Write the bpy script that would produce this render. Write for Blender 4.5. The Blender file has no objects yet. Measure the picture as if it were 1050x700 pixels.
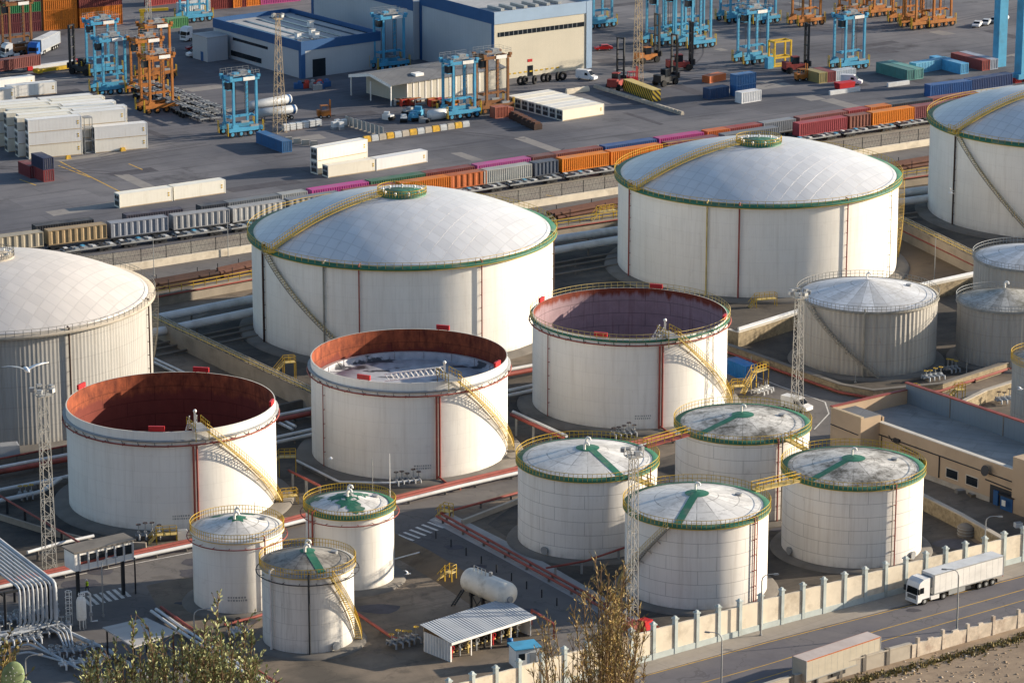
import bpy, math, random
from mathutils import Matrix, Vector
R = math.radians; PI = math.pi
random.seed(7)
S = bpy.context.scene
COL = S.collection

# ---------------------------------------------------------------- camera model (photo is 1050 x 700)
F = 3500.0; PITCH = R(15.8); CAMZ = 165.0
cp, sp = math.cos(PITCH), math.sin(PITCH)
def P(px, py, z=0.0):
    """ground point seen at a photo pixel, on the level z"""
    a = (px-525.0)/F; b = (350.0-py)/F
    d = (a, cp+b*sp, -sp+b*cp)
    t = (z-CAMZ)/d[2]
    return Vector((d[0]*t, d[1]*t, z))
def slant(v):
    return v.y*cp + (CAMZ-v.z)*sp
def proj(v):
    d = slant(v); up = v.y*sp + (v.z-CAMZ)*cp
    return 525+F*v.x/d, 350-F*up/d
cam = bpy.data.cameras.new('camera'); cam_o = bpy.data.objects.new('camera', cam); COL.objects.link(cam_o)
cam.sensor_width = 36; cam.lens = F/1050*36; cam.clip_start = 1; cam.clip_end = 20000
cam_o.location = (0, 0, CAMZ); cam_o.rotation_euler = (PI/2-PITCH, 0, 0)
S.camera = cam_o
UD = (P(990, 105)-P(0, 245)).normalized()                   # direction of the quay tracks
UA = math.atan2(UD.y, UD.x)
VD = Vector((-UD.y, UD.x, 0))

# ---------------------------------------------------------------- light
SUN_AZ = math.atan2(0.26, 0.965); SUN_EL = R(15.5)
w = bpy.data.worlds.new('World'); S.world = w; w.use_nodes = True
nt = w.node_tree; nt.nodes.clear()
sky = nt.nodes.new('ShaderNodeTexSky'); sky.sky_type = 'NISHITA'; sky.sun_disc = False
sky.sun_elevation = SUN_EL; sky.sun_rotation = PI/2-SUN_AZ; sky.altitude = 100
sky.air_density = 1.0; sky.dust_density = 0.8; sky.ozone_density = 1.6
bg = nt.nodes.new('ShaderNodeBackground'); bg.inputs[1].default_value = 0.112
wo = nt.nodes.new('ShaderNodeOutputWorld')
nt.links.new(sky.outputs[0], bg.inputs[0]); nt.links.new(bg.outputs[0], wo.inputs[0])
sl = bpy.data.lights.new('sun', 'SUN'); sl.energy = 5.0; sl.angle = R(0.5); sl.color = (1, 0.865, 0.69)
so = bpy.data.objects.new('sun', sl); COL.objects.link(so)
sdir = Vector((math.cos(SUN_AZ)*math.cos(SUN_EL), math.sin(SUN_AZ)*math.cos(SUN_EL), math.sin(SUN_EL)))
so.rotation_euler = sdir.to_track_quat('Z', 'Y').to_euler()
S.view_settings.view_transform = 'Standard'; S.view_settings.look = 'None'
S.view_settings.exposure = 0.9; S.view_settings.gamma = 1

# ---------------------------------------------------------------- materials
def srgb(h):
    c = [int(h[i:i+2], 16)/255 for i in (0, 2, 4)]
    return tuple((x/12.92 if x <= .04045 else ((x+.055)/1.055)**2.4) for x in c)
MATS = {}
class NB:
    def __init__(s, name):
        m = bpy.data.materials.new(name); m.use_nodes = True
        s.m = m; s.t = m.node_tree; s.b = s.t.nodes['Principled BSDF']
    def n(s, ty, **k):
        o = s.t.nodes.new(ty)
        for a, v in k.items(): setattr(o, a, v)
        return o
    def l(s, a, b): s.t.links.new(a, b)
    def val(s, sock, v):
        if isinstance(v, (int, float, tuple)): sock.default_value = v
        else: s.l(v, sock)
    def math(s, op, a, b=None, c=None):
        o = s.n('ShaderNodeMath', operation=op)
        s.val(o.inputs[0], a)
        if b is not None: s.val(o.inputs[1], b)
        if c is not None: s.val(o.inputs[2], c)
        return o.outputs[0]
    def mix(s, f, a, b, mode='MIX'):
        o = s.n('ShaderNodeMix', data_type='RGBA', blend_type=mode)
        s.val(o.inputs[0], f)
        for i, v in ((6, a), (7, b)):
            if isinstance(v, tuple): o.inputs[i].default_value = (*v[:3], 1)
            else: s.l(v, o.inputs[i])
        return o.outputs[2]
    def noise(s, vec, scale, detail=4, rough=.55, w=None):
        o = s.n('ShaderNodeTexNoise', noise_dimensions='4D' if w is not None else '3D')
        s.l(vec, o.inputs['Vector']); o.inputs['Scale'].default_value = scale
        o.inputs['Detail'].default_value = detail; o.inputs['Roughness'].default_value = rough
        if w is not None: s.l(w, o.inputs['W'])
        return o.outputs['Fac']
    def ramp(s, f, a, b):
        o = s.n('ShaderNodeMapRange'); s.l(f, o.inputs[0])
        o.inputs[1].default_value = a; o.inputs[2].default_value = b
        return o.outputs[0]
    def scale(s, vec, v):
        o = s.n('ShaderNodeVectorMath', operation='MULTIPLY'); s.l(vec, o.inputs[0]); o.inputs[1].default_value = v
        return o.outputs[0]
    def coord(s, which='Object'):
        return s.n('ShaderNodeTexCoord').outputs[which]
    def rnd(s):
        o = s.n('ShaderNodeObjectInfo'); return s.math('MULTIPLY', o.outputs['Random'], 37.0)
    def bump(s, h, strength=.3, dist=.05):
        o = s.n('ShaderNodeBump'); o.inputs['Strength'].default_value = strength; o.inputs['Distance'].default_value = dist
        s.l(h, o.inputs['Height']); s.l(o.outputs[0], s.b.inputs['Normal'])
    def fin(s, col, rough=.7, metal=0.0, spec=.35):
        if isinstance(col, tuple): s.b.inputs['Base Color'].default_value = (*col[:3], 1)
        else: s.l(col, s.b.inputs['Base Color'])
        s.val(s.b.inputs['Roughness'], rough); s.b.inputs['Metallic'].default_value = metal
        s.b.inputs['Specular IOR Level'].default_value = spec
        return s.m
def plain(name, hexc, rough=.65, amt=.18, scale=.8, metal=0.0, dirt=None, damt=.0, k=1.0):
    """a painted or bare surface with uneven tone and optional dirt blotches"""
    if name in MATS: return MATS[name]
    b = NB(name); c = srgb(hexc) if isinstance(hexc, str) else hexc
    c = tuple(x*k for x in c)
    v = b.coord(); r = b.rnd()
    f = b.ramp(b.noise(v, scale, 5, .6, r), .3, .7)
    lo = tuple(x*(1-amt) for x in c); hi = tuple(min(1, x*(1+amt)) for x in c)
    col = b.mix(f, lo, hi)
    if dirt:
        g = b.ramp(b.noise(v, scale*.45, 6, .65, r), .52, .7)
        col = b.mix(b.math('MULTIPLY', g, damt), col, srgb(dirt))
    MATS[name] = b.fin(col, rough, metal)
    return MATS[name]
def tinted(name, rough=.6, dirt='4a3a2c', damt=.45, tone=.22, topd=.55):
    """paint whose hue belongs to the object (one steel box, many paints)"""
    b = NB(name); o = b.n('ShaderNodeObjectInfo'); v = b.coord(); r = b.rnd()
    f = b.ramp(b.noise(b.scale(v, (.5, .5, 1)), .7, 5, .6, r), .3, .72)
    c1 = b.mix(tone, o.outputs['Color'], (0, 0, 0)); col = b.mix(f, c1, o.outputs['Color'])
    st = b.ramp(b.noise(b.scale(v, (2.2, 2.2, .22)), 1.0, 5, .7, r), .54, .72)
    col = b.mix(b.math('MULTIPLY', st, damt), col, srgb(dirt))
    geo = b.n('ShaderNodeNewGeometry'); sx = b.n('ShaderNodeSeparateXYZ'); b.l(geo.outputs['Normal'], sx.inputs[0])
    top = b.ramp(sx.outputs[2], .5, .9)
    blot = b.ramp(b.noise(v, .35, 5, .6, r), .4, .7)
    col = b.mix(b.math('MULTIPLY', b.math('MULTIPLY', top, blot), topd), col, srgb('7a746c'))
    MATS[name] = b.fin(col, rough); return MATS[name]
def tank_wall(name, base, dirt, plate=(6.0, 2.4), seam=.35, streak=.3, rib=False, off=0.0, blot=.25):
    """welded plate wall; u,v are metres round and up the shell"""
    b = NB(name); uv = b.coord('UV'); r = b.rnd()
    br = b.n('ShaderNodeTexBrick'); b.l(uv, br.inputs['Vector'])
    br.inputs['Color1'].default_value = (.97, .97, .97, 1); br.inputs['Color2'].default_value = (1, 1, 1, 1)
    br.inputs['Mortar'].default_value = (1-seam,)*3+(1,)
    br.inputs['Scale'].default_value = 1; br.inputs['Brick Width'].default_value = plate[0]; br.inputs['Row Height'].default_value = plate[1]
    br.inputs['Mortar Size'].default_value = .045; br.inputs['Mortar Smooth'].default_value = .6
    br.offset = .37
    wv = b.noise(b.scale(uv, (1, 1, 1)), .16, 5, .6, r)
    c = srgb(base)
    col = b.mix(b.ramp(wv, .3, .75), tuple(x*.9 for x in c), c)
    col = b.mix(1.0, col, br.outputs['Color'], 'MULTIPLY')
    s1 = b.ramp(b.noise(b.scale(uv, (1.1, .06, 1)), 1.0, 6, .7, r), .50, .74)
    s2 = b.ramp(b.noise(b.scale(uv, (4.0, .12, 1)), 1.0, 4, .6, r), .52, .8)
    st = b.math('MULTIPLY', b.math('MAXIMUM', s1, b.math('MULTIPLY', s2, .7)), streak)
    col = b.mix(st, col, srgb(dirt))
    bl = b.ramp(b.noise(uv, .55, 7, .7, r), .60, .74)
    col = b.mix(b.math('MULTIPLY', bl, blot), col, srgb(dirt))
    sx = b.n('ShaderNodeSeparateXYZ'); b.l(uv, sx.inputs[0])
    foot = b.math('MULTIPLY', b.math('SUBTRACT', 1.0, b.ramp(sx.outputs[1], .0, 1.6)), b.ramp(b.noise(b.scale(uv, (.6, .5, 1)), 1.0, 6, .7, r), .35, .65))
    col = b.mix(b.math('MULTIPLY', foot, .6), col, srgb('6d6252'))
    rs = b.ramp(b.noise(b.scale(uv, (.8, .22, 1)), 1.0, 7, .75, r), .64, .74)
    col = b.mix(b.math('MULTIPLY', rs, streak*1.3), col, srgb('86603f'))
    m = b.fin(col, .62, 0, .3)
    hh = b.noise(uv, .22, 3, .5)
    b.bump(hh, .25, .25)
    MATS[name] = m; return m
def diamond_roof(name, base, rough=.5, metal=0.0):
    """dome skin of overlapping lozenge sheets, each dished a hair"""
    b = NB(name); v = b.coord('UV'); sx = b.n('ShaderNodeSeparateXYZ'); b.l(v, sx.inputs[0])
    def along(deg, size):
        return b.math('MULTIPLY', b.math('ADD', b.math('MULTIPLY', sx.outputs[0], math.cos(R(deg))), b.math('MULTIPLY', sx.outputs[1], math.sin(R(deg)))), 1/size)
    u, w = along(-24, 2.3), along(48, 2.3)
    fu, fw = b.math('FRACT', u), b.math('FRACT', w)
    e = b.math('MINIMUM', b.math('MINIMUM', fu, fw), b.math('MINIMUM', b.math('SUBTRACT', 1.0, fu), b.math('SUBTRACT', 1.0, fw)))
    seam = b.math('SUBTRACT', 1.0, b.ramp(e, .0, .07))
    cm = b.n('ShaderNodeCombineXYZ'); b.l(b.math('FLOOR', u), cm.inputs[0]); b.l(b.math('FLOOR', w), cm.inputs[1])
    wn = b.n('ShaderNodeTexWhiteNoise', noise_dimensions='2D'); b.l(cm.outputs[0], wn.inputs['Vector'])
    c = srgb(base)
    col = b.mix(b.ramp(b.noise(v, .09, 5, .6), .3, .7), tuple(x*.88 for x in c), c)
    col = b.mix(b.math('MULTIPLY', wn.outputs['Value'], .2), col, tuple(x*.5 for x in c))
    col = b.mix(b.math('MULTIPLY', seam, .27), col, srgb('5d5e63'))
    bl = b.ramp(b.noise(v, .3, 7, .7), .60, .78)
    col = b.mix(b.math('MULTIPLY', bl, .3), col, srgb('8a7c68'))
    m = b.fin(col, rough, metal, .5)
    b.bump(b.math('ADD', b.math('ADD', b.math('MULTIPLY', fu, .6), b.math('MULTIPLY', fw, .6)), b.math('MULTIPLY', b.noise(v, .12, 2), 1.2)), .6, .2)
    MATS[name] = m; return m
def cone_roof(name, base, dirt, damt, nseg=16):
    """radial plates, ring seams and grime; uv = angle (turns), radius (m)"""
    b = NB(name); uv = b.coord('UV'); v = b.coord()
    sx = b.n('ShaderNodeSeparateXYZ'); b.l(uv, sx.inputs[0]); r = b.rnd()
    a = b.math('FRACT', b.math('MULTIPLY', sx.outputs[0], float(nseg)))
    da = b.math('MULTIPLY', b.math('MINIMUM', a, b.math('SUBTRACT', 1.0, a)), sx.outputs[1])
    sa = b.math('LESS_THAN', da, .17)
    fr = b.math('FRACT', b.math('MULTIPLY', sx.outputs[1], .34))
    sr = b.math('LESS_THAN', fr, .05)
    seam = b.math('MULTIPLY', b.math('MAXIMUM', sa, sr), b.ramp(b.noise(v, .5, 4, .6, r), .35, .6))
    tone = b.n('ShaderNodeTexWhiteNoise', noise_dimensions='1D')
    b.l(b.math('FLOOR', b.math('MULTIPLY', sx.outputs[0], float(nseg))), tone.inputs['W'])
    c = srgb(base)
    col = b.mix(tone.outputs['Value'], tuple(x*.72 for x in c), c)
    gr = b.ramp(b.noise(v, .2, 8, .75, r), .46, .64)
    col = b.mix(b.math('MULTIPLY', gr, damt), col, srgb(dirt))
    st = b.ramp(b.noise(v, 1.6, 6, .7, r), .5, .72)
    col = b.mix(b.math('MULTIPLY', st, damt*.6), col, srgb(dirt))
    col = b.mix(b.math('MULTIPLY', seam, .62), col, srgb('45423b'))
    m = b.fin(col, .6, 0, .35); MATS[name] = m; return m
def ground_mat(name, base, alt, scale, dark='3a3734', cracks=.0, joints=0.0, patch=.5, oil=.5, jang=None):
    b = NB(name); v = b.coord(); c = srgb(base); a = srgb(alt)
    col = b.mix(b.ramp(b.noise(v, scale, 6, .6), .35, .68), c, a)
    col = b.mix(b.math('MULTIPLY', b.ramp(b.noise(v, scale*5, 6, .7), .45, .75), .4), col, tuple(x*.72 for x in c))
    mp = b.n('ShaderNodeMapping'); mp.inputs['Rotation'].default_value = (0, 0, -(UA if jang is None else jang)); b.l(v, mp.inputs['Vector'])
    # long tyre and drip marks along the traffic
    tr = b.ramp(b.noise(b.scale(mp.outputs[0], (.03, .5, 1)), 1.0, 5, .65), .52, .72)
    col = b.mix(b.math('MULTIPLY', tr, oil*.6), col, srgb(dark))
    ol = b.ramp(b.noise(v, scale*2.2, 7, .68), .58, .72)
    col = b.mix(b.math('MULTIPLY', ol, oil), col, srgb(dark))
    if joints:
        br = b.n('ShaderNodeTexBrick'); b.l(mp.outputs[0], br.inputs['Vector']); br.offset = 0.5
        br.inputs['Color1'].default_value = (.82, .82, .82, 1); br.inputs['Color2'].default_value = (1, 1, 1, 1)
        br.inputs['Mortar'].default_value = (.66, .66, .66, 1); br.inputs['Scale'].default_value = 1
        br.inputs['Brick Width'].default_value = joints*2.2; br.inputs['Row Height'].default_value = joints
        br.inputs['Mortar Size'].default_value = .09; br.inputs['Mortar Smooth'].default_value = .3
        col = b.mix(patch, col, b.mix(1.0, col, br.outputs['Color'], 'MULTIPLY'))
    if cracks:
        vo = b.n('ShaderNodeTexVoronoi', feature='DISTANCE_TO_EDGE'); vo.inputs['Scale'].default_value = .12
        ds = b.n('ShaderNodeVectorMath', operation='ADD'); b.l(v, ds.inputs[0])
        nz = b.n('ShaderNodeTexNoise'); b.l(v, nz.inputs['Vector']); nz.inputs['Scale'].default_value = .5
        b.l(b.scale(nz.outputs['Color'], (5, 5, 0)), ds.inputs[1]); b.l(ds.outputs[0], vo.inputs['Vector'])
        ck = b.math('LESS_THAN', vo.outputs['Distance'], .012)
        col = b.mix(b.math('MULTIPLY', ck, cracks), col, srgb('2a2826'))
    m = b.fin(col, .88, 0, .25)
    b.bump(b.noise(v, 3.0, 5, .7), .25, .05)
    MATS[name] = m; return m
M = MATS
plain('white_paint', 'e9e6df', .55, .08, .5, dirt='8b8070', damt=.35)
plain('pipe_white', 'c9cac9', .45, .1, .4, dirt='6d675e', damt=.4)
plain('galvanised', '9b9d9c', .5, .15, .9, .35)
plain('mast_steel', 'aaa79f', .6, .15, .9)
plain('dark_steel', '2c2e31', .6, .3, 1)
plain('black_rubber', '1b1b1c', .85, .3, 2)
plain('yellow_paint', 'c4a02a', .5, .2, .8, dirt='6b5520', damt=.5)
plain('pale_yellow', 'c2ab6a', .55, .2, .6, dirt='7a6a40', damt=.5)
plain('green_paint', '2b6650', .6, .22, .6, dirt='76796c', damt=.8)
plain('red_paint', 'b23a2c', .55, .2, .6, dirt='5c3a30', damt=.5)
plain('fire_red', 'b4262a', .45, .12, .9)
plain('pipe_red', '8e463c', .6, .22, .5, dirt='4d2c25', damt=.55)
plain('rust_brown_shaded', '3d2a23', .8, .3, .5, dirt='3f2a20', damt=.6)  # rust with the left pipe stack's shade painted into its tone
plain('concrete', 'a79f92', .85, .14, .35, dirt='6a6257', damt=.5)
plain('concrete_dark', '6f6a63', .88, .18, .3, dirt='3d3a36', damt=.55)
plain('bund_concrete', '988e80', .88, .15, .3, dirt='574e42', damt=.6)
plain('cream_wall', 'd4c9b5', .85, .1, .5, dirt='8d7f6b', damt=.6)
plain('pale_blue_paint', 'b2bbb8', .7, .14, .6, dirt='787b70', damt=.6)
plain('stone_wall', '8d8068', .9, .3, 1.6, dirt='443c30', damt=.6)
plain('broken_plaster', 'b9ad9d', .9, .25, .9, dirt='6c4838', damt=.75)
plain('straddle_blue', '4795b8', .5, .15, .5, dirt='4b5a60', damt=.4)
plain('straddle_orange', 'a8682c', .6, .25, .5, dirt='4f3420', damt=.7)
plain('straddle_brown', '7f5430', .6, .22, .5, dirt='553820', damt=.5)
plain('machine_grey', '8d8f90', .6, .2, .6, dirt='4a4844', damt=.5)
plain('glass_dark', '20262c', .12, .2, .5)
plain('pipe_grey', 'a9adb0', .5, .12, .5, dirt='5f5c56', damt=.4)  # white of the shaded rack pipes greyed in colour; also plain grey paint
plain('lift_red', '8a3530', .6, .25, .8, dirt='3c2622', damt=.6)
plain('lamp_glass', 'd8d8d0', .25, .1, 1)
plain('warehouse_blue', '23507f', .6, .1, .2)
plain('warehouse_lightblue', '8fa6bd', .6, .08, .2)
plain('stairs_grey', '8d897f', .7, .2, .9)
plain('orange_paint', 'a85a2c', .55, .15, .6)
plain('container_blue', '1d5f96', .5, .15, .4, dirt='4d5560', damt=.3)
def deck(name):
    b = NB(name); v = b.coord(); n1 = b.noise(b.scale(v, (.5, 1.2, 1)), .22, 5, .6)
    col = b.mix(b.ramp(b.noise(v, .6, 5), .3, .7), srgb('8f9196'), srgb('b9b9bb')); col = b.mix(b.math('MULTIPLY', b.ramp(n1, .55, .58), .9), col, srgb('1d2026'))
    MATS[name] = b.fin(col, .5)
deck('deck_wet')
plain('deck_grey', '9b9a98', .75, .2, .55, dirt='1d1e22', damt=1.0)
plain('pipe_concrete_top', 'c6c0b4', .8, .12, .3)
plain('roof_pink', 'b9aca4', .8, .1, .3, dirt='8c7b72', damt=.5)
plain('hi_vis', 'b9d916', .6, .1, 3)
plain('skin', 'b98568', .6, .05, 3)
plain('dark_cloth', '23262f', .9, .2, 3)
plain('bird_white', 'e8e8e6', .7, .06, 3)
plain('bird_grey', '7e878f', .7, .1, 3)
plain('line_white', 'c9c6bf', .8, .25, 1.2, dirt='77736c', damt=.6)
plain('line_yellow', 'c39a33', .8, .25, 1.2, dirt='7a6c4a', damt=.6)
plain('bark', '6b5640', .9, .3, 3)
plain('tan_panel', 'b6a284', .7, .12, .5, dirt='786a55', damt=.5)
plain('brick_red', '5c3d31', .85, .2, .8, dirt='4b362c', damt=.5)
tinted('container_paint')
tinted('reefer_paint', .45, '9a8660', .22, .07, .22)
tinted('vehicle_paint', .35, '6a6660', .12)
tank_wall('tank_white', 'eeeae1', '97876f', (9.0, 2.4), .11, .28)
tank_wall('tank_seamed', 'e6e2db', '8a7860', (7.2, 2.0), .5, .36)
tank_wall('tank_old', 'dad7d0', '5c574c', (4.6, 2.2), .3, .55, blot=.35)
tank_wall('tank_ribbed', 'aeaaa2', '6b645a', (40, 3.0), .3, .5, blot=.3)
tank_wall('tank_insulated', 'a9a7a2', '736a5c', (40, 3.4), .3, .55, blot=.25)

def rust_inside(name, body, rust, dark, depth, soft):
    """inside of an open tank: bare rust and painted sunlight below the rim running down in drips over the lower coat"""
    b = NB(name); uv = b.coord('UV'); r = b.rnd(); sx = b.n('ShaderNodeSeparateXYZ'); b.l(uv, sx.inputs[0])
    dr = b.noise(b.scale(uv, (.9, .10, 1)), 1.0, 6, .7, r); bg_ = b.noise(uv, .25, 5, .6, r)
    lim = b.math('ADD', b.math('MULTIPLY', b.math('SUBTRACT', dr, .5), soft*2.2), b.math('ADD', depth, b.math('MULTIPLY', b.math('SUBTRACT', bg_, .5), soft*2)))
    top = b.ramp(b.math('SUBTRACT', lim, sx.outputs[1]), -.25, .5)
    col = b.mix(b.ramp(b.noise(uv, .5, 6, .7, r), .3, .7), tuple(x*.75 for x in srgb(body)), srgb(body))
    rc = b.mix(b.ramp(b.noise(b.scale(uv, (1, .5, 1)), .8, 7, .7, r), .3, .72), srgb(dark), srgb(rust))
    col = b.mix(top, col, rc)
    st = b.ramp(b.noise(b.scale(uv, (2.6, .08, 1)), 1.0, 6, .7, r), .52, .75)
    col = b.mix(b.math('MULTIPLY', st, .55), col, srgb(dark))
    br = b.n('ShaderNodeTexBrick'); b.l(uv, br.inputs['Vector']); br.inputs['Color1'].default_value = br.inputs['Color2'].default_value = (1, 1, 1, 1)
    br.inputs['Mortar'].default_value = (.6, .6, .6, 1); br.inputs['Scale'].default_value = 1; br.inputs['Brick Width'].default_value = 9; br.inputs['Row Height'].default_value = 2.2; br.inputs['Mortar Size'].default_value = .06
    col = b.mix(1.0, col, br.outputs['Color'], 'MULTIPLY')
    MATS[name] = b.fin(col, .8, 0, .2)
rust_inside('tank_rust_lit_top', '7a3c32', 'ab5c3c', '4f261f', 3.2, 1.8)  # orange rim band and maroon body have sun and shade painted in
rust_inside('tank_rust_mauve', '9d858a', '8a432c', '5e2c24', 1.2, 1.4)
diamond_roof('dome_metal', 'd4d4d4', .38, 0)
diamond_roof('dome_cream', 'd2ccc5', .55)
cone_roof('cone_white', 'dcdad5', '807c76', .5)
cone_roof('cone_mottled', 'cbc8c1', '514c40', 1.1)
cone_roof('cone_grimy', '9a958c', '3f3a32', .85)
cone_roof('cone_silver', 'd3d5d7', '8a8478', .45, 26)
cone_roof('cone_sooty', 'b2b0a9', '55503f', .85, 26)
ground_mat('terminal_ground', '58524a', '8a7c6c', .07, '262523', .2, 0, oil=.6)
ground_mat('yard_asphalt', '52535a', '797779', .022, '27262c', 0, 8.0, .85, .8)
ground_mat('road_asphalt', '5f5d63', '726e6d', .05, '3b3a40', .25, 0, oil=.35, jang=R(42))
ground_mat('inner_road', '5d5a59', '75706b', .05, '323133', .22, 0, oil=.35, jang=R(-40))
ground_mat('basin_floor', '3c3a38', '6a6258', .08, '1c1c1d', .2, 6.0, .4, .7)
ground_mat('dirt', '806f5d', 'a59179', .12, '54463a', 0, 0, oil=.6)
ground_mat('ballast', '857a6d', '98907f', .2, '55504a', 0, 0, oil=.4)
ground_mat('brown_soil', '625648', '746654', .06, '3c332a', 0, 0, oil=.5)
ground_mat('pavement_concrete', '928b82', '9f978c', .1, '5d5852', 0, 4.0, .5, .3, jang=R(42))
ground_mat('light_apron', 'a09e9c', 'b0ada8', .06, '55524e', 0, 5.0, .4, .3)

# ---------------------------------------------------------------- mesh builder
class MB:
    def __init__(s):
        s.v = []; s.f = []; s.mi = []; s.uv = []; s.sm = []; s.mats = []; s.M = Matrix(); s.has_uv = False
    def m(s, mat):
        mat = M[mat] if isinstance(mat, str) else mat
        if mat not in s.mats: s.mats.append(mat)
        return s.mats.index(mat)
    def add(s, vs, fs, mat, uvs=None, smooth=False):
        o = len(s.v); i = s.m(mat)
        s.v += [s.M @ Vector(p) for p in vs]
        for k, f in enumerate(fs):
            s.f.append([o+j for j in f]); s.mi.append(i); s.sm.append(smooth)
            s.uv.append(uvs[k] if uvs else None)
        if uvs: s.has_uv = True
        return s
    def box(s, c, d, mat, rz=0.0, top=1.0):
        x, y, z = d[0]/2, d[1]/2, d[2]/2; T = Matrix.Translation(c) @ Matrix.Rotation(rz, 4, 'Z')
        q = [T @ Vector(p) for p in ((-x, -y, -z), (x, -y, -z), (x, y, -z), (-x, y, -z), (-x*top, -y*top, z), (x*top, -y*top, z), (x*top, y*top, z), (-x*top, y*top, z))]
        return s.add(q, [(3, 2, 1, 0), (4, 5, 6, 7), (0, 1, 5, 4), (1, 2, 6, 5), (2, 3, 7, 6), (3, 0, 4, 7)], mat)
    def beam(s, a, b, wd, ht, mat):
        """box along a-b (wd across, ht up)"""
        a, b = Vector(a), Vector(b); d = b-a
        L = d.length
        if L < 1e-6: return s
        d.normalize(); up = Vector((0, 0, 1)) if abs(d.z) < .98 else Vector((0, 1, 0))
        r = d.cross(up).normalized(); u = r.cross(d)
        q = []
        for p in (a, b):
            for i, j in ((-1, -1), (1, -1), (1, 1), (-1, 1)): q.append(p+r*(i*wd/2)+u*(j*ht/2))
        return s.add(q, [(3, 2, 1, 0), (4, 5, 6, 7), (0, 1, 5, 4), (1, 2, 6, 5), (2, 3, 7, 6), (3, 0, 4, 7)], mat)
    def tube(s, pts, r, mat, n=8, caps=True, closed=False):
        pts = [Vector(p) for p in pts]; k = len(pts); rs = r if isinstance(r, (list, tuple)) else [r]*k
        vs = []; prev = None
        for i, p in enumerate(pts):
            if closed: d = pts[(i+1) % k]-pts[i-1]
            else: d = pts[min(i+1, k-1)]-pts[max(i-1, 0)]
            d.normalize()
            if prev is None:
                a = Vector((0, 0, 1)) if abs(d.z) < .95 else Vector((1, 0, 0))
                x = d.cross(a).normalized()
            else: x = (prev-d*prev.dot(d)).normalized()
            prev = x; y = d.cross(x)
            for j in range(n):
                t = 2*PI*j/n; vs.append(p+(x*math.cos(t)+y*math.sin(t))*rs[i])
        fs = []
        for i in range(k if closed else k-1):
            i2 = (i+1) % k
            for j in range(n): fs.append((i*n+j, i*n+(j+1) % n, i2*n+(j+1) % n, i2*n+j))
        s.add(vs, fs, mat, smooth=n > 5)
        if caps and not closed:
            s.add(vs[:n], [tuple(range(n))[::-1]], mat); s.add(vs[-n:], [tuple(range(n))], mat)
        return s
    def cyl(s, c, r, h, mat, n=16, r2=None):
        r2 = r if r2 is None else r2; c = Vector(c)
        return s.tube([c, c+Vector((0, 0, h))], [r, r2], mat, n)
    def lathe(s, prof, mat, n=64, uvmode='wall', a0=0.0, a1=2*PI, smooth=True):
        """prof: list of (r,z); uv wall = metres; plan = x,y metres; cone = turns, radius"""
        full = abs(a1-a0-2*PI) < 1e-6; cnt = n if full else n+1
        vs = []; rm = max(p[0] for p in prof)
        for (r, z) in prof:
            for j in range(cnt):
                t = a0+(a1-a0)*j/n; vs.append((r*math.cos(t), r*math.sin(t), z))
        fs = []; us = []; acc = [0]
        for i in range(1, len(prof)): acc.append(acc[-1]+math.hypot(prof[i][0]-prof[i-1][0], prof[i][1]-prof[i-1][1]))
        for i in range(len(prof)-1):
            for j in range(n):
                j2 = (j+1) % cnt
                f = (i*cnt+j, i*cnt+j2, (i+1)*cnt+j2, (i+1)*cnt+j); fs.append(f)
                if uvmode == 'wall':
                    u0 = (a0+(a1-a0)*j/n)*rm; u1 = (a0+(a1-a0)*(j+1)/n)*rm
                    us.append([(u0, acc[i]), (u1, acc[i]), (u1, acc[i+1]), (u0, acc[i+1])])
                elif uvmode == 'cone':
                    us.append([(j/n, prof[i][0]), ((j+1)/n, prof[i][0]), ((j+1)/n, prof[i+1][0]), (j/n, prof[i+1][0])])
                else: us.append([(vs[q][0], vs[q][1]) for q in f])
        return s.add(vs, fs, mat, us, smooth)
    def prism(s, poly, z0, z1, mat, side=None, bottom=False):
        """vertical-sided block over a plan polygon (list of x,y)"""
        a = sum(poly[i][0]*poly[(i+1) % len(poly)][1]-poly[(i+1) % len(poly)][0]*poly[i][1] for i in range(len(poly)))
        if a < 0: poly = poly[::-1]
        k = len(poly); vs = [(p[0], p[1], z0) for p in poly]+[(p[0], p[1], z1) for p in poly]
        s.add(vs, [tuple(range(k, 2*k))], mat)
        s.add(vs, [(i, (i+1) % k, k+(i+1) % k, k+i) for i in range(k)], side or mat)
        if bottom: s.add(vs, [tuple(range(k))[::-1]], mat)
        return s
    def sphere(s, c, r, mat, n=12, k=8, sc=(1, 1, 1)):
        vs = []; fs = []
        for i in range(k+1):
            t = PI*i/k
            for j in range(n):
                a = 2*PI*j/n
                vs.append((c[0]+r*sc[0]*math.sin(t)*math.cos(a), c[1]+r*sc[1]*math.sin(t)*math.sin(a), c[2]-r*sc[2]*math.cos(t)))
        for i in range(k):
            for j in range(n): fs.append((i*n+j, i*n+(j+1) % n, (i+1)*n+(j+1) % n, (i+1)*n+j))
        return s.add(vs, fs, mat, smooth=True)
    def build(s, name, parent=None, loc=None, rz=None):
        me = bpy.data.meshes.new(name); me.from_pydata([tuple(v) for v in s.v], [], s.f)
        for m_ in s.mats: me.materials.append(m_)
        me.polygons.foreach_set('material_index', s.mi); me.polygons.foreach_set('use_smooth', s.sm)
        if s.has_uv:
            l = me.uv_layers.new(name='UVMap'); flat = []
            for f, u in zip(s.f, s.uv):
                for q in range(len(f)): flat += list(u[q]) if u else [0, 0]
            l.data.foreach_set('uv', flat)
        me.update()
        o = bpy.data.objects.new(name, me); COL.objects.link(o)
        if parent: o.parent = parent
        if loc is not None: o.location = loc
        if rz is not None: o.rotation_euler = (0, 0, rz)
        return o
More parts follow.
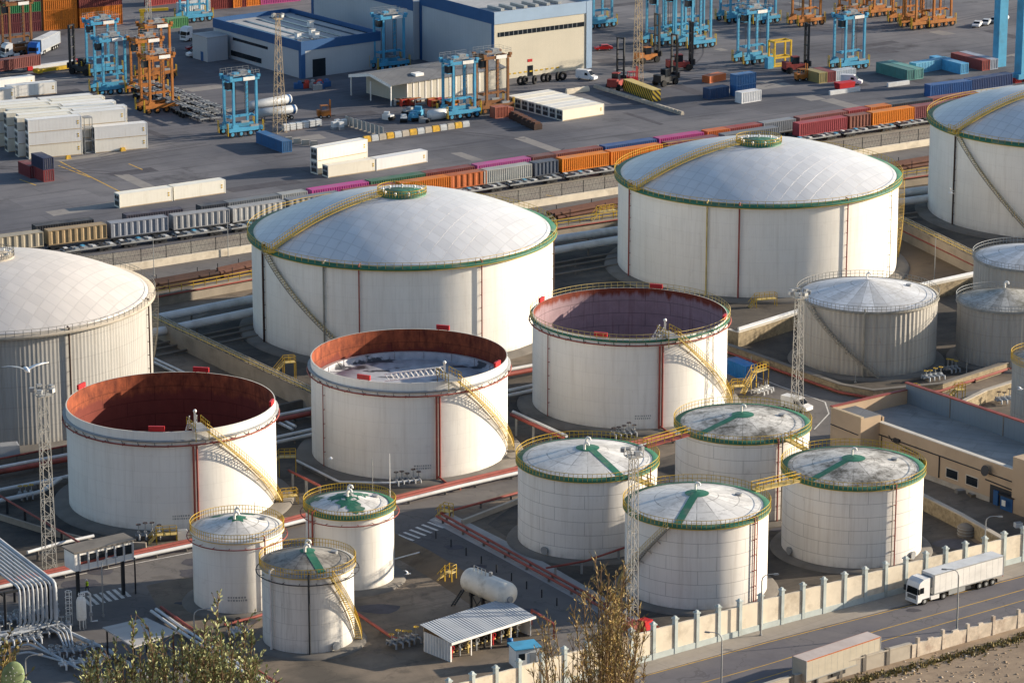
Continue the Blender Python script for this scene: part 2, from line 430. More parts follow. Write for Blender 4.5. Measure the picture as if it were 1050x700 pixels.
def tag(o, label=None, cat=None, group=None, kind=None):
    if label: o['label'] = label
    if cat: o['category'] = cat
    if group: o['group'] = group
    if kind: o['kind'] = kind
    return o
def thing(name, label, cat, loc=(0, 0, 0), rz=0.0, group=None):
    o = bpy.data.objects.new(name, None); COL.objects.link(o); o.empty_display_size = .5
    o.location = loc; o.rotation_euler = (0, 0, rz)
    return tag(o, label, cat, group)

def dup(root, loc=None, rz=None, label=None, group=None, color=None, scale=None):
    def cp_(o, par):
        c = o.copy(); COL.objects.link(c)
        if par: c.parent = par
        if color is not None: c.color = (*color, 1)
        for ch in list(o.children): cp_(ch, c)
        return c
    r = cp_(root, None)
    if loc is not None: r.location = loc
    if rz is not None: r.rotation_euler = (0, 0, rz)
    if label: r['label'] = label
    if group: r['group'] = group
    if scale: r.scale = scale
    return r
def paint(root, color):
    root.color = (*color, 1)
    for c in root.children: paint(c, color)
def polar(r, deg, z=0.0):
    return Vector((r*math.cos(R(deg)), r*math.sin(R(deg)), z))
def rail(mb, pts, mat, h=1.1, r=.05, closed=False, step=2.5, mids=1):
    """posts and rails along a path"""
    pts = [Vector(p) for p in pts]
    for k in range(mids+1):
        z = h*(k+1)/(mids+1)
        mb.tube([p+Vector((0, 0, z)) for p in pts], r, mat, 4, False, closed)
    seq = pts+([pts[0]] if closed else [])
    for a, b in zip(seq[:-1], seq[1:]):
        n = max(1, round((b-a).length/step))
        for i in range(n):
            p = a.lerp(b, i/n); mb.beam(p, p+Vector((0, 0, h)), r*1.8, r*1.8, mat)
    if not closed:
        p = pts[-1]; mb.beam(p, p+Vector((0, 0, h)), r*1.8, r*1.8, mat)
    return mb
def arc(r, d0, d1, z, n=24, z1=None):
    return [polar(r, d0+(d1-d0)*i/n, z+((z1 if z1 is not None else z)-z)*i/n) for i in range(n+1)]
def ring(r, z, n=64): return [polar(r, 360*i/n, z) for i in range(n)]
# ---------------------------------------------------------------- storage tanks
def solve(cx, cy, hw, yb):
    lo, hi = 2.0, 45.0
    for _ in range(50):
        h = (lo+hi)/2; c = P(cx, cy, h); r = hw*slant(c)/F
        d = Vector((c.x, c.y, 0)).normalized()
        fr = Vector((c.x, c.y, 0))-d*r
        if proj(fr)[1] < yb: lo = h
        else: hi = h
    return c, r, h
def tank_root(name, label, spec, group):
    c, r, h = solve(*spec)
    t = thing(name, label, 'tank', (c.x, c.y, 0), math.atan2(c.y, c.x)-PI/2, group)
    return t, r, h
def ribbed(mb, r, z0, z1, n, mat, depth=.1):
    vs = []; fs = []; us = []
    for z in (z0, z1):
        for j in range(2*n):
            t = 2*PI*j/(2*n); q = r+(depth if j % 2 else 0); vs.append((q*math.cos(t), q*math.sin(t), z))
    k = 2*n
    for j in range(k):
        fs.append((j, (j+1) % k, k+(j+1) % k, k+j)); u0 = 2*PI*j/k*r; u1 = 2*PI*(j+1)/k*r
        us.append([(u0, 0), (u1, 0), (u1, z1-z0), (u0, z1-z0)])
    mb.add(vs, fs, mat, us)
def staircase(t, r, h, a0, a1, mat='pale_yellow', railmat='yellow_paint', wd=.95, z1=.2, name='staircase'):
    """spiral stair hugging the shell: top at a0, foot at a1 (degrees)"""
    mb = MB(); n = max(10, int((h-z1)/.32)); ri, ro = r+.22, r+.22+wd
    for i in range(n):
        f = i/n; a = a0+(a1-a0)*f; z = h+(z1-h)*f; b = a0+(a1-a0)*(f+.62/n)
        q = [polar(ri, a, z), polar(ro, a, z), polar(ro, b, z), polar(ri, b, z)]
        q += [p-Vector((0, 0, .07)) for p in q]
        mb.add(q, [(0, 1, 2, 3), (7, 6, 5, 4), (0, 4, 5, 1), (1, 5, 6, 2), (2, 6, 7, 3), (3, 7, 4, 0)], mat)
    for rr in (ri, ro):
        pts = [polar(rr, a0+(a1-a0)*i/40, h+(z1-h)*i/40-.12) for i in range(41)]
        for p, q in zip(pts[:-1], pts[1:]): mb.beam(p, q, .05, .2, mat)
    for i in range(1, 7):
        f = i/7; a = a0+(a1-a0)*f; z = h+(z1-h)*f
        mb.beam(polar(r, a, z-1.1), polar(ro, a, z-.2), .08, .08, mat)
    st = mb.build(name, t)
    rb = MB(); pts = [polar(ro, a0+(a1-a0)*i/40, h+(z1-h)*i/40) for i in range(41)]
    rail(rb, pts, railmat, 1.05, .035, step=1.6); rb.build('stair_railing', st)
    return st
def riser(t, r, h, a, mat, rad=.11, z0=.3, knee=True):
    mb = MB(); p = [polar(r+.35, a, h-.4), polar(r+.35, a, z0)]
    if knee: p = [polar(r-.2, a, h+.5), polar(r+.35, a, h+.4)]+p
    mb.tube(p, rad, mat, 6)
    k = int((h-z0)/2.4)
    for i in range(1, k+1): mb.beam(polar(r, a, z0+i*2.3), polar(r+.35, a, z0+i*2.3), .1, .1, mat)
    return mb.build('riser_pipe', t)
def pad(t, r, w=2.2, hh=.35, mat='concrete_dark'):
    mb = MB(); mb.lathe([(r+w, 0), (r+w-.25, hh), (r-.1, hh+.05)], mat, 64); return mb.build('foundation_ring', t)
def manhole(t, r, a, z=1.1):
    mb = MB(); p = polar(r, a, z); q = polar(r+.35, a, z); mb.tube([p, q], .5, 'galvanised', 16)
    mb.tube([q, polar(r+.42, a, z)], .62, 'machine_grey', 16); return mb.build('manhole', t)
def stencil(t, r, a, z, rows=2):
    mb = MB(); rr = random.Random(int(a))
    for i in range(rows):
        x = -1.3
        while x < 1.2:
            w = rr.uniform(.12, .3); d = math.degrees(x/r); e = math.degrees((x+w)/r)
            q = [polar(r+.012, a+d, z-i*.42), polar(r+.012, a+e, z-i*.42), polar(r+.012, a+e, z-i*.42+.26), polar(r+.012, a+d, z-i*.42+.26)]; mb.add(q, [(0, 1, 2, 3)], 'galvanised'); x += w+.14
    return mb.build('stencil_mark', t)

def dome_tank(name, label, spec, rise, walk_a, group, wall='tank_white', dome='dome_metal', green=True, risers=(), stair=None, crown=16, rib=0, railmat='yellow_paint'):
    t, r, h = tank_root(name, label, spec, group)
    mb = MB()
    if rib: ribbed(mb, r-.05, 0, h, rib, wall, .045)
    else: mb.lathe([(r, 0), (r, h)], wall, 128)
    mb.build('shell', t)
    pad(t, r, 2.6, .45)
    rho = (r*r+rise*rise)/(2*rise)
    zz = lambda q: h+math.sqrt(rho*rho-q*q)-(rho-rise)
    mb = MB(); prof = [(r-.01, h)]+[(r*(1-i/30), zz(r*(1-i/30))) for i in range(31)]
    prof[-1] = (0.01, h+rise); mb.lathe(prof, dome, 128, 'plan'); mb.build('dome_roof', t)
    gm = 'green_paint' if green else 'concrete'
    mb = MB(); mb.lathe([(r+.01, h-.42), (r+.75, h-.38), (r+.75, h+.02), (r-.9, h+.28)], gm, 128)
    mb.lathe([(r+.76, h-.42), (r+.785, h-.42), (r+.785, h-.33), (r+.74, h-.33)], railmat, 128); rw = mb.build('rim_walkway', t)
    mb = MB(); rail(mb, ring(r+.72, h+.02, 120), railmat, 1.05, .04, True, 2.6); mb.build('rim_railing', rw)
    # crown platform in the middle of the dome
    c = r*crown/100; zc = zz(c)+.3
    mb = MB(); mb.lathe([(c, zc-.4), (c, zc), (.01, zc+.35)], gm, 48); 
    cpn = mb.build('crown_platform', t)
    mb = MB(); rail(mb, ring(c+.05, zc, 48), railmat, 1.1, .05, True, 1.6); mb.build('crown_railing', cpn)
    for i in range(9):
        a = i*40+10; mb = MB(); p = polar(c*.8, a, zc+.1)
        mb.tube([p, p+Vector((0, 0, .4))], .13, 'white_paint', 8); mb.sphere((p.x, p.y, p.z+.4), .24, 'white_paint', 8, 6); mb.build('roof_vent', cpn)
    # walkway climbing from the rim to the crown
    if walk_a is not None:
        mb = MB(); n = 44; wv = polar(1, walk_a+90)
        L = []; Rr = []
        for i in range(n+1):
            q = r+.3+(c-r)*i/n; p = polar(q, walk_a, zz(min(q, r-.02))+.45); L.append(p-wv*.55); Rr.append(p+wv*.55)
        for i in range(n):
            mb.add([L[i], Rr[i], Rr[i+1], L[i+1]], [(0, 1, 2, 3)], 'pale_yellow' if green else 'stairs_grey')
            mb.add([L[i], L[i]-Vector((0, 0, .1)), L[i+1]-Vector((0, 0, .1)), L[i+1]], [(0, 1, 2, 3)], railmat)
            mb.add([Rr[i], Rr[i]-Vector((0, 0, .1)), Rr[i+1]-Vector((0, 0, .1)), Rr[i+1]], [(3, 2, 1, 0)], railmat)
        ww = mb.build('roof_walkway', t)
        mb = MB(); rail(mb, L, railmat, 1.05, .04, step=2.0); rail(mb, Rr, railmat, 1.05, .04, step=2.0); mb.build('walkway_railing', ww)
        mb = MB(); p = polar(r+.4, walk_a, h+.1); mb.box(p, (1.8, 2.4, .12), 'yellow_paint', R(walk_a)); 
        cc = [p+polar(.9, walk_a)+wv*1.2, p+polar(.9, walk_a)-wv*1.2]; rail(mb, cc, 'yellow_paint' if green else railmat, 1.6, .06, step=.8); mb.build('landing', t)
    for a, m_, rad in risers: riser(t, r, h, a, m_, rad)
    if stair: staircase(t, r, h, *stair)
    return t, r, h
WG = 'large dome roofed tanks'
DM = dome_tank('dome_roof_tank', 'white dome roofed tank wholly in view, left of its twin and behind the open tanks', (412.5, 236, 154.5, 376), 6.8, 213, WG,
   risers=((206, 'rust_brown_shaded', .2), (240, 'stairs_grey', .18), (254, 'pipe_red', .13), (300, 'pipe_red', .13), (351, 'rust_brown_shaded', .12)), stair=(209, 256, 'stairs_grey', 'pale_yellow'))
DR = dome_tank('dome_roof_tank', 'white dome roofed tank wholly in view, behind the grey ribbed tank with floodlight mast', (777.5, 178, 143.5, 308), 6.1, 213, WG,
   risers=((207, 'pipe_red', .15), (250, 'pale_yellow', .16), (263, 'pipe_red', .16), (308, 'pipe_red', .13), (338, 'stairs_grey', .08)), stair=(352, 372, 'pale_yellow', 'yellow_paint'))
DF = dome_tank('dome_roof_tank', 'white dome roofed tank cut off by the right edge', (1091, 122, 136, 249), 6.2, 219, WG,
   risers=((219, 'rust_brown_shaded', .18),), stair=(221, 262, 'stairs_grey', 'pale_yellow'))
DL = dome_tank('dome_roof_tank', 'beige ribbed tank with cream dome and pale railings cut off by the left edge', (-5, 303, 159, 461), 6.6, None, WG,
   wall='tank_insulated', dome='dome_cream', green=False, crown=13, rib=230, railmat='stairs_grey', risers=((296, 'rust_brown_shaded', .16), (343, 'rust_brown_shaded', .14)), stair=(354, 380, 'stairs_grey', 'stairs_grey'))

def box_on_rim(t, r, h, a, w=2.9, hh=.75, out=.0):
    w *= .85; mb = MB(); p = polar(r+out, a, h+.5); mb.box(p, (.35, w, hh), 'fire_red', R(a))
    for s in (-1, 1):
        q = p+polar(1, a+90)*s*w*.35; mb.beam((q.x, q.y, h-.2), (q.x, q.y, h+.3), .1, .1, 'fire_red')
    return mb.build('foam_box', t)
def open_tank(label, spec, depth, rustmat, stair, pipe_a, boxes, girder='grey', ladder=False, left_pipe=None):
    t, r, h = tank_root('open_top_tank', label, spec, 'open topped rusty tanks')
    mb = MB(); mb.lathe([(r, 0), (r, h)], 'tank_white', 112); mb.build('shell', t)
    mb = MB(); mb.lathe([(r+.004, h), (r-.16, h+.001)], 'pipe_concrete_top', 112); mb.lathe([(r-.16, h), (r-.16, h-depth-.2)], rustmat, 112); mb.build('inner_wall', t)
    pad(t, r, 2.6, .5)
    zg = h-1.3 if girder == 'grey' else h-.25
    mb = MB(); gm = 'machine_grey' if girder == 'grey' else 'green_paint'  # darker grey paints the shadow line below the rim onto the girder
    gw = .5 if girder == 'grey' else .45; mb.lathe([(r+.01, zg-.4), (r+gw, zg-.16), (r+gw, zg), (r+.01, zg+.001)], gm, 112)
    for i in range(40): mb.beam(polar(r, i*9, zg-.9), polar(r+gw-.05, i*9, zg-.25), .1, .1, gm)
    wg = mb.build('wind_girder', t)
    if girder != 'grey':
        mb = MB(); rail(mb, ring(r+.43, zg, 96), 'pale_yellow', 1.1, .042, True, 2.4); mb.build('rim_railing', wg)
    mb = MB(); mb.tube(ring(r+.55, zg-.75, 96), .12, 'pipe_red', 6, False, True)
    for i in range(30): mb.beam(polar(r, i*12+4, zg-.75), polar(r+.7, i*12+4, zg-.85), .12, .12, 'pipe_red')
    mb.build('spray_ring', t)
    zr = h-depth
    mb = MB(); mb.lathe([(r-.3, zr+.9), (r-1.2, zr+1.0)], 'dome_cream', 96, 'plan'); mb.lathe([(r-1.2, zr+1.0), (r-1.6, zr+.1), (r*.8, zr), (r*.78, zr+.35), (r*.5, zr+.2), (.01, zr)], 'deck_wet', 96, 'plan')
    for i in range(18):
        p = polar(r*.88, i*20, zr); mb.beam(p, p+Vector((0, 0, 1.4)), .12, .12, 'machine_grey')
    fr = mb.build('floating_roof', t)
    for da in (-.9, .9): 
        o = riser(t, r+.05, zg-.6, pipe_a+da, 'pipe_red', .19, .4, False)
    mb = MB(); mb.tube([polar(r+.4, pipe_a, .9), polar(r+2.5, pipe_a+2, .5), polar(r+6, pipe_a+5, .4)], .16, 'pipe_red', 6); mb.build('feed_pipe', t)
    if left_pipe: riser(t, r, zg-.5, left_pipe, 'pipe_red', .09, .6, False)
    for b in boxes: box_on_rim(t, r-.14, h, *b)
    a0, a1 = stair
    st = staircase(t, r, h+.15, a0, a1, 'pale_yellow', 'yellow_paint', .85)
    # landing on the rim with the hinge of the rolling ladder
    mb = MB(); p = polar(r-.6, a0-3, h+.25); mb.box(p, (4.2, 2.2, .12), 'machine_grey', R(a0))
    d = polar(1, a0); w_ = polar(1, a0+90)
    for s in (-1, 1): rail(mb, [p+d*2.0+w_*s*1.1, p-d*2.0+w_*s*1.1], 'yellow_paint', 1.2, .06, step=1.0)
    for s in (-1, 1):
        for q in (-1.9, 1.9): mb.beam(p+d*q+w_*s+Vector((0, 0, -3.0 if q < 0 else -1.6)), p+d*q+w_*s, .14, .14, 'pale_yellow')
    mb.box(p-d*1.4+Vector((0, 0, 1.0)), (.35, .35, 1.9), 'white_paint'); mb.sphere(tuple(p-d*1.4+Vector((0, 0, 2.1))), .28, 'white_paint')
    mb.build('gauge_platform', t)
    mb = MB(); q0 = p-d*2.2; q1 = polar(r*.35, a0-60, zr+.7) if ladder else polar(r*.2, a0, zr+.6)
    if ladder: q1 = Vector((-r*.22, -r*.12, zr+1.0))
    sd = (q1-q0).cross(Vector((0, 0, 1))).normalized()*.55; n = 11
    for s in (-1, 1):
        mb.beam(q0+sd*s, q1+sd*s, .16, .16, 'white_paint'); up = Vector((0, 0, 1.15))
        mb.beam(q0+sd*s+up, q1+sd*s+up, .14, .14, 'white_paint')
        for i in range(n):
            u = q0.lerp(q1, i/n); v = q0.lerp(q1, (i+1)/n); mb.beam(u+sd*s, v+sd*s+up, .07, .07, 'white_paint'); mb.beam(u+sd*s, u+sd*s+up, .07, .07, 'white_paint')
    for i in range(n+1): u = q0.lerp(q1, i/n); mb.beam(u-sd, u+sd, .2, .08, 'white_paint')
    mb.build('rolling_ladder', t)
    return t, r, h
TA = open_tank('white open topped tank with deep dark red rusty inside, nearest the left lattice mast', (175, 411, 107, 547), 11.5, 'tank_rust_lit_top', (288, 348), 282,
   ((72, 3.0), (150, 2.4), (262, 2.8), (-15, 2.2)))
TB = open_tank('white open topped tank with pale floating roof and white rolling ladder inside', (419.5, 364, 101, 495), 4.6, 'tank_rust_lit_top', (297, 357), 286,
   ((69, 2.6), (243, 2.6), (-27, 2.2)), ladder=True, left_pipe=212)
TC = open_tank('white open topped tank with mauve stained inner wall and a yellow railing round its rim', (646, 320.5, 100, 443), 10.0, 'tank_rust_mauve', (297, 357), 288,
   ((74, 2.6), (253, 2.6), (158, 2.0), (-14, 2.0)), girder='rail', left_pipe=216)

def cone_tank(name, label, spec, rise, roof, wall, group, strip=None, green=.68, stair=None, risers=(), manholes=(), ringpipe=False, vents=2, rib=0, railmat='yellow_paint', rimmat='green_paint', strips2=None, stairmats=('pale_yellow', 'yellow_paint'), blobs=()):
    t, r, h = tank_root(name, label, spec, group)
    mb = MB()
    if rib: ribbed(mb, r-.05, 0, h, rib, wall, .12)
    else: mb.lathe([(r, 0), (r, h)], wall, 96)
    mb.build('shell', t); pad(t, r, 1.7, .35)
    zz = lambda q: h+.06+rise*(1-q/r)
    mb = MB(); mb.lathe([(r-.02, h+.02)]+[(r*(1-i/12), zz(r*(1-i/12))) for i in range(1, 12)]+[(.01, h+rise)], roof, 96, 'cone'); mb.build('cone_roof', t)
    mb = MB()
    mb.lathe([(r+.01, h-.2), (r+.32, h-.17), (r+.32, h+.08), (r-green, zz(r-green)+.06)], rimmat, 96)
    mb.lathe([(r+.33, h-.2), (r+.35, h-.2), (r+.35, h-.12), (r+.31, h-.12)], railmat, 96)
    rw = mb.build('roof_rim', t)
    mb = MB(); rail(mb, ring(r+.3, h+.05, 96), railmat, 1.1, .04, True, 2.0); mb.build('rim_railing', rw)
    for k, a in enumerate([strip] if strip is not None else []):
        mb = MB(); d = polar(1, a); wv = polar(1, a+90); n = 10; wd = .58
        pts = [(d*(r*.04+(r-.7-r*.04)*i/n)) for i in range(n+1)]
        for i in range(n):
            q = []
            for p in (pts[i], pts[i+1]):
                for s in (-1, 1): u = p+wv*s*wd; q.append(Vector((u.x, u.y, zz(math.hypot(u.x, u.y))+.05)))
            mb.add(q, [(0, 1, 3, 2)], 'green_paint')
        mb.lathe([(r*.17, zz(r*.17)+.045), (.01, h+rise+.05)], 'green_paint', 24)
        mb.build('roof_walkway', t)
    if blobs:
        mb = MB()
        for a, q, rad in blobs:
            c = polar(r*q, a); k = 18; ring_ = []
            for i in range(k):
                rr = rad*(1+.28*math.sin(i*2.4+a)); u = c+polar(rr, i*20); ring_.append(Vector((u.x, u.y, zz(math.hypot(u.x, u.y))+.035+.004*(a % 5))))
            ce = Vector((c.x, c.y, zz(math.hypot(c.x, c.y))+.04+.004*(a % 5)))
            mb.add([ce]+ring_, [(0, 1+i, 1+(i+1) % k) for i in range(k)], 'green_paint')
        mb.build('green_coating', t)
    for i in range(vents):
        a = 100+150*i; p = polar(r*.10+.3, a, 0); p.z = zz(r*.1)
        mb = MB(); mb.tube([p, p+Vector((0, 0, .8)), p+Vector((.2, -.1, 1.1)), p+Vector((.55, -.2, 1.0)), p+Vector((.6, -.2, .7))], .17, 'white_paint', 8); mb.build('roof_vent', t)
    p = polar(r*.62, 20); mb = MB(); mb.cyl((p.x, p.y, zz(r*.62)-.1), .5, .45, 'machine_grey', 14); mb.build('roof_hatch', t)
    if ringpipe:
        mb = MB(); mb.tube(ring(r+.75, h-.9, 72), .08, ringpipe, 6, False, True)
        for i in range(18): mb.beam(polar(r, i*20, h-.9), polar(r+.75, i*20, h-.9), .07, .07, ringpipe)
        mb.build('spray_ring', t)
    for a, m_, rad in risers: riser(t, r, h, a, m_, rad)
    if stair: staircase(t, r, h, stair[0], stair[1], *stairmats, wd=.85)
    for a in manholes: manhole(t, r, a)
    return t, r, h
CG = 'white cone roofed tanks'; SG = 'small cylinder tanks by the pipe rack'; RG = 'grey ribbed tanks'
T1 = cone_tank('cone_roof_tank', 'white cone roofed tank behind the tall shrub, green roof strip running down right', (602.5, 471, 71.5, 576), 2.1, 'cone_white', 'tank_seamed', CG, strip=300, manholes=(234,), risers=((330, 'pipe_red', .1),))
T2 = cone_tank('cone_roof_tank', 'white cone roofed tank with grimy mottled roof, hindmost of the four seamed cone tanks', (761.5, 434, 68.5, 538), 1.6, 'cone_mottled', 'tank_seamed', CG, strip=226, vents=1, risers=((301, 'pipe_red', .14), (305, 'stairs_grey', .14)))
T3 = cone_tank('cone_roof_tank', 'white cone roofed tank closest to the street wall with stair climbing its left side', (714.5, 517.5, 73.5, 627.5), 2.0, 'cone_white', 'tank_seamed', CG, strip=254, stair=(249, 190), stairmats=('stairs_grey', 'pale_yellow'), risers=((321, 'pipe_red', .1), (324, 'pipe_red', .08)), vents=1)
T4 = cone_tank('cone_roof_tank', 'white cone roofed tank with streaked roof between the tan building and street wall', (875, 479.5, 72, 585), 1.7, 'cone_mottled', 'tank_seamed', CG, strip=230, vents=1, risers=((306, 'pipe_red', .1), (303, 'stairs_grey', .08)), manholes=(212, 328))
S1 = cone_tank('cone_roof_tank', 'small white tank with green disc at its roof peak, leftmost of the small trio', (243, 541, 46, 631.5), 1.7, 'cone_white', 'tank_white', SG, green=.35, ringpipe='pipe_red', rimmat='pipe_white', risers=((305, 'pipe_red', .1),), blobs=((10, .02, 1.3), (70, .72, 1.0), (125, .75, .9)))
S2 = cone_tank('cone_roof_tank', 'small white tank with spilled green coating over its white roof and red spray ring', (358.5, 517.5, 45.2, 608), 1.7, 'cone_white', 'tank_white', SG, green=.7, ringpipe='pipe_red', risers=((217, 'pipe_red', .15), (208, 'pipe_red', .08)), blobs=((91, .12, 1.9), (262, .3, 1.6), (283, .62, 1.2), (180, .3, 1.2), (41, .3, 1.4), (162, .8, 1.1)))
S3 = cone_tank('cone_roof_tank', 'small streaky white tank with dark grimy roof, foremost of the small trio', (315.3, 576, 47.2, 672.5), 1.9, 'cone_grimy', 'tank_old', SG, green=.25, strip=290, stair=(297, 352), stairmats=('pale_yellow', 'yellow_paint'), ringpipe='dark_steel', rimmat='machine_grey', risers=((220, 'pipe_white', .18), (271, 'dark_steel', .14)), manholes=(304,))
G1 = cone_tank('ribbed_tank', 'grey ribbed tank with silver cone roof and long diagonal stair', (890, 302, 71, 388), 2.7, 'cone_silver', 'tank_ribbed', RG, green=.15, rimmat='stairs_grey', railmat='stairs_grey', stair=(218, 281), stairmats=('stairs_grey', 'stairs_grey'), vents=1, rib=84, risers=((268, 'stairs_grey', .16),))
G2 = cone_tank('ribbed_tank', 'grey ribbed tank with sooty cone roof and pale railing at the right edge', (1031, 308, 48.5, 380), 2.2, 'cone_sooty', 'tank_ribbed', RG, green=.15, rimmat='stairs_grey', railmat='galvanised', vents=1, rib=60)
G3 = cone_tank('ribbed_tank', 'grey ribbed tank with clean silver roof, hindmost at the right edge', (1058, 264, 58.5, 346), 2.4, 'cone_silver', 'tank_ribbed', RG, green=.15, rimmat='stairs_grey', railmat='galvanised', vents=1, rib=70)
G4 = cone_tank('ribbed_tank', 'beige ribbed tank with yellow railing at the right edge above the tan building', (1080, 368, 41, 452), 2.0, 'cone_sooty', 'tank_insulated', RG, green=.3, rimmat='stairs_grey', vents=1, rib=50)

for T_, a_ in ((TA, 274), (TB, 277), (TC, 278), (S1, 268), (DM, 262)): stencil(T_[0], T_[1], a_, 2.6)
def footbridge(label, a, b, mat, railmat, wd=1.1, legs=True):
    a = Vector(a); b = Vector(b); mb = MB(); mb.beam(a, b, wd, .22, mat); t = mb.build('footbridge')
    tag(t, label, 'footbridge', 'footbridges between tanks')
    s = (b-a).cross(Vector((0, 0, 1))).normalized()*wd/2; mb = MB()
    for q in (-1, 1): rail(mb, [a+s*q+Vector((0, 0, .11)), b+s*q+Vector((0, 0, .11))], railmat, 1.1, .055, step=1.5)
    mb.build('railing', t)
    return t
def rimpt(T, deg, dz=.1, out=.3):
    t, r, h = T; a = t.rotation_euler.z+R(deg)
    return Vector((t.location.x+(r+out)*math.cos(a), t.location.y+(r+out)*math.sin(a), h+dz))
def link(label, T, U, mat, rm, sh=(0, 0)):
    a, b = T[0], U[0]; d = math.atan2(b.location.y-a.location.y, b.location.x-a.location.x)
    p = Vector((a.location.x+(T[1]+.3)*math.cos(d+sh[0]), a.location.y+(T[1]+.3)*math.sin(d+sh[0]), T[2]+.1))
    q = Vector((b.location.x-(U[1]+.3)*math.cos(d+sh[1]), b.location.y-(U[1]+.3)*math.sin(d+sh[1]), U[2]+.1))
    return footbridge(label, p, q, mat, rm)
link('red floored footbridge with yellow railing behind the tall shrub\'s tank', T1, T2, 'pipe_red', 'yellow_paint')
link('yellow footbridge from the side stair tank to the streaked roof tank', T3, T4, 'pale_yellow', 'yellow_paint')
link('yellow footbridge from the mottled rear cone tank to the streaked roof tank', T2, T4, 'pale_yellow', 'yellow_paint')
link('short yellow footbridge from the shrub\'s tank to the side stair tank', T1, T3, 'pale_yellow', 'yellow_paint')
# ---------------------------------------------------------------- ground, yard, roads
ground_mat('patch_dark', '46454a', '57555a', .3, '2a292e', 0, 0, oil=.5)
ground_mat('patch_pale', '7f7b78', '8e8983', .2, '4a484a', 0, 0, oil=.5)
def ribbon(pts, wd):
    L = []; Rr = []
    for i, p in enumerate(pts):
        d = (pts[min(i+1, len(pts)-1)]-pts[max(i-1, 0)]); d.z = 0; d.normalize(); s = Vector((-d.y, d.x, 0))*wd/2
        L.append(p+s); Rr.append(p-s)
    return L+Rr[::-1]
def sheet(name, pts, z, mat, kind='structure', world=False):
    """flat sheet; pts are photo pixels on the ground unless world"""
    q = [(Vector(p) if world else P(*p)) for p in pts]
    a = sum(q[i].x*q[(i+1) % len(q)].y-q[(i+1) % len(q)].x*q[i].y for i in range(len(q)))
    if a < 0: q = q[::-1]
    mb = MB(); mb.add([(p.x, p.y, z) for p in q], [tuple(range(len(q)))], mat); return tag(mb.build(name), kind=kind)
sheet('ground', [(-6000, 380), (6000, 380), (6000, 14000), (-6000, 14000)], 0, 'terminal_ground', world=True)
ya, yb = P(145, 262), P(960, 138); yd = (yb-ya).normalized()
sheet('quay_yard', [tuple(ya-yd*900), tuple(yb+yd*900), tuple(yb+yd*900+VD*1500), tuple(ya-yd*900+VD*1500)], .004, 'yard_asphalt', world=True)
sheet('track_bed', [(-120, 292), (-60, 280), (145, 256), (620, 179), (1100, 102), (1300, 72), (1300, 98), (1100, 128), (960, 148), (620, 200), (145, 275), (-60, 303), (-120, 312)], .008, 'ballast')
sheet('perimeter_road', [(-60, 304), (145, 276), (620, 201), (960, 149), (1200, 112), (1200, 128), (960, 166), (620, 213), (257, 272), (150, 290), (-60, 322)], .006, 'inner_road')
sheet('terminal_road', [(-60, 615), (0, 603), (140, 573), (300, 541), (400, 514), (530, 483), (640, 462), (646, 470), (545, 497), (470, 521), (445, 536), (405, 547), (300, 573), (197, 590), (150, 600), (180, 660), (230, 720), (-60, 760)], .006, 'inner_road')
sheet('branch_road', [(405, 546), (452, 528), (520, 562), (600, 608), (690, 664), (640, 684), (600, 694), (545, 640), (470, 585), (420, 556)], .010, 'inner_road')
sheet('branch_pavement', [(440, 533), (458, 524), (530, 560), (610, 606), (700, 660), (676, 668), (590, 614), (510, 570)], .014, 'light_apron')
sheet('depot_road', [(700, 345), (745, 358), (870, 406), (980, 404), (1100, 380), (1100, 392), (1000, 412), (950, 432), (900, 424), (852, 440), (845, 475), (815, 465), (790, 425), (730, 380)], .006, 'inner_road')
sheet('tank_basin', [(500, 537), (535, 512), (640, 482), (700, 462), (850, 482), (960, 522), (1010, 565), (900, 610), (700, 660), (640, 640), (600, 604)], .004, 'basin_floor')
sheet('tank_basin', [(-60, 420), (70, 395), (330, 430), (560, 372), (760, 395), (690, 440), (530, 476), (400, 508), (290, 530), (140, 562), (-60, 600)], .004, 'basin_floor')
sheet('tank_basin', [(163, 345), (258, 300), (640, 225), (960, 185), (1100, 200), (1100, 300), (1000, 282), (924, 245), (900, 300), (760, 340), (640, 330), (560, 360), (420, 385), (330, 420)], .004, 'basin_floor')
sheet('tank_basin', [(756, 356), (830, 330), (1000, 300), (1100, 290), (1100, 370), (960, 398), (893, 402), (862, 398)], .007, 'basin_floor')
sheet('trio_apron', [(290, 575), (405, 550), (470, 590), (600, 660), (640, 684), (420, 740), (180, 740), (130, 640)], .004, 'terminal_ground')
sheet('dirt_lot', [(924, 246), (1004, 284), (960, 296), (900, 306)], .008, 'brown_soil')
sheet('back_lane', [(930, 488), (1060, 545), (1060, 570), (1000, 552), (940, 515)], .008, 'terminal_ground')
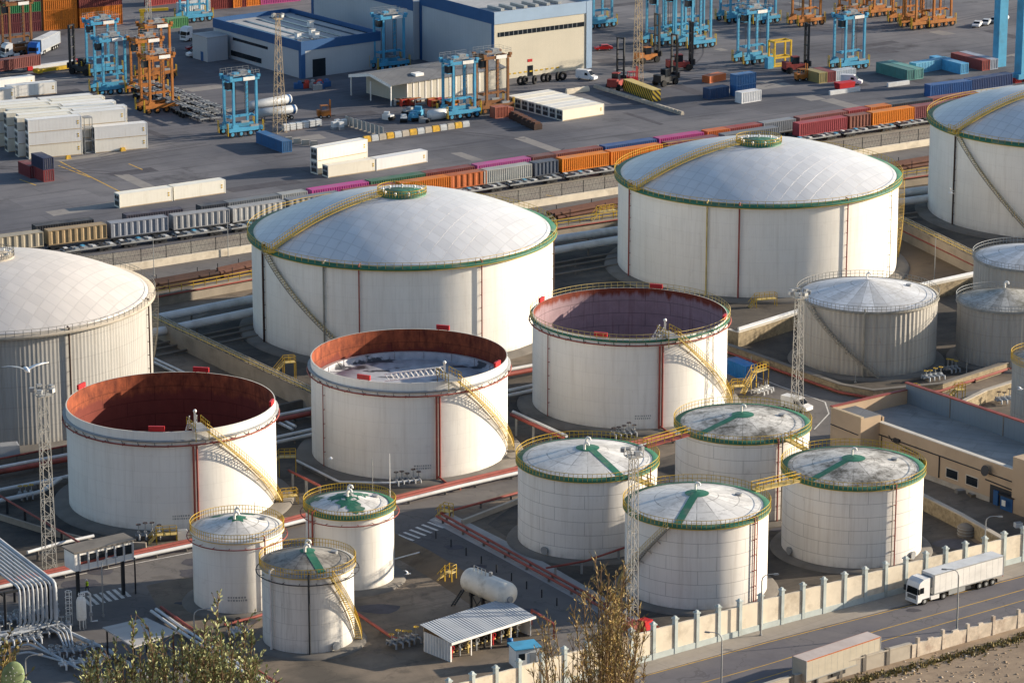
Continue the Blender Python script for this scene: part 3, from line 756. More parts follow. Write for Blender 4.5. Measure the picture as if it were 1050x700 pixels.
# street at the foot of the hill
sheet('street', [(300, 800), (641, 694), (786, 655), (1050, 588), (1500, 472), (1500, 506), (1250, 575), (1050, 634), (930, 664), (811, 699), (640, 760), (300, 900)], .006, 'road_asphalt')
sheet('dirt_slope', [(640, 770), (811, 700), (933, 672), (1050, 640), (1500, 516), (1500, 980), (500, 980)], .010, 'dirt')
def px(pts, z=0.0): return [P(p[0], p[1], p[2] if len(p) > 2 else z) for p in pts]
mb = MB(); pv = px([(300, 781), (641, 684), (786, 644), (1050, 575), (1250, 523), (1500, 458), (1500, 471), (1250, 536), (1050, 589), (844, 642), (786, 657), (641, 697), (300, 796)])
mb.prism([(p.x, p.y) for p in pv], -.05, .13, 'pavement_concrete'); tag(mb.build('pavement'), kind='structure')
mb = MB()
for ln in ([(500, 763), (641, 722), (786, 681), (904, 645), (1050, 604), (1250, 548)], [(560, 760), (786, 694), (908, 656), (1050, 615), (1250, 559)], [(500, 737), (641, 698), (786, 658.5), (844, 643.5), (1050, 590.5)]):
    q = ribbon(px(ln), .16); k = len(ln)
    mb.add([(p.x, p.y, .010) for p in q], [(i, i+1, 2*k-2-i, 2*k-1-i)[::-1] for i in range(k-1)], 'line_yellow')
tag(mb.build('road_marking'), kind='structure')
mb = MB()
for ln in ([(-20, 609), (140, 577), (197, 566)], [(405, 518), (470, 498), (530, 487)], [(745, 374), (800, 396), (846, 412)], [(846, 412), (850, 424), (835, 440)], [(900, 412), (965, 409)]):
    q = ribbon(px(ln), .22); k = len(ln)
    mb.add([(p.x, p.y, .016) for p in q], [(i, i+1, 2*k-2-i, 2*k-1-i)[::-1] for i in range(k-1)], 'line_white')
for (x, y, dx, dy, n, sx, sy, L) in ((408, 548, 6.2, -2.6, 8, 16, 6, .5), (84, 612, 6.5, -1.6, 7, 10, 9, .55)):
    for i in range(n):
        a = P(x+dx*i, y+dy*i); b = P(x+dx*i+sx, y+dy*i+sy); q = ribbon([a, b], L)
        mb.add([(p.x, p.y, .018) for p in q], [(3, 2, 1, 0)], 'line_white')
for a, b in (((60, 170), (92, 182)), ((20, 184), (37, 190)), ((132, 168), (146, 174)), ((0, 245), (32, 238)), ((560, 200), (575, 203)), ((60, 165), (140, 205))):
    q = ribbon([P(*a), P(*b)], .3); mb.add([(p.x, p.y, .012) for p in q], [(3, 2, 1, 0)], 'line_yellow')
tag(mb.build('road_marking'), kind='structure')
rr = random.Random(31)
for nm, m_ in (('asphalt_patch', 'patch_dark'), ('asphalt_patch', 'patch_pale')):
    mb = MB(); z = .009 if m_ == 'patch_dark' else .011
    for i in range(46):
        c = ya+yd*rr.uniform(-40, 330)+VD*rr.uniform(14, 190); L, W = rr.uniform(3, 26), rr.uniform(1.2, 6); a = UA+rr.choice((0, PI/2))+rr.uniform(-.04, .04)
        u = Vector((math.cos(a), math.sin(a), 0)); v = Vector((-u.y, u.x, 0)); z += .0002
        q = [c+u*(L/2*sx*rr.uniform(.85, 1))+v*(W/2*sy*rr.uniform(.8, 1)) for sx, sy in ((-1, -1), (1, -1), (1, 1), (-1, 1))]
        mb.add([(p.x, p.y, z) for p in q], [(0, 1, 2, 3)], m_)
    tag(mb.build(nm), kind='structure')
mb = MB(); z = .021
for i in range(26):     # curving tyre tracks
    c = ya+yd*rr.uniform(-40, 320)+VD*rr.uniform(16, 150); a = UA+rr.gauss(0, .5); k = rr.uniform(-.02, .02); pts = []
    for j in range(14): pts.append(Vector(c)); c = c+Vector((math.cos(a), math.sin(a), 0))*3; a += k*3
    for off in (-1.1, 1.1):
        z += .00015; q = ribbon([p+Vector((-math.sin(a), math.cos(a), 0))*off for p in pts], .38)
        mb.add([(p.x, p.y, z) for p in q], [(i_, i_+1, 26-i_, 27-i_)[::-1] for i_ in range(13)], 'patch_dark')
tag(mb.build('tyre_track'), kind='structure')
mb = MB(); z = .009
for i in range(34):
    c = P(rr.uniform(0, 620), rr.uniform(560, 690)) if i < 20 else P(rr.uniform(600, 1000), rr.uniform(420, 640)); r_ = rr.uniform(.6, 2.6); z += .0002
    if c.y < 420: continue
    mb.add([(c.x+r_*(1+.5*rr.random())*math.cos(j*PI/6), c.y+r_*(.6+.5*rr.random())*math.sin(j*PI/6), z+.012) for j in range(12)], [tuple(range(12))], 'patch_dark')
tag(mb.build('oil_stain'), kind='structure')
# hillside under the camera, just below the line of sight
mb = MB(); nx, ny = 60, 40; vs = []; fs = []
rr = random.Random(3)
for j in range(ny+1):
    for i in range(nx+1):
        x = -900+1800*i/nx; y = -250+661*j/ny
        z = 162-.394*y if y > 0 else 162-.1*y
        z = max(-.3, z-abs(rr.gauss(0, .35))-.2)
        vs.append((x, y, z))
for j in range(ny):
    for i in range(nx): a = j*(nx+1)+i; fs.append((a, a+1, a+nx+2, a+nx+1))
mb.add(vs, fs, 'dirt', smooth=True); tag(mb.build('hillside'), kind='structure')

# ---------------------------------------------------------------- walls, fences, pipe runs
def wall_run(name, label, pts, h, t, mat, coping=None, cat='wall', group=None, red=None):
    w_ = px(pts); q = ribbon(w_, t); k = len(pts); mb = MB()
    for i in range(k-1):
        mb.prism([(q[i].x, q[i].y), (q[i+1].x, q[i+1].y), (q[2*k-2-i].x, q[2*k-2-i].y), (q[2*k-1-i].x, q[2*k-1-i].y)], -.05, h, mat)
    o = mb.build(name); tag(o, label, cat, group)
    if coping:
        mb = MB(); q = ribbon(w_, t+.25)
        for i in range(k-1): mb.prism([(q[i].x, q[i].y), (q[i+1].x, q[i+1].y), (q[2*k-2-i].x, q[2*k-2-i].y), (q[2*k-1-i].x, q[2*k-1-i].y)], h+.003, h+.18, coping, bottom=True)
        mb.build('coping', o)
    return o, w_
def pipe_run(label, pts, r, mat, z=1.0, sup=12.0, n=10, group='pipe runs across the terminal', name='pipe', supmat='concrete_dark', bend=True):
    w_ = px(pts, z)
    if bend and len(w_) > 2:           # round the corners a little
        v = [w_[0]]
        for a, b, c in zip(w_[:-2], w_[1:-1], w_[2:]):
            k = min(r*3.5, (b-a).length*.4, (c-b).length*.4); p = b+(a-b).normalized()*k; q = b+(c-b).normalized()*k
            v += [p, p*.25+b*.5+q*.25, q]
        w_ = v+[w_[-1]]
    mb = MB(); mb.tube(w_, r, mat, n); o = mb.build(name); tag(o, label, 'pipe', group)
    for a, b in zip(w_[:-1], w_[1:]):
        L = (b-a).length
        for i in range(int(L/sup)+1 if L > sup*.5 else 0):
            p = a.lerp(b, min(1, (i*sup+sup*.3)/L))
            if p.z-r > .15: sb = MB(); sb.box((p.x, p.y, (p.z-r)/2), (.35, .35, p.z-r), supmat); sb.build('support', o)
    return o
PG = 'pipe runs across the terminal'
# quay boundary: low wall with chain link fence
o, wl = wall_run('fence_wall', 'long low cream wall topped by wire fence below the freight train', [(-60, 306), (145, 276), (620, 201), (960, 148), (1250, 104)], 1.5, .35, 'cream_wall')
mb = MB()
for a, b in zip(wl[:-1], wl[1:]):
    n = int((b-a).length/5.2)
    for i in range(n):
        p = a.lerp(b, i/n)+Vector((0, 0, 1.5)); mb.beam(p, p+Vector((0, 0, 2.6)), .13, .13, 'dark_steel')
    for z in (1.7, 2.9, 4.0): mb.beam(a+Vector((0, 0, z)), b+Vector((0, 0, z)), .05, .05, 'dark_steel')
    m_ = int((b-a).length/.9)
    for i in range(m_):
        p = a.lerp(b, i/m_); mb.beam(p+Vector((0, 0, 1.7)), p+(b-a)*(1/m_)+Vector((0, 0, 4.0)), .018, .018, 'dark_steel')
        mb.beam(p+Vector((0, 0, 4.0)), p+(b-a)*(1/m_)+Vector((0, 0, 1.7)), .018, .018, 'dark_steel')
mb.build('wire_fence', o)
# rusty pipe stacks by the perimeter road
for lab, a, b, m_ in (('stack of shade-darkened rusty pipes beside the perimeter road left of the middle dome tank', (110, 304), (222, 284), 'rust_brown_shaded'),
                      ('short stack of brick coloured pipes beside the left edge of the middle dome tank', (224, 283.5), (280, 271), 'brick_red'),
                      ('stack of brick coloured pipes between the two big dome tanks', (566, 224), (660, 206), 'brick_red'),
                      ('dark steel pipe bundle lying right of the middle dome tank, by the perimeter road', (540, 231), (562, 226), 'dark_steel'),
                      ('stack of brick coloured pipes beside the track wall at the far right dome tank', (880, 180), (975, 164), 'brick_red')):
    A, B = P(*a), P(*b); d = (B-A).normalized(); s = Vector((-d.y, d.x, 0)); mb = MB()
    for lv, cnt in ((0, 5), (1, 4)):
        for k in range(cnt):
            o_ = s*((k-(cnt-1)/2)*.78)+Vector((0, 0, .4+lv*.68)); e = random.uniform(-.8, .8)
            mb.tube([A+o_+d*e, B+o_+d*e], .37, m_, 8)
    o = mb.build('pipe_stack'); tag(o, lab, 'pipe stack', 'stacked pipes by the perimeter road')
    L = (B-A).length
    for f in (.12, .5, .88):
        for q in (-1, 1): p = A+d*L*f+s*q*2.2; mb = MB(); mb.beam(p, p+Vector((0, 0, 1.9)), .14, .14, 'dark_steel'); mb.build('stake', o)
o, wl = wall_run('retaining_wall', 'low shaded retaining wall carrying a yellow railing behind the twin pale pipes', [(60, 335), (150, 316), (258, 296), (560, 245), (640, 233), (960, 187), (1100, 168)], 2.2, .4, 'bund_concrete')
mb = MB(); rail(mb, [p+Vector((0, 0, 2.2)) for p in wl], 'yellow_paint', 1.3, .07, step=2.6); mb.build('railing', o)
mb = MB(); mb.tube([p+Vector((0, -.5, 1.9)) for p in wl], .16, 'pipe_red', 6); mb.build('red_pipe', o)
pipe_run('upper of two thick pale pipes crossing behind the middle dome tank', [(60, 346), (157, 327), (258, 307), (567, 246), (633, 236), (940, 196), (1100, 175)], .8, 'pipe_white', 2.6, 18, 14, None, 'insulated_pipe')
pipe_run('lower of two thick pale pipes crossing behind the middle dome tank', [(60, 361), (163, 340), (258, 320), (568, 257), (633, 246), (940, 205), (1100, 183)], .8, 'pipe_white', 2.2, 18, 14, None, 'insulated_pipe')
for z, dy in ((.5, 12), (.5, 17), (.5, 24)):
    pipe_run('thin dark pipes on sleepers in the shade below the two thick pale pipes', [(160, 341+dy), (258, 321+dy), (568, 258+dy), (633, 247+dy), (940, 206+dy)], .22, 'concrete_dark', z, 14, 6, 'thin pipes below the thick pale pipes')
def railed_bund(label, pts, h, t, mat):
    o, wl = wall_run('bund_wall', label, pts, h, t, mat, 'bund_concrete')
    mb = MB(); s = ribbon(wl, t*.8); k = len(wl)
    for side in (s[:k], s[k:][::-1]):
        mb.tube([p+Vector((0, 0, h+.5)) for p in side], .13, 'pale_yellow', 6)
        mb.tube([p+Vector((0, 0, h+.85)) for p in side], .11, 'stairs_grey', 6)
        for a, b in zip(side[:-1], side[1:]):
            n = int((b-a).length/1.3)
            for i in range(n): p = a.lerp(b, i/n)+Vector((0, 0, h)); mb.beam(p, p+Vector((0, 0, .95)), .12, .12, 'pale_yellow' if i % 2 else 'dark_steel')
    mb.build('pipe_rail', o); return o, wl
railed_bund('tall concrete bund wall with pale pipe rails slanting between the ribbed dome tank and middle dome tank', [(120, 325), (161, 345), (325, 424), (345, 433)], 3.1, .9, 'bund_concrete')
pipe_run('left of two thin white pipes along the foot of the slanting bund wall', [(120, 352), (161, 373), (205, 394), (300, 440)], .26, 'pipe_white', .7, 8, 8, None)
pipe_run('right of two thin white pipes along the foot of the slanting bund wall', [(122, 350), (163, 370), (208, 391), (303, 437)], .26, 'pipe_white', .7, 8, 8, None)
o, wl = railed_bund('concrete bund wall with yellow and black pipe rails below the far right dome tank', [(900, 233), (924, 244), (1003, 283), (1080, 320)], 3.4, 1.1, 'bund_concrete')
mb = MB(); mb.tube([p+Vector((-.35, -.75, 1.9)) for p in wl], .14, 'pipe_red', 6); mb.build('red_pipe', o)
o, wl = wall_run('retaining_wall', 'stone retaining wall topped by white pipes left of the tall floodlight mast', [(747, 353), (756, 356), (816, 337), (958, 306), (1100, 275)], 2.7, .5, 'stone_wall', 'pipe_concrete_top')
for k in range(3):
    mb = MB(); mb.tube([p+Vector((.2, .35+.55*k, 3.05)) for p in wl[1:]], .2, 'pipe_white', 8); mb.build('white_pipe', o)
o, wl = wall_run('bund_wall', 'rough stone bund wall with red pipe along its foot round the grey ribbed tanks', [(690, 340), (741, 360), (862, 403), (895, 409), (965, 402), (1100, 358)], 1.5, .7, 'stone_wall', 'concrete_dark')
mb = MB(); mb.tube([p+Vector((-.3, -.85, .45)) for p in wl], .24, 'pipe_red', 8); mb.build('red_pipe', o)
for a, b in zip(wl[:-1], wl[1:]):
    n = int((b-a).length/9)
    for i in range(1, n): p = a.lerp(b, i/n)+Vector((-.3, -.85, 0)); mb = MB(); mb.box((p.x, p.y, .3), (.5, .5, .6), 'dark_steel'); mb.build('pipe_shoe', o)
wall_run('bund_wall', 'stone bund wall running behind the flat tan building toward the right edge', [(978, 428), (1010, 412), (1060, 396)], 2.0, .6, 'stone_wall', 'concrete')
wall_run('retaining_wall', 'sloping brown stone wall between the tan building and the beige edge tank', [(975, 431), (1010, 444), (1080, 474)], 1.8, 1.4, 'stone_wall', 'concrete')
wall_run('retaining_wall', 'brown stone retaining wall between the tan building and the round concrete cistern', [(944, 521), (985, 542), (1040, 574)], 2.2, .6, 'stone_wall', 'concrete')
wall_run('bund_wall', 'low pale kerb wall with rail round the basin of the tank behind the shrub', [(474, 538), (536, 514), (620, 492)], .8, .5, 'concrete')
wall_run('bund_wall', 'low grey bund wall under the pipes left of the rusty tank by the mast', [(-40, 487), (72, 465), (120, 455)], 1.3, .4, 'concrete_dark')
wall_run('bund_wall', 'low dark bund wall between the two left open topped tanks', [(270, 427), (330, 414)], 1.5, .5, 'concrete_dark')
wall_run('bund_wall', 'low concrete kerb curving along the basin beside the control cabin', [(150, 562), (100, 560), (40, 545), (-40, 520)], .9, .4, 'bund_concrete')
# pipe runs crossing the tank field
A1 = [(-40, 491), (72, 470), (281, 431), (321, 423), (519, 384), (551, 378), (700, 350)]
pipe_run('thick red pipe with a white one above it, crossing behind the open topped tanks', A1, .42, 'pipe_red', 1.2, 10, 10, None)
pipe_run('white pipe lying just above the thick red pipe behind the open topped tanks', [(a, b-4.5) for a, b in A1], .3, 'pipe_white', 1.6, 10, 10, None)
A2 = [(-40, 510), (72, 488), (281, 449), (321, 440), (519, 401), (551, 394), (640, 377)]
pipe_run('upper pipe of a white pair in front of the thick red pipe', A2, .3, 'pipe_white', 1.0, 10, 10, None)
pipe_run('lower pipe of a white pair in front of the thick red pipe', [(a, b+5) for a, b in A2[1:]], .3, 'pipe_white', .9, 10, 10, None)
pipe_run('thin red pipe above a low wall at the foot of the ribbed beige dome tank', [(-40, 478), (0, 470), (72, 456), (100, 450)], .16, 'pipe_red', 1.5, 8, 8, None)
pipe_run('white pipe kinking upward left of the rusty tank, in front of the lattice mast', [(-40, 522), (0, 513), (43, 504), (62, 490), (90, 484)], .34, 'pipe_white', .9, 9, 10, None)
pipe_run('thin red pipe on black posts slanting down past the lattice mast', [(-40, 492, 2.2), (0, 508, 2.2), (90, 561, 2.2)], .16, 'pipe_red', 2.2, 6, 8, None, supmat='dark_steel')
pipe_run('white stub pipe ending in a dark flange left of the control cabin', [(28, 566), (60, 557), (96, 549)], .25, 'pipe_white', 1.6, 6, 8, None)
A3 = [(-40, 604), (0, 596), (140, 565), (197, 553), (290, 533), (313, 527), (402, 510), (470, 493), (535, 478), (640, 455), (690, 444)]
for k, (dy, nm, m_, rad) in enumerate(((0, 'rear red pipe of the main pipe run along the terminal road', 'pipe_red', .25), (2.6, 'front red pipe of the main pipe run along the terminal road', 'pipe_red', .25), (5.6, 'white front pipe of the main pipe run along the terminal road', 'pipe_white', .3))):
    pipe_run(nm, [(a, b+dy) for a, b in A3], rad, m_, .75, 7, 8, None)
pipe_run('white topped red pipe on posts between an open tank and the shrub\'s tank', [(524, 425, 3.2), (578, 449, 3.2)], .3, 'pipe_red', 3.2, 5, 10, None, supmat='galvanised')
pipe_run('upper grey pipe on posts beside the red bridging pipe', [(526, 422, 3.4), (581, 447, 3.4)], .26, 'pipe_white', 3.4, 50, 10, None)
pipe_run('white pipe angling along the base of the tank with the rolling ladder', [(304, 472), (348, 494), (400, 495), (430, 492)], .2, 'pipe_white', .8, 7, 8, None)
pipe_run('red pipe on white posts slanting toward the green splashed tank roof', [(296, 482, 2.6), (328, 498, 2.6)], .2, 'pipe_red', 2.6, 4, 8, None, supmat='galvanised')
for k in range(2):
    pipe_run(('outer' if k else 'inner')+' red pipe edging the basin of the tank behind the tall shrub', [(452-k*4, 526+k*3), (470-k*4, 536+k*3), (600-k*4, 607+k*3), (650-k*4, 637+k*3)], .2, 'pipe_red', .6, 6, 8, None)
pipe_run('red pipe edging the top of the basin beside the crosswalk', [(452, 526), (538, 503), (600, 488)], .2, 'pipe_red', .8, 6, 8, None)
pipe_run('red pipe on white posts crossing the basin floor behind the tall shrub', [(560, 582, 1.8), (600, 575, 1.8), (655, 556, 1.8)], .16, 'pipe_red', 1.8, 5, 8, None, supmat='galvanised')
for k in range(3):
    pipe_run(('rear', 'middle', 'front')[k]+' pipe of three grey pipes running past the foot of the small left tank', [(165-k*5, 622+k*2), (190-k*5, 640+k*2), (240-k*5, 672+k*2), (290-k*5, 704+k*2)], .22, 'pipe_white' if k else 'pipe_red', .7, 6, 8, None)
pipe_run('red pipe leading from the small streaky tank to the yard by the open shed', [(364, 627), (405, 655), (425, 652)], .22, 'pipe_red', .6, 6, 8, None)
pipe_run('red pipes at the foot of the small tank with green peak', [(230, 640), (262, 632), (292, 622), (316, 612)], .2, 'pipe_red', .5, 6, 8, None)
pipe_run('white pipe frame standing beside the right of the green splashed small tank', [(404, 573, .3), (404, 573, 2.4), (430, 566, 2.4), (430, 566, .2)], .1, 'pipe_white', 1, 60, 8, None)
# embankment between the branch road and the lower apron
mb = MB(); ln = px([(404, 553), (440, 571), (475, 592), (530, 628)])
for a, b in zip(ln[:-1], ln[1:]):
    d = (b-a).normalized(); s = Vector((-d.y, d.x, 0))
    mb.add([a+s*.5, b+s*.5, b+Vector((0, 0, 1.1)), a+Vector((0, 0, 1.1)), a-s*4.2, b-s*4.2], [(1, 0, 3, 2), (3, 4, 5, 2)], 'brown_soil')
tag(mb.build('embankment'), kind='structure')
for i in range(9):
    mb = MB(); p = P(447+i*15.5, 552+i*8.6); mb.cyl((p.x, p.y, 0), .1, 1.1, 'dark_steel', 8); mb.sphere((p.x, p.y, 1.1), .12, 'dark_steel', 8, 4)
    tag(mb.build('bollard'), 'dark bollard in the row along the branch road behind the horizontal vessel', 'bollard', 'bollards along the branch road')

# ---------------------------------------------------------------- street walls
LW = [(300, 781), (641, 684), (786, 644), (1050, 575), (1250, 523), (1500, 458)]
o, wl = wall_run('boundary_wall', 'tall cream panel wall with pale blue piers between the tanks and the street', LW, 4.3, .3, 'cream_wall')
mb = MB(); q = ribbon(wl, .5); k = len(wl)
for i in range(k-1): mb.prism([(q[i].x, q[i].y), (q[i+1].x, q[i+1].y), (q[2*k-2-i].x, q[2*k-2-i].y), (q[2*k-1-i].x, q[2*k-1-i].y)], .1, .95, 'pale_blue_paint')
mb.build('plinth', o)
cur = 1.5
segs = list(zip(wl[:-1], wl[1:])); tot = sum((b-a).length for a, b in segs)
cnt = 0
while cur < tot:
    c = cur
    for a, b in segs:
        L = (b-a).length
        if c <= L: break
        c -= L
    p = a.lerp(b, c/L); an = math.atan2((b-a).y, (b-a).x)
    mb = MB(); mb.box((p.x, p.y, 2.5), (.5, .62, 5.0), 'pale_blue_paint', an); mb.box((p.x, p.y, 5.08), (.72, .86, .16), 'pale_blue_paint', an); mb.box((p.x, p.y, 5.3), (.5, .6, .27), 'pale_blue_paint', an, .5)
    mb.build('pier', o); cur += 3.75; cnt += 1
o, wl = wall_run('low_wall', 'smooth grey low wall in front of the parked box trailer', [(700, 742), (811, 708), (933, 674)], 2.0, .35, 'concrete', 'concrete')
for i in range(9): p = wl[0].lerp(wl[1], i/9) if i < 4 else wl[1].lerp(wl[2], (i-4)/5); mb = MB(); mb.box((p.x, p.y, 1.15), (.6, .6, 2.3), 'concrete_dark', .6); mb.build('pier', o)
o, wl = wall_run('low_wall', 'crumbling plaster and brick low wall at the lower right, above the dirt', [(934, 674), (985, 659), (1050, 641), (1250, 585), (1500, 516)], 1.9, .4, 'broken_plaster')
mb = MB(); rr = random.Random(5)
for a, b in zip(wl[:-1], wl[1:]):
    L = (b-a).length; n = int(L/2.2); an = math.atan2((b-a).y, (b-a).x)
    for i in range(n):
        p = a.lerp(b, (i+.5)/n)
        mb = MB()
        if i % 2 == 0: mb.box((p.x, p.y, 1.3), (.55, .6, 2.6+rr.uniform(-.1, .3)), 'broken_plaster', an, .75)
        else: mb.box((p.x, p.y, 1.95), (rr.uniform(.6, 1.6), .42, rr.uniform(.1, .5)), 'broken_plaster', an, .7)
        mb.build('broken_pier' if i % 2 == 0 else 'broken_top', o)
# ---------------------------------------------------------------- containers and freight train
CB = {}
def cont_proto(L, H=2.6, ribs=None, reefer=False):
    key = (round(L, 1), H, ribs, reefer)
    if key in CB: return CB[key]
    m_ = 'reefer_paint' if reefer else 'container_paint'; W = 2.44
    root = bpy.data.objects.new('shipping_container', None)
    n = ribs or max(8, int(L/(.55 if not reefer else .8))); dp = .09 if not reefer else .003
    if ribs: dp = .13
    mb = MB(); x0 = -L/2+.16; x1 = L/2-.16
    for sgn in (-1, 1):
        xs = []; step = (x1-x0)/n
        for i in range(n): a = x0+i*step; xs += [(a, 0), (a+step*.35, 0), (a+step*.5, dp), (a+step*.85, dp)]
        xs.append((x1, 0)); vs = []
        for x, d in xs: y = sgn*(W/2-.02-d); vs += [(x, y, .16), (x, y, H-.12)]
        fs = [(2*i, 2*i+2, 2*i+3, 2*i+1) if sgn < 0 else (2*i, 2*i+1, 2*i+3, 2*i+2) for i in range(len(xs)-1)]
        mb.add(vs, fs, m_)
    mb.add([(-L/2+.05, -W/2, .14), (-L/2+.05, W/2, .14), (-L/2+.05, W/2, H-.1), (-L/2+.05, -W/2, H-.1)], [(0, 3, 2, 1)], m_)
    mb.add([(-L/2, -W/2, H-.03), (L/2, -W/2, H-.03), (L/2, W/2, H-.03), (-L/2, W/2, H-.03)], [(0, 1, 2, 3)], m_)
    mb.add([(-L/2, -W/2, .14), (L/2, -W/2, .14), (L/2, W/2, .14), (-L/2, W/2, .14)], [(3, 2, 1, 0)], m_)
    mb.build('shell', root)
    mb = MB()
    for sx in (-1, 1):
        for sy in (-1, 1): mb.box((sx*(L/2-.08), sy*(W/2-.08), H/2), (.17, .17, H), m_)
        mb.box((sx*(L/2-.07), 0, .09), (.14, W-.33, .17), m_); mb.box((sx*(L/2-.07), 0, H-.06), (.14, W-.33, .12), m_)
    for sy in (-1, 1): mb.box((0, sy*(W/2-.06), .09), (L-.33, .12, .17), 'tan_panel' if reefer else m_); mb.box((0, sy*(W/2-.06), H-.06), (L-.33, .12, .115), m_)
    if reefer:
        for sy in (-1, 1):
            for z in (H*.45, H*.62): mb.box((L/2-.9, sy*(W/2), z), (.35, .03, .3), 'yellow_paint')
    mb.build('frame', root)
    for sy in (-1, 1):
        mb = MB(); mb.box((L/2-.1, sy*.53, H/2), (.08, 1.03, H-.32), m_)
        for q in (.28, .75): mb.tube([(L/2-.03, sy*q, .2), (L/2-.03, sy*q, H-.2)], .035, 'galvanised', 5)
        mb.build('door', root)
    if reefer:
        mb = MB(); mb.box((-L/2+.02, 0, H*.5), (.12, 2.0, H-.5), 'machine_grey'); mb.box((-L/2-.05, 0, H*.3), (.06, 1.7, .8), 'dark_steel')
        for q in (-.5, .5): mb.tube([(-L/2-.04, q, H*.72), (-L/2-.1, q, H*.72)], .36, 'dark_steel', 12)
        mb.build('cooling_unit', root)
    CB[key] = root; return root
def cont(label, color, a, b=None, L=None, H=2.6, z=0.0, ribs=None, reefer=False, group=None, along='u', flip=False):
    """a (and b): photo pixels of the near bottom edge; along 'v' runs away from the near corner a"""
    if isinstance(a, Vector): A = a
    else: A = P(a[0], a[1], z)
    if along == 'u':
        if b is not None:
            B = b if isinstance(b, Vector) else P(b[0], b[1], z); d = (B-A); dist = d.length; d.normalize()
            if L is None: L = min((6.06, 9.1, 12.19, 13.7, 15.2), key=lambda q: abs(q-dist))
            c = (A+B)/2
        else: d = UD.copy(); L = L or 12.19; c = A+d*L/2
        c = c+Vector((-d.y, d.x, 0))*1.22
    else:
        d = -VD; L = L or 12.19; c = A+UD*1.22+VD*L/2
    rz = math.atan2(d.y, d.x)+(PI if flip else 0)
    o = dup(cont_proto(L, H, ribs, reefer), (c.x, c.y, z), rz, label, group, srgb(color) if isinstance(color, str) else color)
    o['category'] = 'container'; return o
WH = 'd9d6cc'
# big stack of white reefers at the left
g = 'white containers in the big stack at left'
base = P(30, 163.5); du = (P(78.5, 159)-base).normalized(); dv = Vector((-du.y, du.x, 0))
for lv, nm in enumerate(('bottom', 'middle', 'top')):
    cont('white container, %s one of the three-high front tier of the left stack' % nm, ('e8e1d0', 'e0dfdb', 'e3e2de')[lv], base, base+du*12.19, H=2.9, z=2.9*lv, reefer=True, group=g)
for lv, nm in enumerate(('lower', 'upper')):
    a = base+du*15.0
    cont('white container, %s of two standing at the right end of the left stack' % nm, ('ebe6da', 'e0dfdc')[lv], a, a+du*12.19, H=2.9, z=2.9*lv, reefer=True, group=g)
for row in range(1, 8):
    for s in range(2):
        for lv in range(3):
            a = base+dv*2.95*row+du*(12.6*s+(-1.2 if row % 2 else .4)-row*.35)
            if s == 0 and row > 3 and lv < 2: lab = 'white container inside the big left stack, hidden below the top layer'
            elif lv == 2: lab = 'white container in the top layer of the big left stack, row %s, %s half' % (('two', 'three', 'four', 'five', 'six', 'seven', 'eight')[row-1], ('left', 'right')[s])
            elif s == 0 and row <= 3: lab = 'grey white container in the left end of the big stack, %s tier, row %s' % (('bottom', 'middle')[lv], ('two', 'three', 'four')[row-1])
            else: lab = 'white container inside the big left stack, hidden below the top layer'
            cc = random.choice(('e8e4d8', 'e2dcca', 'ebe8e1', 'dedcd6', 'e6dfcd')); cont(lab, cc, a, a+du*12.19, H=2.9, z=2.9*lv, reefer=True, group=g)
# gantry rack between the two front blocks
mb = MB(); o0 = base+du*12.6
for x in (0.2, 2.0):
    for y in (.2, 2.3): p = o0+du*x+dv*y; mb.beam(p, p+Vector((0, 0, 8)), .14, .14, 'machine_grey')
for z in (.2, 2.8, 5.6, 8.0):
    for y in (.2, 2.3): mb.beam(o0+du*.2+dv*y+Vector((0, 0, z)), o0+du*2+dv*y+Vector((0, 0, z)), .12, .12, 'machine_grey')
    for x in (.2, 2.0): mb.beam(o0+du*x+dv*.2+Vector((0, 0, z)), o0+du*x+dv*2.3+Vector((0, 0, z)), .12, .12, 'machine_grey')
    mb.box(tuple(o0+du*1.1+dv*1.25+Vector((0, 0, z+.1))), (1.8, 2.0, .05), 'machine_grey', UA)
tag(mb.build('service_tower'), 'grey open service tower between the front white containers of the left stack', 'tower')
for x, y in ((70, 163), (126, 155)):
    p = P(x, y); mb = MB(); mb.box((p.x, p.y, .4), (1.2, .8, .8), 'line_yellow', UA, .7); tag(mb.build('marker_block'), 'small yellow block on the yard before the %s' % ('white front stack' if x == 70 else 'two-high white end block'), 'block')
cont('long white container lying alone behind the big left stack', 'ece9e1', (9, 101), (58, 96), H=2.9, reefer=True, group='white containers behind the left stack')
cont('long white container farthest back at the left edge, lit on its roof', 'ece9e1', (-16, 97), (36, 90), H=2.9, reefer=True, group='white containers behind the left stack', z=0)
cont('white container cut by the left edge behind the stack', 'd8d5cc', (-30, 108), (13, 103), H=2.9, reefer=True, group='white containers behind the left stack')
g = 'white containers standing by the train'
cont('white container in front of the train, left one of an end-to-end pair', 'ede8d9', (123, 213.5), (177, 206), H=2.9, reefer=True, group=g)
cont('white container in front of the train, right one of an end-to-end pair', 'e9e5d7', (179, 205.5), (231, 198), H=2.9, reefer=True, group=g)
a = (327, 179); b = (376, 170)
cont('white container under another one, behind the pair right of the yard blocks', 'e6e0cf', a, b, H=2.9, reefer=True, group=g)
cont('white container stacked on top of another above the lone yard pair', 'ebe7dd', P(*a), P(*b), H=2.9, z=2.9, reefer=True, group=g)
cont('cream container in front of the two-high white stack', 'e4ddcc', (336, 182.5), (387, 175), H=2.6, reefer=True, group=g)
cont('pale grey container right of the two-high white stack', 'dedddb', (387.5, 175), (437, 166.5), H=2.6, reefer=True, group=g)
g = 'small containers at the left edge'
cont('dark red short container standing left of the two-high small stack', '77343a', (31, 183), L=6.06, along='v', group=g)
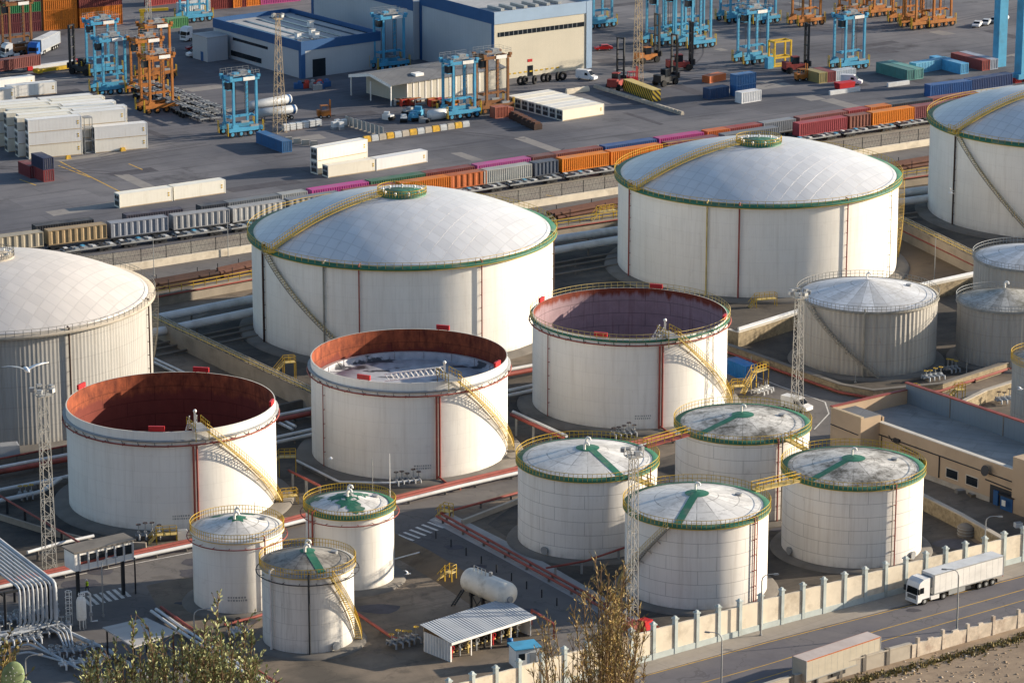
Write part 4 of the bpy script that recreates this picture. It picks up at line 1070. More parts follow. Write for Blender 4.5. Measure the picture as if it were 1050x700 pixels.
cont('dark red short container under a navy one with its red door in sun', '84363a', (45, 187), L=6.06, along='v', group=g)
cont('navy short container on top of a dark red one', '2c3450', P(45, 187), L=6.06, z=2.6, along='v', group=g)
cont('blue container beside the left lattice mast, end door toward the train', '2b6394', (289.5, 157), along='v', H=2.6)
# eight reefers side by side
near = P(577, 124.5); bu = (P(620, 117.5)-near).normalized(); bv = Vector((-bu.y, bu.x, 0))
for k in range(8):
    a = near+bv*2.62*k
    cont(('cream white container at the front of the row of eight before the tall hall' if k == 0 else 'white container in the side-by-side row of eight, cooling units facing left'), ('ebe3cf', 'e2dfd6', 'e6e4dc')[k % 3], a, a+bu*12.19, H=2.6, reefer=True, group='white containers in the row of eight')
# odd containers right
g = 'containers in the right part of the yard'
cont('dark blue container in shade beside a brighter blue one', '20436b', (725, 103), (750, 99), L=6.06, group=g)
cont('bright blue container standing two-high behind the small white box', '2f68a0', (752, 100), (778, 96), L=6.06, group=g, H=2.6)
cont('bright blue container on top, streaked with white, in the yard', '3f74a8', P(752, 100), P(778, 96), L=6.06, group=g, z=2.6)
cont('small white box container with dark edges before the blue ones', 'd6d8da', (758, 107), (783, 103), L=6.06, group=g, H=2.6)
cont('teal green container with weathered roof, left of a pair', '4d8480', (930, 83), along='v', group=g)
cont('pale teal container with weathered roof, right of a pair', '6ba39a', P(930, 83)+UD*2.6, along='v', group=g)
cont('light blue container with a rusty roof lying lengthwise', '6eb0cf', (946, 75), (968, 71), L=12.19, group=g)
cont('light blue container with rusty roof, its end door in sun', '5aa9d6', (985, 76.5), along='v', group=g)
cont('brick red container beside a grey one near the blue crane leg', '95403a', (1007, 73), along='v', group=g)
cont('light grey container beside a brick red one near the blue crane leg', '9fa7b5', P(1007, 73)+UD*2.6, along='v', group=g)
cont('small tan container beside a red one near the blue straddle carrier', '9a8d5c', (840, 86), L=6.06, along='v', group=g)
cont('small maroon container between a tan one and a white one', '7c3034', P(840, 86)+UD*2.55, L=6.06, along='v', group=g)
cont('small white container in the row by the red skip', 'b9c2ca', P(840, 86)+UD*5.1, P(840, 86)+UD*11.2, L=6.06, group=g)
cont('orange open container box beyond the dark blue container', 'c06a3c', (727, 86), (745, 82), L=6.06, group=g, H=1.7)
# stacks at the top left
g = 'container stacks at the top left corner'
for (x0, x1, y0, y1, cols, ln) in ((-14, 42, 37, 32, ('6d3236', '6d3236', '2e7a4a', '6d3236'), 'left edge'), (43, 82, 32, 29, ('d77a22',)*4, 'orange block'), (84, 124, 29, 25, ('c76c24', 'd77a22', '7c3a34', '7c3a34'), 'right end')):
    for lv, c_ in enumerate(cols):
        cont('%s container, %s tier of the %s of the top left stack' % ({'6d3236': 'maroon', '2e7a4a': 'green', 'd77a22': 'orange', 'c76c24': 'rusty orange', '7c3a34': 'brown'}[c_], ('ground', 'second', 'third', 'fourth')[lv], ln), c_, P(x0, y0), P(x1, y1), z=2.6*lv, group=g)
for k, (x0, x1, y0, y1, c_, nm) in enumerate(((160, 185, 6, 3, 'a04040', 'red'), (220, 243, 10, 8, '8a3a36', 'dark red'), (244, 275, 8, 4.5, 'd77a22', 'orange'), (276, 300, 4.5, 2, 'b24a84', 'magenta'))):
    for lv in range(2): cont('%s container in the far row at the top edge, %s tier' % (nm, ('lower', 'upper')[lv]), c_, P(x0, y0), P(x1, y1), L=12.19, z=2.6*lv, group='containers in the far row at the top edge')
# ---- the train
FR = [(-60, 266), (49, 252), (235, 229), (576, 177), (937, 122.5), (1060, 105), (1200, 86)]
def on(poly, x):
    for (a, b), (c, d) in zip(poly[:-1], poly[1:]):
        if a <= x <= c: return b+(d-b)*(x-a)/(c-a)
def wagon_proto(L, pale=False):
    key = ('w', round(L, 1), pale)
    if key in CB: return CB[key]
    root = bpy.data.objects.new('flat_wagon', None); m_ = 'machine_grey' if pale else 'dark_steel'
    mb = MB()
    for s in (-1, 1): mb.box((0, s*1.1, 1.0), (L, .18, .3), m_)
    n = int(L/1.8)
    for i in range(n+1): mb.box((-L/2+.15+(L-.3)*i/n, 0, 1.0), (.22, 2.0, .24), m_)
    for s in (-1, 1): mb.box((s*(L/2+.2), 0, .95), (.4, .3, .3), 'dark_steel'); 
    if pale:
        for i in range(n):
            x = -L/2+.9+(L-1.8)*i/(n-1); mb.box((x, 0, 1.22), (.95, 2.35, .14), 'galvanised' if i % 4 else 'dark_steel')
            mb.box((x, .6*(-1)**i, 1.36), (.7, .9, .16), ('pipe_white', 'bird_grey', 'straddle_blue', 'pipe_white', 'dark_steel')[i % 5])
    mb.build('frame', root)
    for s in (-1, 1):
        mb = MB()
        mb.box((s*(L/2-2.2), 0, .62), (2.6, 2.0, .25), 'dark_steel'); bg_ = mb.build('bogie', root)
        for q in (-.9, .9):
            for y in (-.75, .75):
                w_ = MB(); w_.tube([(s*(L/2-2.2)+q, y-.06, .46), (s*(L/2-2.2)+q, y+.06, .46)], .46, 'dark_steel', 12); w_.build('wheel', bg_)
    CB[key] = root; return root
def wagon(label, A, B, pale=False, group=None):
    d = B-A; L = d.length; o = dup(wagon_proto(round(L-1.0, 0), pale), ((A.x+B.x)/2, (A.y+B.y)/2, .05), math.atan2(d.y, d.x), label, group); o['category'] = 'wagon'; return o
front = [(-24, 46, 'a99f8b', 'pale tan'), (48.5, 111.5, 'a58e6b', 'wood brown'), (113, 174, '8d929c', 'blue grey'), (179, 235, '9a9b9d', 'mid grey'), (238, 294, 'a1a2a2', 'light grey'), (297, 350, '7a7f86', 'slate grey'), (356, 408, '8a4038', 'brown red'),
         (412, 462, 'd2761f', 'orange'), (465, 496, 'b5602f', 'rusty orange'), (497, 545, 'a9aaa6', 'pale grey'), (547, 574, '485262', 'slate blue'), (577, 624, 'dc7f1a', 'bright orange'), (626, 680, 'd97a1c', 'deep orange'), (684, 738, '7b3b46', 'plum'), (742, 800, '6f747b', 'steel grey'),
         (820, 868, 'a04148', 'crimson'), (870, 894, '7e4a3c', 'brown'), (895, 937, 'dd8018', 'vivid orange'), (939, 990, '84484a', 'red brown'), (993, 1040, '9aa0a8', 'silver grey')]
WN = lambda z: None
for k, (x0, x1, c_, nm) in enumerate(front):
    A = P(x0, on(FR, x0), 1.17); B = P(x1, on(FR, x1), 1.17)
    o = cont('%s container in the front file of the freight train' % nm, c_, A, B, z=1.17, H=2.9, ribs=(9 if k < 6 else None) if (B-A).length > 8 else 6, group='containers in the front file of the freight train')
    d = (B-A).normalized(); sh = Vector((-d.y, d.x, 0))*1.22
    wagon('dark flat wagon under the %s container of the front file' % nm, A-d*.5+sh, B+d*.5+sh, group='flat wagons under the front file')
back = [(50, 111, '2e3138', 'black'), (143, 203, '4b4752', 'dark plum'), (219, 250, '3b3f48', 'charcoal'), (252, 300, '6e7378', 'dull grey'), (302, 332, 'a2a5a4', 'whitish grey'), (334, 394, 'b5458c', 'magenta, half hidden by the dome'), (396, 452, '3f6b52', 'green, peeping over the dome'), (454, 500, '7d3d38', 'maroon'),
        (504, 561, 'b4518f', 'pale magenta'), (563, 585, '6f4440', 'dull brown'), (585, 635, '82483f', 'brown'), (637, 689, '2d5288', 'blue'), (691, 739, 'b03f80', 'deep pink'), (741, 765, 'c9672c', 'burnt orange'), (767, 795, '96403c', 'red'), (797, 835, '878b90', 'pale steel'),
        (836, 886, '8d5450', 'dusty red'), (887, 908, 'a03c40', 'scarlet'), (910, 930, 'c87028', 'short orange'), (932, 972, '3a3f48', 'black grey'), (974, 1020, '8a4b44', 'rust red'), (1022, 1060, 'b5b8b9', 'white grey')]
for k, (x0, x1, c_, nm) in enumerate(back):
    A = P(x0, on(FR, x0), 1.17)+VD*6.0; B = P(x1, on(FR, x1), 1.17)+VD*6.0
    cont('%s container in the rear file of the freight train' % nm, c_, A, B, z=1.17, H=2.6, group='containers in the rear file of the freight train')
    d = (B-A).normalized(); sh = Vector((-d.y, d.x, 0))*1.22
    wagon('dark flat wagon under a container of the rear file', A-d*.5+sh, B+d*.5+sh, group='flat wagons under the rear file')
for (x0, x1, y0, y1, c_, nm) in ((955, 995, 100, 95, '2b5c97', 'mid blue'), (996, 1037, 94, 87.5, '1d3c6b', 'dark navy')):
    cont('%s long container behind the train near the blue crane leg' % nm, c_, P(x0, y0), P(x1, y1), H=2.9, group='blue containers behind the train')
EM = [(60, 263), (85, 259.5), (255, 236), (500, 197), (634, 177), (850, 143), (955, 127), (1100, 106)]
xs = [62+i*57.0 for i in range(18)]
for x0, x1 in zip(xs[:-1], xs[1:]):
    A = P(x0, on(EM, x0)); B = P(x1, on(EM, x1))
    wagon('empty flat wagon with pale deck beams on the track nearest the fence', A, B, True, 'empty flat wagons nearest the fence')
# rails
mb = MB()
for poly, off in ((FR, Vector((0, 0, 0))+VD*1.2), (FR, VD*7.2), (EM, Vector((0, 0, 0)))):
    w_ = [P(*p)+off for p in poly]
    for s in (-.72, .72):
        q = ribbon([p+Vector((-UD.y, UD.x, 0))*s for p in w_], .08); k = len(w_)
        for i in range(k-1): mb.prism([(q[i].x, q[i].y), (q[i+1].x, q[i+1].y), (q[2*k-2-i].x, q[2*k-2-i].y), (q[2*k-1-i].x, q[2*k-1-i].y)], 0, .05, 'dark_steel')
tag(mb.build('rail_track'), kind='structure')

# ---------------------------------------------------------------- straddle carriers
def straddle(m_, tall=14.0):
    root = bpy.data.objects.new('straddle_carrier', None)
    for s in (-1, 1):
        mb = MB(); mb.box((0, s*2.25, 1.75), (8.6, .75, .85), m_); mb.box((-2.6, s*2.25, 2.45), (1.6, .7, .6), m_); mb.box((2.2, s*2.25, 2.4), (2.0, .72, .5), 'machine_grey')
        sb = mb.build('side_beam', root)
        for x in (-3.4, -1.2, 1.2, 3.4):
            w_ = MB(); w_.tube([(x, s*2.25-.28, .8), (x, s*2.25+.28, .8)], .8, 'black_rubber', 16); w_.tube([(x, s*2.25-.3, .8), (x, s*2.25+.3, .8)], .42, m_, 12); w_.build('wheel', sb)
        for x in (-4.5, 4.5):
            w_ = MB()
            for q in (-.28, .28): w_.beam((x, s*2.25+q, .5), (x, s*2.25+q, 3.4), .12, .12, 'yellow_paint')
            for i in range(7): w_.beam((x, s*2.25-.28, .7+i*.42), (x, s*2.25+.28, .7+i*.42), .1, .12, 'yellow_paint')
            w_.build('ladder', root)
        for x in (-2.9, 2.9):
            w_ = MB(); w_.box((x, s*2.25, (2.1+tall-1.3)/2), (.52, .5, tall-1.3-2.1), m_); w_.build('leg', root)
    mb = MB()
    for s in (-1, 1): mb.box((0, s*2.25, tall-.85), (7.4, .5, .65), m_)
    for x in (-2.9, 2.9): mb.box((x, 0, tall-.8), (.5, 3.9, .6), m_)
    for x in (-3.5, 3.5):
        for s in (-1, 1): mb.box((x, s*2.3, tall-.3), (.7, .7, .6), m_)
    mb.build('top_frame', root)
    mb = MB(); mb.box((-.2, .1, tall-.1), (4.2, 3.0, .35), 'machine_grey'); mb.box((1.0, .5, tall+.35), (1.8, 1.4, .6), 'machine_grey'); mb.box((-1.4, -.6, tall+.3), (1.2, 1.3, .5), m_)
    rail(mb, [(-3.6, -2.6, tall+.02), (3.6, -2.6, tall+.02), (3.6, 2.6, tall+.02), (-3.6, 2.6, tall+.02)], 'machine_grey', 1.0, .028, True, 1.5); mb.build('machinery_deck', root)
    mb = MB(); mb.box((1.0, -2.56, tall-.8), (2.9, .06, .8), 'white_paint'); mb.build('name_board', root)
    mb = MB(); mb.box((-3.6, -1.6, tall-2.1), (1.5, 1.5, 1.7), 'glass_dark'); mb.box((-3.6, -1.6, tall-1.2), (1.6, 1.6, .15), m_); mb.box((-3.6, -1.6, tall-3.0), (1.6, 1.6, .15), m_); mb.build('cab', root)
    mb = MB(); mb.box((0, 0, 4.4), (6.2, .5, .5), m_)
    for x in (-3, 3): mb.box((x, 0, 4.3), (.35, 2.3, .35), m_)
    mb.build('spreader', root)
    mb = MB()
    for x in (-1.6, 1.6):
        for y in (-.9, .9): mb.beam((x, y, 4.6), (x, y, tall-.6), .07, .07, 'dark_steel')
    for i in range(8): mb.beam((1.6, .9, 4.6+i), (1.6, -.9, 5.6+i), .07, .07, 'machine_grey')
    mb.build('hoist_rope', root)
    mb = MB()
    for i in range(5): mb.beam((-2.9, 2.25, 3+i*2), (-2.5, 2.75, 3.9+i*2), .1, .1, 'galvanised')
    mb.build('stair', root); return root
PB, PO, PBr = straddle('straddle_blue'), straddle('straddle_orange'), straddle('straddle_brown')
def carrier(proto, px_, py_, label, rz=None, sc=1.0):
    p = P(px_, py_)+VD*2.3
    o = dup(proto, (p.x, p.y, 0), UA if rz is None else rz, label, 'straddle carriers in the yard'); o['category'] = 'straddle carrier'
    if sc != 1: o.scale = (sc, sc, sc)
    return o
for a in ((PB, 876, 72, 'blue straddle carrier standing apart at the right, behind the teal containers'), (PB, 777, 66, 'blue straddle carrier behind the yellow steel frame'),
          (PB, 719, 50, 'blue straddle carrier, front right one of the crowded blue cluster'), (PB, 700, 44, 'blue straddle carrier in the middle of the crowded blue cluster'), (PB, 683, 47, 'blue straddle carrier at the left of the crowded blue cluster'), (PB, 712, 36, 'blue straddle carrier at the back of the crowded blue cluster'),
          (PB, 758, 23, 'blue straddle carrier cut by the top edge, left of two'), (PB, 786, 25, 'blue straddle carrier cut by the top edge, right of two'), (PB, 618, 29, 'blue straddle carrier cut by the top edge beside the tall hall'),
          (PB, 118, 97, 'blue straddle carrier in front of another, left of the orange group'), (PB, 109, 78, 'blue straddle carrier behind its twin, left of the orange group'), (PB, 252, 140, 'blue straddle carrier standing alone behind the blue container'),
          (PB, 404, 72, 'blue straddle carrier in the shade between the halls'), (PB, 476, 122, 'blue straddle carrier in front of the open shed'), (PB, 203, 23, 'blue straddle carrier lifting white containers near the top edge'),
          (PO, 166, 116, 'orange straddle carrier at the front of the left orange group'), (PO, 155, 98, 'orange straddle carrier behind the front one of the left orange group'), (PO, 164, 82, 'orange straddle carrier at the back of the left orange group'),
          (PBr, 22, 57, 'brown orange straddle carrier at the left edge before the maroon stacks'), (PBr, 510, 116, 'brown straddle carrier before the tall hall, beside the blue one'),
          (PO, 832, 27, 'orange straddle carrier cut by the top edge, alone'), (PO, 880, 17, 'orange straddle carrier cut by the top edge, left of a pair'), (PO, 905, 17, 'orange straddle carrier cut by the top edge, right of a pair'),
          (PO, 935, 25, 'orange straddle carrier at the left of the far right trio'), (PO, 948, 30, 'orange straddle carrier in the middle of the far right trio'), (PO, 966, 28, 'orange straddle carrier at the right of the far right trio')):
    carrier(*a)
for lv in range(1): cont('white container held by the blue straddle carrier at the top', 'cfd2d2', P(186, 21)+VD*1.0, P(219, 17)+VD*1.0, z=1.4, H=2.9, L=9.1)

# mast trucks (container lift trucks with tall dark masts)
def lift_truck(m_):
    root = bpy.data.objects.new('lift_truck', None)
    mb = MB(); mb.box((-.4, 0, 1.5), (5.2, 2.4, 1.3), m_); mb.box((-2.6, 0, 1.9), (1.4, 2.5, 1.7), m_); mb.build('body', root)
    mb = MB(); mb.box((-.3, 0, 3.0), (1.7, 1.6, 1.7), 'glass_dark'); mb.box((-.3, 0, 3.9), (1.8, 1.7, .15), m_); mb.build('cab', root)
    for x in (-2.4, 1.9):
        for s in (-1, 1): w_ = MB(); w_.tube([(x, s*1.3-.35, .8), (x, s*1.3+.35, .8)], .8, 'black_rubber', 14); w_.build('wheel', root)
    mb = MB()
    for s in (-1, 1): mb.box((2.9, s*.85, 6.2), (.55, .35, 11.6), 'dark_steel')
    for z in (1.5, 4, 6.5, 9, 11.8): mb.box((2.9, 0, z), (.4, 1.5, .3), 'dark_steel')
    mb.box((3.4, 0, 2.0), (.4, 2.6, 1.4), 'dark_steel'); mb.build('mast', root); return root
LT = {k: lift_truck(m_) for k, m_ in (('red', 'lift_red'), ('dark', 'dark_steel'), ('orange', 'straddle_orange'))}
for k, x, y, rz, lab in (('dark', 84, 76, 2.6, 'dark lift truck with tall mast left of the blue carriers'), ('red', 632, 91, 1.2, 'red lift truck with tall dark mast right of the tall hall'), ('orange', 664, 64, .6, 'orange lift truck with dark mast beyond the lattice mast'),
                         ('red', 697, 72, .3, 'red lift truck with dark mast before the blue cluster'), ('dark', 683, 87, .8, 'black lift truck beside the striped block'), ('red', 816, 74, .4, 'red lift truck with dark mast beside the yellow frame')):
    p = P(x, y); o = dup(LT[k], (p.x, p.y, 0), rz, lab, 'lift trucks in the yard'); o['category'] = 'lift truck'
# ---------------------------------------------------------------- halls and shed on the quay
ground_mat('roof_sheet', '9a9b9c', 'b3b3b2', .05, '5d5c5c', 0, 2.0, .55, .25)
ground_mat('roof_flat', '8f8c88', 'a19d97', .08, '55524d', 0, 3.0, .5, .45)
ground_mat('shed_roof', '66686b', '7f8082', .06, '3c3c3e', 0, 3.0, .8, .4)
def hall_mat(name, base):
    b = NB(name); v = b.coord(); c = srgb(base)
    sx = b.n('ShaderNodeSeparateXYZ'); b.l(v, sx.inputs[0])
    w1 = b.math('FRACT', b.math('MULTIPLY', sx.outputs[0], .8)); w2 = b.math('FRACT', b.math('MULTIPLY', sx.outputs[1], .8))
    se = b.math('MAXIMUM', b.math('LESS_THAN', w1, .06), b.math('LESS_THAN', w2, .06))
    col = b.mix(b.ramp(b.noise(v, .12, 5), .3, .7), tuple(x*.88 for x in c), c)
    col = b.mix(b.math('MULTIPLY', se, .3), col, tuple(x*.5 for x in c))
    MATS[name] = b.fin(col, .6)
hall_mat('hall_cream', 'd2cab6'); hall_mat('hall_grey', 'adb3b9')
for nm, c_ in (('shed_rib', 'b5b0a2'),): hall_mat(nm, c_)
def frame_at(p, q):
    """local x along p-q, y away from the camera"""
    d = q-p; L = d.length; return L, math.atan2(d.y, d.x)
# tall hall
p0, p1 = P(507, 83), P(606, 69.5); L, an = frame_at(p0, p1)
t = thing('tall_hall', 'tall cream and grey hall with blue bands, its sunlit gable facing right', 'building', tuple(p0), an)
H = 16.6; D1 = 33.0
def wallbox(mb, x0, x1, y0, y1, z0, z1, m_): mb.box(((x0+x1)/2, (y0+y1)/2, (z0+z1)/2), (x1-x0, y1-y0, z1-z0), m_)
mb = MB(); wallbox(mb, 0, L, 0, D1, 0, H-.6, 'hall_cream'); mb.build('wall', t)
mb = MB(); wallbox(mb, -.06, .0, .3, D1, 0, H-2.6, 'hall_grey'); mb.build('side_cladding', t)
mb = MB(); wallbox(mb, .5, L-.5, .5, D1-.5, H-.6, H-.45, 'roof_sheet')
for i in range(6): wallbox(mb, 4+i*3.4, 5+i*3.4, 3, 9, H-.4, H+.25, 'galvanised')
mb.build('roof', t)
mb = MB(); wallbox(mb, -.1, L+.1, -.16, -.003, H-2.8, H+.2, 'warehouse_lightblue'); wallbox(mb, L-1.6, L+.1, -.2, -.165, 0, H+.2, 'warehouse_lightblue'); wallbox(mb, L-.3, L+.12, .0, D1, H-2.8, H+.2, 'warehouse_lightblue'); mb.build('blue_band', t)
mb = MB(); wallbox(mb, -.2, -.07, 0, D1, H-2.8, H+.2, 'warehouse_blue'); wallbox(mb, -.22, -.07, 0, 1.0, 0, H-2.81, 'warehouse_blue'); wallbox(mb, -.22, -.07, D1-1, D1, 0, H-2.81, 'warehouse_blue'); mb.build('blue_band', t)
mb = MB(); wallbox(mb, 1, L-2.2, -.05, -.002, H-6.0, H-4.9, 'glass_dark')
for i in range(18): wallbox(mb, 1.5+i*1.35, 1.62+i*1.35, -.08, -.051, H-6.0, H-4.9, 'machine_grey')
mb.build('window', t)
mb = MB(); wallbox(mb, 9.8, 11.4, -.05, -.002, 0, 2.6, 'glass_dark'); mb.build('door', t)
mb = MB(); wallbox(mb, 9.8, 11.2, -.06, -.003, 3.5, 4.2, 'fire_red'); mb.build('sign', t)
mb = MB()
for i in range(12): wallbox(mb, .8+i*1.6, 1.6+i*1.6, -.06, -.003, 1.0, 1.35, 'yellow_paint')
mb.build('warning_stripe', t)
# rear half of the tall hall, a little lower
t2 = thing('rear_hall', 'grey hall with dark blue roof band, lower rear extension of the tall hall', 'building', tuple(p0), an)
H2 = 15.0; D2 = 82.0
mb = MB(); wallbox(mb, -2.0, L, D1+.1, D2, 0, H2-.6, 'hall_grey'); mb.build('wall', t2)
mb = MB(); wallbox(mb, -2.1, -2.003, D1+.1, D2, H2-2.6, H2+.2, 'warehouse_blue'); wallbox(mb, -2.1, -2.004, D2-1.1, D2, 0, H2-2.61, 'warehouse_blue'); wallbox(mb, -2.1, L, D2+.003, D2+.1, H2-2.6, H2+.2, 'warehouse_blue'); mb.build('blue_band', t2)
mb = MB(); wallbox(mb, -1.9, L, D1+.2, D2-.1, H2-.6, H2-.45, 'roof_sheet'); mb.build('roof', t2)
# low workshop
q0 = P(309.5, 81); q1 = P(390, 69.5); L2, an2 = frame_at(q0, q1); H3 = 8.8; DV = 40.0
t = thing('workshop', 'low workshop with dark blue band, striped skylight roof and roof vents', 'building', tuple(q0), an2)
mb = MB(); wallbox(mb, 0, L2, 0, DV, 0, H3-1.0, 'hall_grey'); mb.build('wall', t)
mb = MB()
for (x0, x1, y0, y1) in ((-.15, L2+.15, -.15, .2), (-.15, L2+.15, DV-.2, DV+.15), (-.15, .2, .2, DV-.2), (L2-.2, L2+.15, .2, DV-.2)): wallbox(mb, x0, x1, y0, y1, H3-2.0, H3+.3, 'warehouse_blue')
wallbox(mb, -.18, 1.0, -.17, -.003, 0, H3-2.01, 'warehouse_blue'); wallbox(mb, -.17, -.003, 0, 1.0, 0, H3-2.01, 'warehouse_blue'); mb.build('blue_band', t)
mb = MB(); wallbox(mb, .2, L2-.2, .2, DV-.2, H3-1.0, H3-.8, 'roof_sheet')
for i in range(6): wallbox(mb, 3+i*3.9, 3.9+i*3.9, 3, DV-3, H3-.79, H3-.7, 'glass_dark')
rf = mb.build('roof', t)
for x, y in ((5, 9), (9, 7), (10.5, 11), (16, 20)): 
    mb = MB(); mb.box((x, y, H3-.1), (1.2, 1.2, 1.5), 'white_paint'); mb.box((x, y, H3+.72), (1.5, 1.5, .14), 'galvanised'); mb.build('roof_vent', rf)
mb = MB(); wallbox(mb, 3.2, 7.0, -.06, -.004, 0, 4.4, 'glass_dark'); mb.build('door', t)
for (y0, y1, z0, z1) in ((15, 31, H3-3.9, H3-3.2), (18, 32, .9, 2.2)):
    mb = MB(); wallbox(mb, -.06, -.004, y0, y1, z0, z1, 'glass_dark'); mb.build('window', t)
mb = MB(); p = P(213, 64); wallbox(mb, 0, 6, 0, 7, 0, 6.0, 'hall_grey'); wallbox(mb, -.1, 6.1, -.1, 7.1, 6.0, 6.2, 'roof_sheet'); wallbox(mb, -.06, -.003, 2, 3.2, 0, 2.3, 'warehouse_blue')
o = mb.build('side_cabin', None, tuple(p), an2); tag(o, 'pale grey box cabin standing at the left end of the workshop', 'cabin')
# open shed
s0 = P(401, 109); s1 = P(519, 90); L3, an3 = frame_at(s0, s1)
t = thing('storage_shed', 'long ribbed storage shed with grey roof and open left end under a white fascia', 'shed', tuple(s0), an3)
mb = MB(); h0 = 5.0
mb.add([(-.3, -.4, h0), (L3, -.4, h0), (L3, 8, h0+1.6), (-.3, 8, h0+1.6), (L3, 16.4, h0), (-.3, 16.4, h0)], [(0, 1, 2, 3), (3, 2, 4, 5)], 'shed_roof')
mb.add([(-.3, -.4, h0-.12), (L3, -.4, h0-.12), (L3, 8, h0+1.48), (-.3, 8, h0+1.48), (L3, 16.4, h0-.12), (-.3, 16.4, h0-.12)], [(3, 2, 1, 0), (5, 4, 2, 3)], 'roof_sheet')
mb.add([(-.31, -.4, h0-.7), (-.31, -.4, h0+.02), (-.31, 8, h0+1.62), (-.31, 8, h0+.9), (-.31, 16.4, h0+.02), (-.31, 16.4, h0-.7)], [(0, 1, 2, 3), (3, 2, 4, 5)], 'white_paint')
rf = mb.build('roof', t); mb = MB(); wallbox(mb, 9, 11.4, 2.2, 4.2, h0+.55, h0+1.2, 'white_paint'); mb.build('roof_vent', rf)
mb = MB(); wallbox(mb, 4.6, L3, 0, .15, 0, h0-.2, 'shed_rib'); wallbox(mb, 4.6, L3, 15.8, 16, 0, h0-.2, 'shed_rib'); wallbox(mb, 4.6, 4.75, .16, 15.8, 0, h0-.2, 'shed_rib'); wallbox(mb, L3-.15, L3, .16, 15.8, 0, h0-.1, 'shed_rib')
for i in range(14): wallbox(mb, 4.7+i*1.8, 4.95+i*1.8, -.1, -.003, 0, h0-.2, 'white_paint')
mb.build('wall', t)
for x, y in ((0, 0), (0, 15.8), (0, 8)): mb = MB(); mb.box((x, y, h0/2-.15), (.22, .22, h0-.35), 'white_paint'); mb.build('post', t)

# ---------------------------------------------------------------- lattice masts and lamps
def lattice(name, label, x, y, ytop, wb, wt, m_, heads, group, stay=False, cat='mast'):
    p = P(x, y); lo, hi = 3, 60
    for _ in range(40):
        h = (lo+hi)/2
        if proj(Vector((p.x, p.y, h)))[1] > ytop: lo = h
        else: hi = h
    t = thing(name, label, cat, tuple(p), .5, group); mb = MB(); n = int(h/1.3)
    f = lambda z: (wb+(wt-wb)*z/h)/2
    cs = ((-1, -1), (1, -1), (1, 1), (-1, 1)); r_ = .05 if wb < 1.7 else .05
    for sx, sy in cs: mb.beam((sx*f(0), sy*f(0), 0), (sx*f(h), sy*f(h), h), r_*2, r_*2, m_)
    for i in range(n):
        z0, z1 = h*i/n, h*(i+1)/n
        for k in range(4):
            a, b = cs[k], cs[(k+1) % 4]
            if i % 2: a, b = b, a
            mb.beam((a[0]*f(z0), a[1]*f(z0), z0), (b[0]*f(z1), b[1]*f(z1), z1), r_*1.2, r_*1.2, m_)
            if i % 2 == 0: mb.beam((a[0]*f(z0), a[1]*f(z0), z0), (b[0]*f(z0), b[1]*f(z0), z0), r_*1.2, r_*1.2, m_)
    mb.build('lattice', t)
    mb = MB(); mb.box((0, 0, h+.05), (wt+1.0, wt+1.0, .14), m_)
    e = wt/2+.5; rail(mb, [(-e, -e, h+.1), (e, -e, h+.1), (e, e, h+.1), (-e, e, h+.1)], m_, 1.0, .05, True, 1.0); mb.build('platform', t)
    for i in range(heads):
        a = i*2*PI/heads+.3; rr_ = e+.5
        mb = MB(); c = Vector((rr_*math.cos(a), rr_*math.sin(a), h+.9)); mb.beam((e*.6*math.cos(a), e*.6*math.sin(a), h+.5), tuple(c), .1, .1, m_)
        mb.box(tuple(c), (.55, .75, .6), 'machine_grey', a); mb.box((c.x+.3*math.cos(a), c.y+.3*math.sin(a), c.z), (.06, .66, .5), 'lamp_glass', a); mb.build('floodlight', t)
    if heads == 0:
        mb = MB(); mb.beam((0, 0, h), (0, 0, h+3), .1, .1, m_); mb.build('antenna', t)
    return t, h
MG = 'lattice masts'
lattice('floodlight_mast', 'pale lattice floodlight mast at left in front of the ribbed dome tank', 51, 583, 405, 1.6, 1.1, 'mast_steel', 5, MG)
lattice('floodlight_mast', 'tall lattice floodlight mast in front of the grey ribbed tank with diagonal stair', 817, 424, 305, 1.5, 1.0, 'mast_steel', 7, MG)
lattice('floodlight_mast', 'slim lattice mast rising beside the shrub in front of the green striped tank roofs', 648, 640, 468, 1.2, .9, 'mast_steel', 3, MG)
lattice('floodlight_mast', 'lattice mast in the yard behind the blue container, spreading toward its foot', 287, 136, 20, 2.4, .7, 'tan_panel', 4, MG)
lattice('floodlight_mast', 'brownish lattice mast in the yard right of the tall hall, cut by the top edge', 654, 84, -40, 1.9, .8, 'tan_panel', 4, MG)
lattice('floodlight_mast', 'slim lattice mast behind the orange straddle carriers at the top left', 154, 70, -30, 1.5, .7, 'mast_steel', 4, MG)
def lamp_post(label, x, y, ytop, rz, arm=1.7, group='street lamps'):
    p = P(x, y); lo, hi = 2, 40
    for _ in range(40):
        h = (lo+hi)/2
        if proj(Vector((p.x, p.y, h)))[1] > ytop: lo = h
        else: hi = h
    t = thing('street_lamp', label, 'street lamp', tuple(p), rz, group)
    mb = MB(); pts = [(0, 0, 0), (0, 0, h-.9), (.12, 0, h-.4), (.5, 0, h-.08), (1.0, 0, h), (arm, 0, h)]
    mb.tube(pts, [.12, .09, .08, .07, .06, .06], 'galvanised', 8); mb.cyl((0, 0, 0), .2, .35, 'galvanised', 8); mb.build('pole', t)
    mb = MB(); mb.box((arm+.3, 0, h-.02), (.8, .3, .16), 'machine_grey', 0, .7); mb.box((arm+.32, 0, h-.12), (.55, .22, .05), 'lamp_glass'); mb.build('lamp_head', t)
lamp_post('grey street lamp standing on the street side before the white truck trailer', 981, 646, 584, PI-.2)
lamp_post('grey street lamp behind the street wall near the round cistern', 1009, 582, 529, 0)
